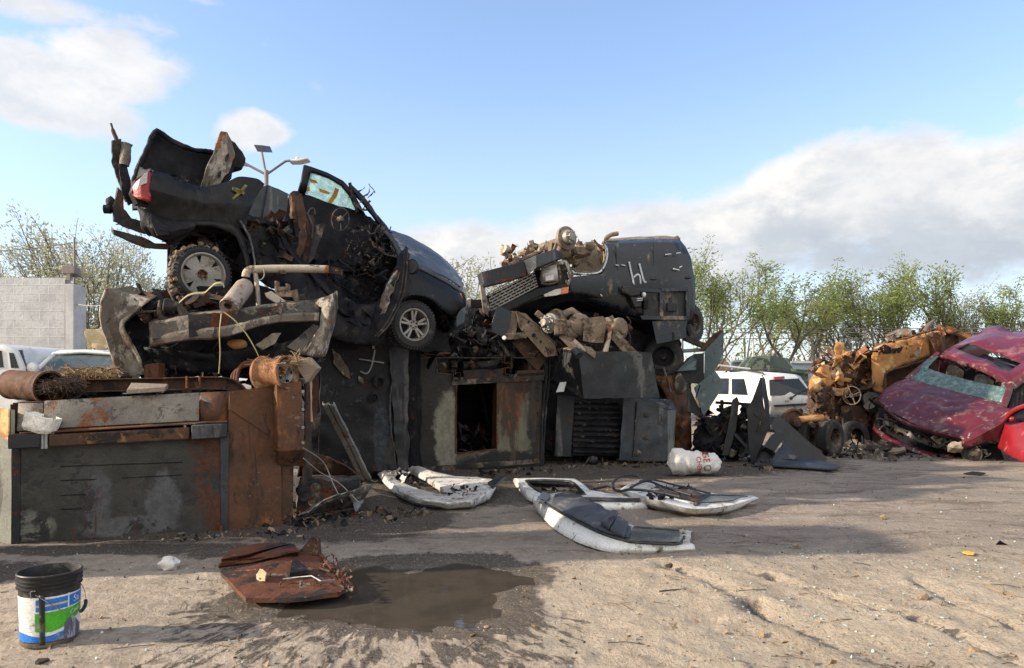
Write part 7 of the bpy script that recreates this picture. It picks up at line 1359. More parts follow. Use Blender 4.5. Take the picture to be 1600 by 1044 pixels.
build('bucket_dirt', MB().lathe(bc, Z, [(rad(0)+.002, .003), (rad(.02)+.003, .015), (rad(.03)+.002, .03)], 40), surf('splashed_dirt', [(.06, .045, .033), (.12, .09, .065)], rough=.95, bump=.3), bk_, crump=(.0015, 40, .02), smooth=60)
# ---------------------------------------------------------------- black plates and small wreck, right of centre
J = vpl(1090, 13.3, 1310, 12.9); Jn = J.n
ce = thing('burnt_engine_wreck', 'black burnt engine and axle heap below the green plates', 'vehicle wreck', Vector((J.at(1125, 700).x, 13.9, 0)))
em = MB(); em.box(J.at(1125, 680, .5), (.75, .5, .6)); em.rock(J.at(1105, 690, .35), (.3, .25, .3), 3); em.rock(J.at(1150, 690, .3), (.2, .2, .25), 5); em.tube([J.at(1100, 660, .3), J.at(1165, 655, .3)], .06, 8)
build('engine_block', em, M['burnt'], ce, crump=(.06, 3, .1), smooth=40)
em = MB(); scrap(em, lambda q: J.at(q.uniform(1088, 1175), q.uniform(638, 718), q.uniform(.05, .7)), 190, .08, .4, 81, 'srbpc', 3); build('engine_scrap', em, [M['burnt'], M['burnt'], M['burnt_dusty']], ce, smooth=0)
em = MB(); em.beam(J.at(1118, 629, .3), J.at(1172, 632, .3), .08, .05); em.beam(J.at(1128, 625, .3), J.at(1128, 640, .3), .05, .05); build('cross_bar', em, M['burnt'], ce)
build('upright', MB().prism(J.pts([(1145, 625), (1152, 620), (1155, 628), (1150, 672), (1138, 712), (1128, 712), (1138, 665)], .0), Jn*.08), M['plate_black'], ce, bevel=.005)
build('brace', MB().beam(J.at(1148, 678, .0), J.at(1168, 700, .0), .05, .05), M['plate_black'], ce); build('brace', MB().beam(J.at(1170, 700, .0), J.at(1156, 714, .0), .05, .05), M['plate_black'], ce)
pls = [('tall black bent steel plate standing before the white jeep style car', [[(1189, 590), (1197, 592), (1200, 640), (1203, 672), (1192, 690), (1175, 729), (1170, 690), (1167, 640), (1182, 612)]]),]
t_ = thing('black_plate', 'tall bent black steel plate standing in front of the white estate car', 'steel plate', J.at(1187, 728, -.1))
build('panel', MB().prism(J.pts([(1188, 590), (1196, 650), (1200, 672), (1191, 695), (1175, 728), (1170, 700), (1167, 640), (1176, 624), (1180, 612)], -.15), Jn*.015), M['plate_black'], t_, crump=(.01, 3, .1))
build('fold', MB().prism([J.at(1188, 590, -.15), J.at(1194, 591, .05), J.at(1201, 625, .05), J.at(1204, 672, -.0), J.at(1200, 673, -.15)], Jn*.012), M['plate_black'], t_)
xm = MB(); xm.beam(J.at(1177, 645, -.16), J.at(1186, 652, -.16), .02, .012); xm.beam(J.at(1192, 644, -.16), J.at(1184, 676, -.16), .02, .012); build('scratch_mark', xm, M['burnt_dusty'], t_)
t_ = thing('black_plate', 'large black triangular steel plate sloping to the ground on the right', 'steel plate', J.at(1250, 728, 0))
build('panel', MB().prism([J.at(1215, 648, .3), J.at(1230, 660, .28), J.at(1302, 724, .0), J.at(1240, 722, -.05), J.at(1205, 665, .2)], Jn*.02), M['plate_black'], t_)
t_ = thing('black_plate', 'small open black plate pocket leaning between the two big black plates', 'steel plate', J.at(1208, 712, -.2))
build('panel', MB().prism([J.at(1205, 680, -.2), J.at(1228, 667, -.2), J.at(1222, 690, -.25), J.at(1206, 711, -.3), J.at(1189, 704, -.2)], Jn*.015), M['plate_black'], t_, bevel=.003)
build('flap', MB().prism([J.at(1189, 704, -.2), J.at(1206, 711, -.3), J.at(1209, 705, -.5), J.at(1195, 698, -.45)], Jn*.012), M['plate_black'], t_)
t_ = thing('black_plate', 'dark triangular plate offcut resting on the flat plates', 'steel plate', J.at(1225, 718, -.2))
build('panel', MB().prism([J.at(1224, 692, .0), J.at(1248, 712, -.3), J.at(1242, 718, -.4), J.at(1207, 716, -.4)], Jn*.012), M['plate_grey'], t_)
t_ = thing('black_plate', 'flat black plates stacked on the ground ending at the right', 'steel plate', g(1250, 730))
build('sheet', MB().prism(gs([(1180, 727, .05), (1300, 735, .03), (1312, 731, .04), (1290, 722, .08), (1230, 718, .1)]), Z*.02), M['plate_grey'], t_); build('sheet', MB().prism(gs([(1172, 728, .0), (1290, 737, .0), (1300, 733, .02), (1220, 720, .04)]), Z*.015), M['plate_black'], t_)
build('under_panel', MB().prism([J.at(1176, 728, -.12), J.at(1215, 714, -.2), J.at(1206, 700, -.1), J.at(1190, 695, .0)], Jn*.012), M['plate_black'], t_)
# axle with brake drum and twin tyres
dx_ = thing('twin_tyre_axle', 'truck axle stub with brake drum and twin tyres left of the rusted cabs', 'axle', at(1270, 710, 14.6))
Y_ = 14.8; PY = Pl(Vector((0, Y_, 0)), Vector((0, 1, 0)))
dh = PY.at(1241, 660); dd2 = Vector((.35, -.93, .1)); build('brake_drum', MB().lathe(dh, dd2, [(.001, -.1), (.26, -.1), (.28, -.06), (.28, 0), (.24, .02), (.22, -.02), (.12, -.01), (.1, .1), (.06, .12), (.001, .12)], 30), M['rust_dark'], dx_, smooth=40)
build('axle_tube', MB().tube([PY.at(1248, 656), PY.at(1286, 653)], .07, 12), M['rust_yellow'], dx_, smooth=60)
ra_ = Vector((.62, -.78, .05)); wheel(dx_, PY.at(1289, 684)+ra_*.1, ra_, .36, .26, .2, 'steel', M['burnt_dusty']); wheel(dx_, PY.at(1274, 682)-ra_*.15, ra_, .35, .24, .2, 'steel', M['burnt_dusty'])
em = MB(); scrap(em, lambda q: PY.at(q.uniform(1255, 1290), q.uniform(640, 712), 0)+Vector((0, q.uniform(-.3, .6), 0)), 50, .08, .35, 83, 'srb', 2); build('axle_scrap', em, [M['tan_frame'], M['rust_dark']], dx_, smooth=0)

# ---------------------------------------------------------------- white estate car
jc = thing('white_estate_car', 'white estate car with roof rack and tinted rear window, parked behind the black plates', 'car', Vector((8.0, 22, 0)))
JR = vpl(1200, 20.0, 1274, 20.6); jr = JR.n; ju = (JR.at(1274, 592)-JR.at(1200, 592)).normalized()
JS = vpl(1115, 22.5, 1203, 20.0)      # its left flank
def RP(x, y, o_=0): return JR.at(x, y, o_)
rear = MB().grid([spline([RP(1200, 660, .1), RP(1236, 661, 0), RP(1272, 661, .1)], 4), spline([RP(1200, 622, .06), RP(1236, 622, -.03), RP(1274, 624, .06)], 4), spline([RP(1200, 619, .08), RP(1236, 618, 0), RP(1270, 618, .08)], 4), spline([RP(1196, 592, .35), RP(1222, 591, .3), RP(1250, 589, .35)], 4), spline([RP(1192, 587, .6), RP(1218, 584, .6), RP(1244, 586, .6)], 4)])
build('tailgate', rear, M['jeep_white'], jc, solid=.03, smooth=60)
build('rear_window', MB().prism([RP(1180.0, 594, .24), RP(1246, 591, .24), RP(1266, 616, -.0), RP(1199, 619, -.02)][0:0] or [RP(1202, 593.5, .24), RP(1247, 591.5, .27), RP(1267, 616, .02), RP(1203, 618.5, .02)], -jr*.02), M['tint'], jc)
build('brake_lamp', MB().prism([RP(1208, 589, .28), RP(1224, 588, .28), RP(1224, 592, .24), RP(1209, 593, .24)], -jr*.05), M['lens_red'], jc)
build('tail_lamp', MB().prism([RP(1271, 622, .06), RP(1276, 622, .14), RP(1279, 640, .14), RP(1272, 643, .03)], -jr*.04), M['lens_red'], jc)
build('handle_strip', MB().prism([RP(1208, 633, -.03), RP(1260, 630, -.03), RP(1261, 633.5, -.03), RP(1210, 636, -.03)], -jr*.04), M['plastic'], jc)
wp = MB(); wp.tube([RP(1236, 622, -.06), RP(1248, 614, .0), RP(1263, 607, .06)], .02, 6); wp.rock(RP(1236, 622, -.06), (.05, .04, .05), 3); wp.tube([RP(1241, 631, -.06), RP(1245, 648, -.06)], .015, 6); wp.rock(RP(1251, 643, -.06), (.08, .04, .08), 4)
build('rear_wiper', wp, M['plastic'], jc)
build('rear_bumper', MB().prism([RP(1198, 650, -.1), RP(1273, 650, -.08), RP(1272, 664, -.08), RP(1198, 664, -.1)], jr*.2), M['trim'], jc, bevel=.03)
def SP(x, y, o_=0): return JS.at(x, y, o_)
build('body_side', MB().grid([spline([SP(1110, 665), SP(1150, 665), SP(1201, 664)], 4), spline([SP(1110, 625, -.02), SP(1150, 625, -.05), SP(1201, 626, -.02)], 4), spline([SP(1110, 618), SP(1150, 619), SP(1199, 621, .02)], 4), spline([SP(1112, 590, .12), SP(1150, 589, .12), SP(1192, 591, .12)], 4), spline([SP(1112, 584, .25), SP(1150, 583, .25), SP(1190, 586, .25)], 4)]), M['jeep_white'], jc, solid=.03, smooth=60)
for L in ([(1144, 592), (1163, 592), (1168, 617), (1144, 616)], [(1120, 591), (1139, 591), (1138, 616), (1118, 615)], [(1172, 594), (1186, 595), (1196, 617), (1178, 617)][0:0] or [(1108, 592), (1116, 592), (1114, 614), (1108, 614)]):
    ys_ = [o_ for o_ in (.09, .09, -.02, -.02)]; build('side_window', MB().prism([SP(x, y, o_) for (x, y), o_ in zip(L, ys_)], -JS.n*.02), M['tint'], jc)
build('roof', MB().grid([[SP(1112, 584, .25), SP(1150, 583, .25), SP(1190, 586, .25)], [SP(1114, 580, .8), SP(1160, 579, .8), SP(1217, 583, .55)][0:0] or [SP(1118, 580.5, .8), SP(1165, 580, .7), RP(1218, 583.5, .62)], [SP(1135, 582, 1.5), SP(1190, 582, 1.3), RP(1245, 586, .62)]]), M['jeep_white'], jc, solid=.03)
rr_ = MB(); rr_.tube([SP(1134, 582, .3), SP(1136, 579, .3), SP(1165, 579, .3), SP(1192, 583, .3), SP(1194, 586, .3)], .025, 6); rr_.tube([RP(1194, 582, 1.5), RP(1196, 577, 1.4), RP(1210, 577, 1), RP(1238, 582, .7)], .025, 6); rr_.tube([SP(1140, 581, .3), RP(1197, 577, 1.4)], .02, 6)
build('roof_rack', rr_, M['plastic'], jc)
build('front_bulk', MB().prism([SP(1112, 600, .3), SP(1195, 600, .3), SP(1198, 660, .3), SP(1112, 660, .3)], JS.n*1.2), M['tint'], jc)
vs, fs = text_mesh('Jeep', .09); bo_ = RP(1230, 626.5, -.05); jm = MB(); jm.add([bo_+ju*v.x+Z*v.y for v in vs], fs); build('badge', jm, M['plastic'], jc, smooth=0)
wheel(jc, Vector((SP(1140, 660).x+.1, SP(1140, 660).y, .36)), -JS.n, .36, .24, .2, 'steel')
# ---------------------------------------------------------------- camouflaged vehicle, roofs, mound behind
cv_ = thing('camouflaged_vehicle', 'camouflage painted armoured vehicle with sloping cabin behind the white estate car', 'armoured vehicle', Vector((at(1210, HY, 27).x, 27, 0)))
C1 = Pl(Vector((0, 26, 0)), Vector((0, 1, 0)))
build('front_slope', MB().prism(C1.pts([(1172, 574), (1188, 556), (1204, 555), (1202, 580), (1172, 580)]), Vector((.1, 2, 0))), M['camo_light'], cv_)
build('cabin_side', MB().prism(C1.pts([(1204, 555), (1232, 560), (1241, 580), (1202, 580)], .02), Vector((.1, 2, 0))), M['camo_dark'], cv_)
build('hull', MB().prism(C1.pts([(1165, 580), (1262, 578), (1264, 600), (1268, 650), (1165, 650)], .04), Vector((.1, 3, 0))), M['camo_dark'], cv_)
build('hatch_box', MB().prism(C1.pts([(1198, 571), (1218, 572), (1220, 580), (1200, 580)], -.1), Vector((0, .1, 0))), M['camo_light'], cv_)
build('rear_deck', MB().prism(C1.pts([(1236, 576), (1262, 578), (1266, 584), (1240, 583)], -.05), Vector((0, 1.5, 0))), M['camo_light'], cv_)
o = build('earth_mound', MB().rock(Vector((at(1140, HY, 29).x, 29, .3)), (1.3, .9, 1.85), 6, .2, 3), M['clay'], smooth=60); o['kind'] = 'structure'
PB = Pl(Vector((0, 28.5, 0)), Vector((0, 1, 0)))
for nm, L, lb in (('shed_roof', [(1144, 565), (1168, 563), (1182, 570), (1180, 600), (1144, 600)], 'pale blue metal cabin between earth mound and camouflaged vehicle'), ('shed_roof', [(1236, 566), (1270, 566), (1272, 582), (1272, 640), (1238, 640)], 'pale blue metal cabin right of the camouflaged vehicle')):
    p = PB.at(*L[2]); t_ = thing('metal_cabin', lb, 'cabin', Vector((p.x, 29, 0))); build('cabin_wall', MB().prism(PB.pts(L), Vector((0, 1.5, 0))), M['tarp'], t_, bevel=.03); build('roof_edge', MB().beam(PB.at(L[0][0], L[0][1], -.05), PB.at(L[1][0], L[1][1], -.05), .1, .08), M['lamp_white'], t_)
o = build('rail_pipe', MB().tube([C1.at(1122, 571, -1), C1.at(1172, 577, -1)], .04, 8), M['lamp_white']); tag(o, 'thin pale rail above the roof of the white estate car', 'rail')

# ---------------------------------------------------------------- orange rusted wrecks
X1 = vpl(1262, 16.6, 1372, 17.2); Xn = X1.n
w1 = thing('crumpled_rust_cab', 'crumpled orange rusted car body with a loose steering wheel, left of the red wreck', 'vehicle wreck', Vector((X1.at(1310, 690).x, 17.3, 0)))
def sheet(nm, Ls, mat, par, cr=(.04, 3.5, .09), so=.02, **kw): return build(nm, MB().grid(rows(kw.pop('P', X1), *Ls)), mat, par, solid=so, crump=cr, smooth=60, **kw)
sheet('hood', [[(1264, 598, 0), (1270, 585, .0), (1280, 574, .0), (1300, 566, .05)], [(1263, 608, -.14), (1277, 600, -.2), (1291, 590, -.2), (1306, 578, -.1)], [(1268, 613, -.14), (1284, 611, -.22), (1298, 603, -.22), (1309, 592, -.1)]], M['rust_yellow'], w1)
sheet('upper_flap', [[(1268, 575, .0), (1280, 570, .1), (1292, 566, .1)], [(1270, 563, .1), (1280, 564, .15), (1295, 572, .1)]], M['rust_dark'], w1)
sheet('pillar', [[(1302, 575, -.1), (1304, 555, -.1), (1303, 540, .0), (1306, 535, .1)], [(1312, 578, -.1), (1318, 560, -.08), (1318, 543, .0), (1314, 535, .1)]], M['rust_yellow'], w1, (.05, 4, .06))
sheet('pillar', [[(1306, 602, -.15), (1308, 585, -.15), (1304, 572, -.1)], [(1318, 602, -.15), (1316, 585, -.15), (1312, 572, -.1)]], M['rust_yellow'], w1, (.04, 4, .06))
sheet('folded_roof', [[(1316, 565, .0), (1330, 552, .05), (1345, 545, .1), (1356, 540, .15)], [(1318, 575, .2), (1335, 566, .25), (1350, 555, .3), (1358, 545, .3)]], M['rust'], w1, (.06, 4, .07))
sheet('folded_roof', [[(1322, 578, -.05), (1332, 568, -.05), (1340, 577, .0)], [(1318, 562, .05), (1323, 550, .1), (1330, 562, .1)]], M['rust_yellow'], w1, (.05, 4, .07))
sheet('cross_panel', [[(1300, 582, -.1), (1320, 584, -.12), (1340, 580, -.1)], [(1302, 592, -.12), (1320, 594, -.14), (1338, 592, -.1)]], M['rust'], w1)
sheet('cross_panel', [[(1300, 606, -.2), (1315, 607, -.25), (1328, 608, -.2)], [(1302, 618, -.2), (1315, 619, -.25), (1328, 619, -.2)]], M['rust_yellow'], w1)
build('dark_hollow', MB().prism(X1.pts([(1296, 606), (1312, 580), (1356, 548), (1372, 560), (1374, 690), (1328, 692), (1296, 655)], .25), Xn*.8), M['rust_dark'], w1, crump=(.06, 2.5, .15))
rgm = MB(); rgm.grid(rows(X1, [(1272, 608, -.1), (1285, 600, -.2), (1300, 606, -.2)], [(1280, 628, -.15), (1290, 622, -.28), (1302, 630, -.2)], [(1280, 650, -.05), (1292, 648, -.15), (1305, 655, -.1)])); build('scorched_lining', rgm, M['rust_dark'], w1, solid=.03, crump=(.07, 5, .06), smooth=60)
em = MB(); scrap(em, lambda q: X1.at(q.uniform(1276, 1365), q.uniform(560, 660), q.uniform(-.1, .4)), 170, .1, .5, 91, 'srbp', 3); scrap(em, lambda q: X1.at(q.uniform(1320, 1372), q.uniform(620, 695), q.uniform(-.2, .3)), 80, .1, .5, 92, 'srbp', 3); build('torn_metal', em, [M['rust_dark'], M['rust'], M['burnt']], w1, smooth=0)
em = MB(); scrap(em, lambda q: X1.at(q.uniform(1266, 1362), q.uniform(548, 625), q.uniform(-.25, .2)), 80, .12, .45, 192, 'ssp', 3); build('torn_metal', em, [M['rust_yellow'], M['rust'], M['rust_rim']], w1, smooth=0)
build('door_panel', MB().prism(X1.pts([(1316, 635), (1345, 634), (1355, 650), (1355, 672), (1318, 675)], -.25), Xn*.05), M['rust_dark'], w1, crump=(.02, 3, .1)); build('small_panel', MB().prism(X1.pts([(1345, 655), (1356, 655), (1356, 670), (1345, 670)], -.3), Xn*.04), M['rust_panel'], w1)
swm = MB(); c_ = X1.at(1331, 618, -.6); d1 = (Vector((-.75, -.6, .0))).normalized(); _, e1, e2 = frame(d1)
swm.tube([c_+(e1*math.cos(k*.2244)+e2*math.sin(k*.2244))*.2 for k in range(29)], .014, 7, False)
for k in range(4): swm.tube([c_, c_+(e1*math.cos(k*1.57+.4)+e2*math.sin(k*1.57+.4))*.2], .014, 6)
swm.tube([c_, c_-d1*.35], .03, 8); swm.disc(c_, d1, .05, .05, 12); build('steering_wheel', swm, M['burnt_dusty'], w1, smooth=60)
o = build('loose_tyre', MB().lathe(X1.at(1335, 683, -.5), Vector((.3, -.9, .2)), [(.18, -.1), (.3, -.12), (.36, -.07), (.36, .07), (.3, .12), (.18, .1)], 28), M['tyre'], smooth=50); tag(o, 'black tyre half hidden below the crumpled rusted car', 'tyre')
o = build('dark_tyre_rim', MB().lathe(X1.at(1362, 628, -.5), Vector((-.8, -.5, 0)), [(.001, -.15), (.2, -.15), (.22, -.05), (.22, .05), (.17, .1), (.001, .08)], 20), M['burnt'], crump=(.02, 4, .08), smooth=50); tag(o, 'sooty round drum behind the loose steering wheel', 'drum')
X2 = vpl(1365, 16.9, 1515, 17.5); Xm = X2.n
w2 = thing('orange_rust_cab', 'orange rusted truck cab lying on its side behind the red wreck', 'vehicle wreck', Vector((X2.at(1430, 690).x, 17.9, 0)))
sheet('side_panel', [[(1366, 545, .1), (1380, 538, .02), (1415, 530, .0), (1450, 520, .0), (1462, 517, .05)], [(1363, 556, .0), (1380, 556, -.06), (1415, 547, -.06), (1450, 537, -.06), (1464, 534, .0)], [(1363, 580, .0), (1378, 582, -.02), (1415, 570, -.02), (1450, 558, -.02), (1466, 552, .0)]], M['rust_yellow'], w2, (.02, 3, .1), P=X2)
sheet('left_column', [[(1362, 555, .05), (1362, 585, .0), (1364, 612, .05)], [(1372, 560, -.06), (1375, 585, -.06), (1376, 614, -.02)], [(1383, 565, -.02), (1384, 588, -.02), (1385, 612, .0)]], M['rust_yellow'], w2, (.015, 3, .1), P=X2)
sheet('ribbed_end', [[(1450, 522, -.05), (1452, 540, -.08), (1455, 558, -.05)], [(1457, 520, -.14), (1459, 538, -.16), (1460, 556, -.12)], [(1463, 519, -.05), (1464, 536, -.08), (1465, 553, -.05)], [(1469, 519, -.12), (1470, 535, -.14), (1471, 550, -.1)], [(1476, 522, .0), (1476, 536, .0), (1476, 548, .0)]], M['rust'], w2, (.015, 3, .1), P=X2)
build('torn_cavity', MB().prism(X2.pts([(1374, 543), (1384, 539), (1398, 545), (1412, 541), (1405, 552), (1382, 553)], -.08), Xm*.02), M['burnt'], w2, crump=(.02, 5, .06))
build('window_void', MB().prism(X2.pts([(1384, 582), (1440, 564), (1470, 556), (1475, 620), (1384, 640)], .25), Xm*.3), M['rust_dark'], w2, crump=(.03, 3, .12))
build('window_sill', MB().tube(spline(X2.pts([(1384, 618), (1384, 584), (1410, 574), (1448, 562)], -.06), 3), .025, 6), M['rust_dark'], w2)
build('rear_shell', MB().prism(X2.pts([(1470, 523), (1495, 524), (1500, 540), (1485, 600), (1470, 600)], .2), Xm*1.0), M['rust_dark'], w2, crump=(.05, 2.5, .12))
build('top_edge', MB().grid([X2.pts([(1366, 545), (1415, 529), (1462, 516), (1490, 522)], .1), X2.pts([(1372, 540), (1420, 526), (1465, 514), (1495, 520)], 1.5)]), M['rust'], w2, solid=.03, crump=(.04, 3, .12))
em = MB(); scrap(em, lambda q: (lambda k: X2.at(1366+k*110, 548-k*28+q.uniform(-6, 10), q.uniform(-.1, .15)))(q.random()), 60, .1, .4, 193, 'ssp', 3); build('torn_metal', em, [M['rust_yellow'], M['rust'], M['rust_dark']], w2, smooth=0)
rsm = MB(); scrap(rsm, lambda q: X2.at(q.uniform(1440, 1500), q.uniform(516, 530), q.uniform(.1, .8)), 40, .1, .5, 95, 'srbp', 2); build('torn_metal', rsm, [M['rust'], M['rust_dark']], w2, smooth=0)
build('lower_body', MB().prism(X2.pts([(1364, 612), (1480, 600), (1480, 700), (1364, 695)], .15), Xm*1.2), M['rust_dark'], w2, crump=(.06, 2, .2))
o = build('brown_beam', MB().beam(X2.at(1478, 513, .3), X2.at(1515, 528, .0), .14, .14), M['rust_panel'], bevel=.008); tag(o, 'red brown steel beam sticking up beside the red roof', 'beam')
er = thing('engine_remains', 'lump of pale and black engine remains on top of the orange rusted cab', 'engine part', X2.at(1408, 535, .5))
build('lump', MB().rock(X2.at(1408, 528, .5), (.36, .3, .2), 4, .5, 3), M['fender_pale'], er, smooth=50); build('dark_lump', MB().rock(X2.at(1417, 527, .4), (.18, .2, .2), 7, .4, 3), M['burnt'], er, smooth=50)
em = MB(); scrap(em, lambda q: X2.at(1405+q.gauss(0, 7), 525+q.gauss(0, 4), q.uniform(.2, .6)), 26, .08, .3, 96, 'srb', 3); build('engine_bits', em, [M['fender_pale'], M['rust'], M['burnt']], er, smooth=0)
o = build('tilted_stick', MB().tube([X2.at(1443, 522, .6), X2.at(1452, 508, .7), X2.at(1460, 500, .8)], [.07, .06, .03], 8), M['bark_dark'], smooth=60); tag(o, 'broken brown branch standing on the orange rusted cab', 'branch')

# ---------------------------------------------------------------- red wrecked car
rd = thing('red_wreck', 'dark red wrecked car tipped sideways with smashed windscreen and open sunroof', 'car', at(1480, 715, 14.6))
def a3(L): return [at(*p) for p in L]
def gridsp(Ls, n=5): return [spline(a3(L), n) for L in Ls]
hoodr = [[(1374, 628, 15.6), (1378, 612, 15.75), (1395, 600, 15.9), (1418, 592, 16.0)],
         [(1400, 650, 14.9), (1415, 630, 15.05), (1440, 612, 15.2), (1462, 604, 15.3)],
         [(1440, 668, 14.2), (1462, 642, 14.35), (1495, 624, 14.5), (1512, 617, 14.6)],
         [(1490, 681, 13.6), (1512, 655, 13.75), (1545, 638, 13.85), (1565, 632, 13.9)],
         [(1502, 683, 13.45), (1525, 660, 13.55), (1555, 645, 13.65), (1574, 640, 13.7)], [(1502, 685, 13.42), (1530, 669, 13.4), (1563, 651, 13.46), (1578, 641, 13.52)]]
build('hood', MB().grid(gridsp(hoodr)), M['red_paint'], rd, solid=.02, crump=(.03, 2.2, .09), smooth=70)
hs_ = MB(); hs_.grid(gridsp([[(1374, 628, 15.6), (1400, 650, 14.9), (1440, 668, 14.2), (1490, 681, 13.6), (1502, 683, 13.45)], [(1378, 636, 15.65), (1402, 657, 14.95), (1442, 675, 14.25), (1490, 687, 13.65), (1503, 689, 13.5)]])); build('hood_lip', hs_, M['red_paint'], rd, solid=.012, smooth=60)
fen = [[(1502, 684, 13.45), (1530, 668, 13.4), (1565, 650, 13.45), (1578, 640, 13.5), (1600, 640, 13.6), (1660, 640, 13.7)], [(1505, 692, 13.35), (1532, 680, 13.25), (1562, 664, 13.25), (1580, 652, 13.3), (1602, 660, 13.45), (1660, 668, 13.6)], [(1503, 703, 13.4), (1520, 697, 13.3), (1545, 690, 13.3), (1565, 690, 13.35), (1600, 700, 13.5), (1660, 705, 13.6)]]
build('front_fender', MB().grid(gridsp(fen)), M['red_paint'], rd, solid=.02, crump=(.008, 3, .1), smooth=70)
# windscreen and pillars
build('windscreen', MB().grid(gridsp([[(1422, 592, 16.0), (1464, 604, 15.3), (1514, 618, 14.6), (1567, 633, 13.95)], [(1434, 580, 16.1), (1474, 592, 15.4), (1522, 604, 14.75), (1571, 616, 14.1)], [(1440, 572, 16.15), (1478, 585, 15.45), (1526, 597, 14.8), (1573, 606, 14.15)]], 6)), cg, rd, solid=.008)
ws2 = [[(1432, 582, 16.1), (1440, 572, 16.15), (1450, 562, 16.2), (1464, 556, 16.3)], [(1444, 588, 15.9), (1449, 577, 15.95), (1455, 568, 16.05), (1466, 558, 16.2)]]
build('windscreen_remnant', MB().grid(gridsp(ws2)), cg, rd, solid=.008, crump=(.01, 5, .08)); build('windscreen_remnant', MB().grid(gridsp([[(1567, 633, 13.95), (1572, 615, 14.1), (1574, 603, 14.2)], [(1558, 628, 14.1), (1562, 610, 14.25), (1566, 600, 14.3)]])), cg, rd, solid=.008)
for L in ([(1416, 594, 16.05), (1440, 574, 16.2), (1466, 553, 16.35)], [(1566, 640, 13.8), (1573, 622, 13.95), (1580, 600, 14.15)]): build('windscreen_pillar', MB().tube(spline(a3(L), 5), .062, 8), M['red_paint'], rd, smooth=60)
roof = [[(1466, 554, 16.35), (1500, 572, 15.6), (1540, 590, 14.85), (1580, 602, 14.15)],
        [(1478, 546, 16.45), (1504, 558, 15.85), (1508, 559.5, 15.8), (1582, 592, 14.4)]]
def rf(u_, v_):                                          # roof surface: u from far to near side, v from windscreen backwards
    P00, P10 = at(1466, 554, 16.35), at(1580, 602, 14.15); P01, P11 = at(1550, 513, 16.9), at(1690, 545, 14.6)
    p = (P00*(1-u_)+P10*u_)*(1-v_)+(P01*(1-u_)+P11*u_)*v_
    return p+Z*(.10*math.sin(math.pi*u_)+.05*math.sin(math.pi*v_))+noise.noise_vector(p*1.6)*.10+noise.noise_vector(p*4)*.025
rmb = MB(); us = [0, .08, .15, .3, .45, .6, .75, .85, .93, 1]; vs_ = [0, .06, .14, .2, .34, .5, .62, .75, .9, 1]
gv = [[rf(a_, b_) for a_ in us] for b_ in vs_]
fs_ = []; n_ = len(us)
for j in range(len(vs_)-1):
    for i in range(n_-1):
        if 2 <= i < 7 and 2 <= j < 4: continue           # sunroof opening
        fs_.append((j*n_+i, j*n_+i+1, (j+1)*n_+i+1, (j+1)*n_+i))
rmb.add([p for r in gv for p in r], fs_); build('roof', rmb, M['red_roof_lit'], rd, solid=.025, smooth=70)
sr = MB(); sr.tube([rf(.15, .14), rf(.85, .14), rf(.85, .34), rf(.15, .34), rf(.15, .14)], .014, 7); build('sunroof_frame', sr, M['plate_grey'], rd)
build('sunroof_slider', MB().quad4(rf(.4, .15)-Z*.07, rf(.84, .15)-Z*.07, rf(.84, .33)-Z*.08, rf(.4, .33)-Z*.08, 2, 2), M['tint'], rd, solid=.01)
cdt = MB().grid([[rf(0, v_) for v_ in (0, .3, .6, 1)], [rf(0, v_)+Vector((.05, .1, -.6)) for v_ in (0, .3, .6, 1)]]); build('far_side', cdt, M['red_paint'], rd, solid=.02)
build('roof_rail', MB().tube([rf(1, v_)+Vector((0, -.02, -.01)) for v_ in (0, .2, .5, .8, 1)], .06, 8), M['red_paint'], rd, smooth=60)
lip = MB(); lip.tube(spline([rf(u_, -.01)-Z*.02 for u_ in (0, .2, .4, .6, .8, 1)], 4), .05, 7); build('roof_front_edge', lip, M['red_paint'], rd, crump=(.02, 4, .08), smooth=60)
sl2 = MB(); scrap(sl2, lambda q: rf(q.random(), -.03)-Z*.06, 22, .06, .25, 97, 's', 1); build('torn_seal', sl2, M['burnt_dusty'], rd, smooth=0)
# cabin
build('cabin_dark', MB().prism(a3([(1440, 600, 16.5), (1590, 650, 14.6), (1640, 640, 15), (1600, 560, 16.2), (1500, 556, 17)]), Vector((.3, .5, -.3))), M['burnt'], rd)
st2 = MB()
for x, y, Y in ((1535, 606, 15.5), (1490, 590, 16.3)): st2.box(at(x, y, Y), (.2, .46, .5), Matrix.Rotation(.35, 3, Vector((1, 0, 0))))
build('seat', st2, M['interior_tan'], rd, bevel=.09, bseg=4)
em = MB(); scrap(em, lambda q: at(q.uniform(1440, 1570), 0, 1).lerp(at(1500, 600, 15), 0) if False else (lambda k: at(1432+k*135+6, 588+k*42-q.uniform(0, 10), 16.1-k*2.0))(q.random()), 60, .05, .25, 98, 'srp', 2); build('dashboard_debris', em, [M['burnt'], M['burnt_dusty']], rd, smooth=0)
gsh = MB(); q = random.Random(8)
for _ in range(220):
    k = q.random(); p = at(1424+k*140, 594+k*40+q.uniform(-6, 1), 16.0-k*2.05); M_ = rv(q)*.03; gsh.add([p, p+M_, p+rv(q)*.04], [(0, 1, 2)])
M['shard'] = surf('glass_shard', [(.42, .55, .53), (.3, .42, .4)], rough=.2, bump=0, scale=9); build('glass_shards', gsh, M['shard'], rd, smooth=0)
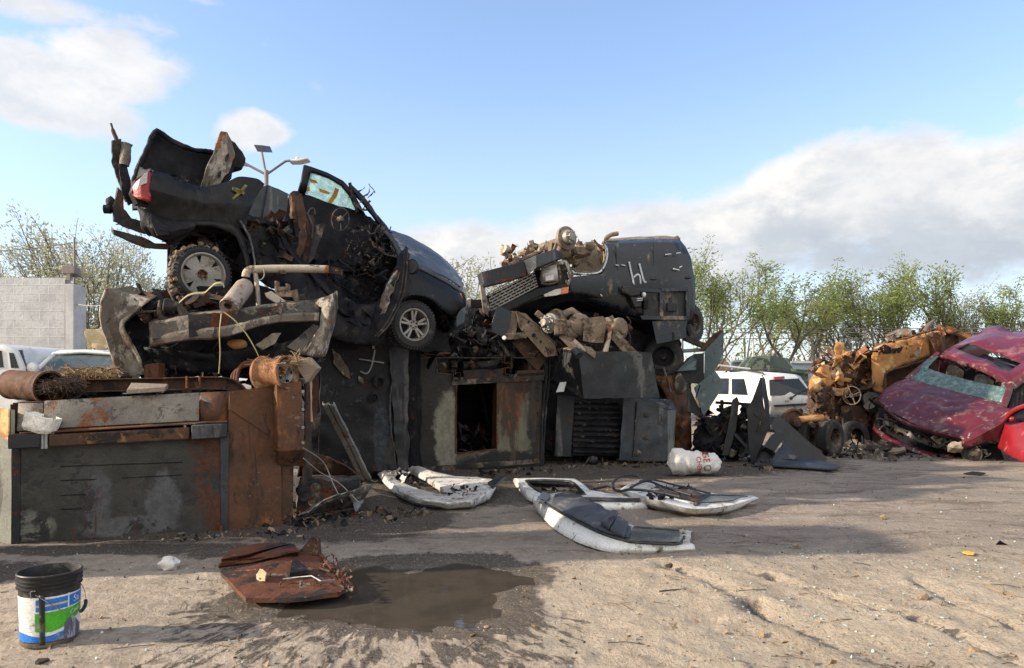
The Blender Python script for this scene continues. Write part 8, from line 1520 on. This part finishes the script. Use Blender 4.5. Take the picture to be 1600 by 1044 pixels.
# nose
build('bumper', MB().grid(gridsp([[(1366, 664, 15.9), (1385, 680, 15.4), (1420, 696, 14.8), (1460, 708, 14.2), (1490, 712, 13.8)], [(1364, 670, 15.8), (1384, 686, 15.3), (1420, 703, 14.7), (1460, 716, 14.1), (1492, 719, 13.7)], [(1370, 676, 15.9), (1388, 691, 15.4), (1424, 707, 14.8), (1462, 719, 14.2), (1490, 721, 13.8)]])), M['red_paint'], rd, solid=.025, crump=(.01, 4, .08), smooth=60)
build('nose_cavity', MB().grid(gridsp([[(1374, 640, 15.8), (1402, 660, 15.2), (1442, 677, 14.5), (1500, 690, 13.8)], [(1370, 672, 16.1), (1400, 695, 15.5), (1442, 710, 14.8), (1500, 712, 14.0)]])), M['burnt'], rd, solid=.05, crump=(.05, 3, .1))
rs_ = MB(); rs_.grid(gridsp([[(1380, 655, 15.6), (1410, 670, 15.0), (1450, 688, 14.4), (1490, 698, 13.85)], [(1380, 662, 15.6), (1410, 678, 15.0), (1450, 697, 14.4), (1490, 706, 13.85)]])); build('radiator_support', rs_, M['fender_pale'], rd, solid=.03, crump=(.025, 5, .07), smooth=60)
em = MB(); scrap(em, lambda q: (lambda k: at(1378+k*112, 646+k*42+q.uniform(0, 20), 15.6-k*1.9))(q.random()), 90, .06, .35, 99, 'srbp', 3); build('nose_debris', em, [M['burnt_dusty'], M['fender_pale'], M['burnt']], rd, smooth=0)
em = MB(); em.prism(a3([(1484, 695, 13.5), (1505, 690, 13.4), (1500, 708, 13.4), (1482, 706, 13.5)]), Vector((.1, .1, 0))); em.rock(at(1492, 700, 13.4), (.14, .12, .1), 4, .5); build('lamp_bracket', em, M['wood'], rd, crump=(.03, 6, .05), smooth=50)
whl = MB(); hc = at(1523, 715, 13.5); whl.rock(hc+Vector((0, .1, .05)), (.16, .2, .16), 4, .4); whl.lathe(hc+Vector((0, -.02, .05)), Vector((.1, -1, 0)), [(.001, -.1), (.12, -.1), (.14, 0), (.08, .05), (.001, .06)], 18); scrap(whl, lambda q: hc+rv(q)*.2+Vector((.1, .2, .15)), 16, .08, .3, 100, 'sbr', 1); build('wheel_hub', whl, M['fender_pale'], rd, smooth=40)
build('wheel_well', MB().prism(a3([(1500, 705, 13.8), (1560, 690, 13.8), (1570, 722, 13.8), (1510, 722, 14)]), Vector((.2, .6, 0))), M['burnt'], rd)
# open near door
dn_ = node('open_door', rd)
build('door_skin', MB().grid(gridsp([[(1560, 700, 13.3), (1578, 712, 12.9), (1600, 722, 12.6), (1640, 738, 12.2)], [(1562, 690, 13.3), (1580, 697, 12.9), (1602, 704, 12.6), (1640, 714, 12.2)], [(1566, 662, 13.4), (1582, 664, 13.0), (1603, 660, 12.7), (1640, 655, 12.3)]])), M['red_lit'], dn_, solid=.03, crump=(.008, 3, .1), smooth=60)
build('door_frame', MB().tube(spline(a3([(1566, 662, 13.4), (1580, 645, 13.1), (1600, 635, 12.8), (1640, 625, 12.3)]), 5), .045, 8), M['red_lit'], dn_, smooth=60)
build('door_mirror', MB().rock(at(1582, 655, 12.85), (.055, .04, .045), 3, .1, 3), M['red_lit'], dn_, smooth=60)
build('door_window', MB().grid(gridsp([[(1568, 661, 13.38), (1603, 659, 12.72), (1640, 654, 12.32)], [(1582, 646, 13.1), (1603, 636, 12.78), (1640, 627, 12.32)]])), M['tint'], dn_, solid=.006)
build('side_opening', MB().grid(gridsp([[(1572, 650, 13.75), (1605, 665, 13.8), (1660, 665, 13.9)], [(1580, 612, 14.15), (1605, 590, 14.3), (1660, 575, 14.5)]])), M['burnt'], rd, solid=.03)
# prop under the far side
o = build('prop_log', MB().tube(a3([(1385, 708, 14.6), (1400, 706, 14.5), (1415, 702, 14.4)]), [.06, .07, .05], 8), M['wood'], crump=(.02, 6, .06), smooth=60); tag(o, 'broken wooden log on the ground under the red bumper', 'log')
rk = MB(); scrap(rk, lambda q: g(q.uniform(1320, 1400), q.uniform(690, 712), q.uniform(0, .15)), 70, .08, .35, 101, 'srbp', 2); rk.rock(g(1372, 702, .1), (.25, .2, .16), 3)
o = build('ash_rubble', rk, [M['burnt_dusty'], M['fender_pale']], smooth=0); o['kind'] = 'stuff'

# ---------------------------------------------------------------- white vehicles behind the steel box
CB = Pl(Vector((0, 12.2, 0)), Vector((0, 1, 0)))
sv = thing('white_sedan', 'dusty white car with a bleached windscreen behind the rusty drum', 'car', Vector((CB.at(120, 592).x, 13, 0)))
build('windscreen', MB().prism([CB.at(62, 580), CB.at(178, 584), CB.at(176, 556, .55), CB.at(88, 553, .55)], Vector((0, .02, .02))), M['windscreen'], sv)
build('roof', MB().grid([[CB.at(84, 553, .5), CB.at(130, 549, .55), CB.at(180, 553, .55)], [CB.at(90, 548, 1.0), CB.at(132, 545, 1.1), CB.at(182, 549, 1.1)], [CB.at(94, 550, 2.2), CB.at(134, 547, 2.3), CB.at(186, 551, 2.3)]]), M['jeep_white'], sv, solid=.03, sub=1)
pm2 = MB(); pm2.tube(spline([CB.at(54, 582), CB.at(70, 567, .25), CB.at(86, 553, .52)], 4), .04, 8); build('windscreen_pillar', pm2, M['jeep_white'], sv, smooth=60); build('windscreen_header', MB().tube([CB.at(84, 553, .5), CB.at(130, 550, .53), CB.at(180, 553.5, .53)], .03, 8), M['jeep_white'], sv, smooth=60)
build('hood', MB().grid([[CB.at(40, 592, -.5), CB.at(180, 596, -.5)], [CB.at(52, 583, 0), CB.at(180, 585, 0)]]), M['jeep_white'], sv, solid=.03)
build('body', MB().prism(CB.pts([(30, 592), (185, 592), (185, 735), (30, 735)], .1), Vector((0, 3, 0))), M['jeep_white'], sv, bevel=.1)
build('mirror', MB().rock(CB.at(50, 575, -.1), (.1, .08, .1), 3, .1, 3), M['jeep_white'], sv, smooth=60)
CC = Pl(Vector((0, 14.5, 0)), Vector((0, 1, 0)))
hv = thing('grey_hatchback', 'dusty grey hatchback with tinted glass between the two white vehicles', 'car', Vector((CC.at(60, 592).x, 15.3, 0)))
build('roof', MB().grid([[CC.at(30, 546, .3), CC.at(60, 545, .3), CC.at(92, 547, .3)], [CC.at(34, 543, 1), CC.at(62, 542, 1), CC.at(94, 544, 1)], [CC.at(36, 545, 2.2), CC.at(64, 544, 2.2), CC.at(96, 546, 2.2)]]), M['plate_grey'], hv, solid=.03, sub=1)
build('windscreen', MB().prism([CC.at(28, 575, 0), CC.at(78, 575, 0), CC.at(88, 549, .35), CC.at(34, 548, .35)], Vector((0, .02, .02))), M['windscreen'], hv)
build('sticker', MB().prism(CC.pts([(44, 556), (62, 556), (60, 562), (44, 562)], .08), Vector((0, .02, 0))), surf('pale_green_sticker', [(.25, .42, .36), (.3, .45, .4)], bump=0), hv)
build('windscreen_pillar', MB().tube([CC.at(30, 575, 0), CC.at(34, 548, .33)], .04, 7), M['plate_grey'], hv, smooth=60); build('windscreen_pillar', MB().tube([CC.at(78, 578, 0), CC.at(92, 548, .35)], .06, 7), M['plate_grey'], hv, smooth=60)
build('body', MB().prism(CC.pts([(22, 575), (100, 575), (104, 710), (22, 710)], .05), Vector((0, 3, 0))), M['plate_grey'], hv, bevel=.1)
pv = thing('white_pickup', 'white pickup cab with an open door at the left edge of the photo', 'pickup', Vector((CB.at(0, 592).x, 13, 0)))
CD = Pl(Vector((0, 11.9, 0)), Vector((0, 1, 0)))
build('cab', MB().prism(CD.pts([(-90, 560), (-60, 536), (2, 538), (22, 545), (33, 575), (34, 720), (-100, 720)]), Vector((0, 1.7, 0))), M['jeep_white'], pv, bevel=.07, bseg=3)
build('side_window', MB().prism(CD.pts([(14, 551), (21, 552), (29, 575), (17, 575)], -.012), Vector((0, .01, 0))), M['tint'], pv); build('side_window', MB().prism(CD.pts([(-60, 548), (2, 548), (5, 574), (-70, 574)], -.012), Vector((0, .01, 0))), M['tint'], pv)
build('open_door', MB().prism([CD.at(28, 547, .1), CD.at(36, 543, .7), CD.at(43, 575, .7), CD.at(43, 700, .7), CD.at(36, 700, .1), CD.at(36, 576, .1)], Vector((.05, .03, 0))), M['tint'], pv)
# ---------------------------------------------------------------- unseen stack added beyond the left edge to shade the foreground
fs2 = thing('shadow_caster_stack', 'unseen stack of flattened car shells added to cast the foreground shadow', 'shadow caster', Vector((-5.9, 5.78, 0)))
for k in range(8):
    p = MB(); z = k*.44; dx = .12*math.sin(k*2.1); p.box(Vector((-5.98+dx*.5, 5.78, z+.22)), (1.5+.1*math.cos(k*1.7), 1.12, .42)); build('caster_shell', p, [M['black_paint'], M['rust'], M['navy'], M['fender_pale']][k % 4], fs2, crump=(.05, 2.2, .15), smooth=50)
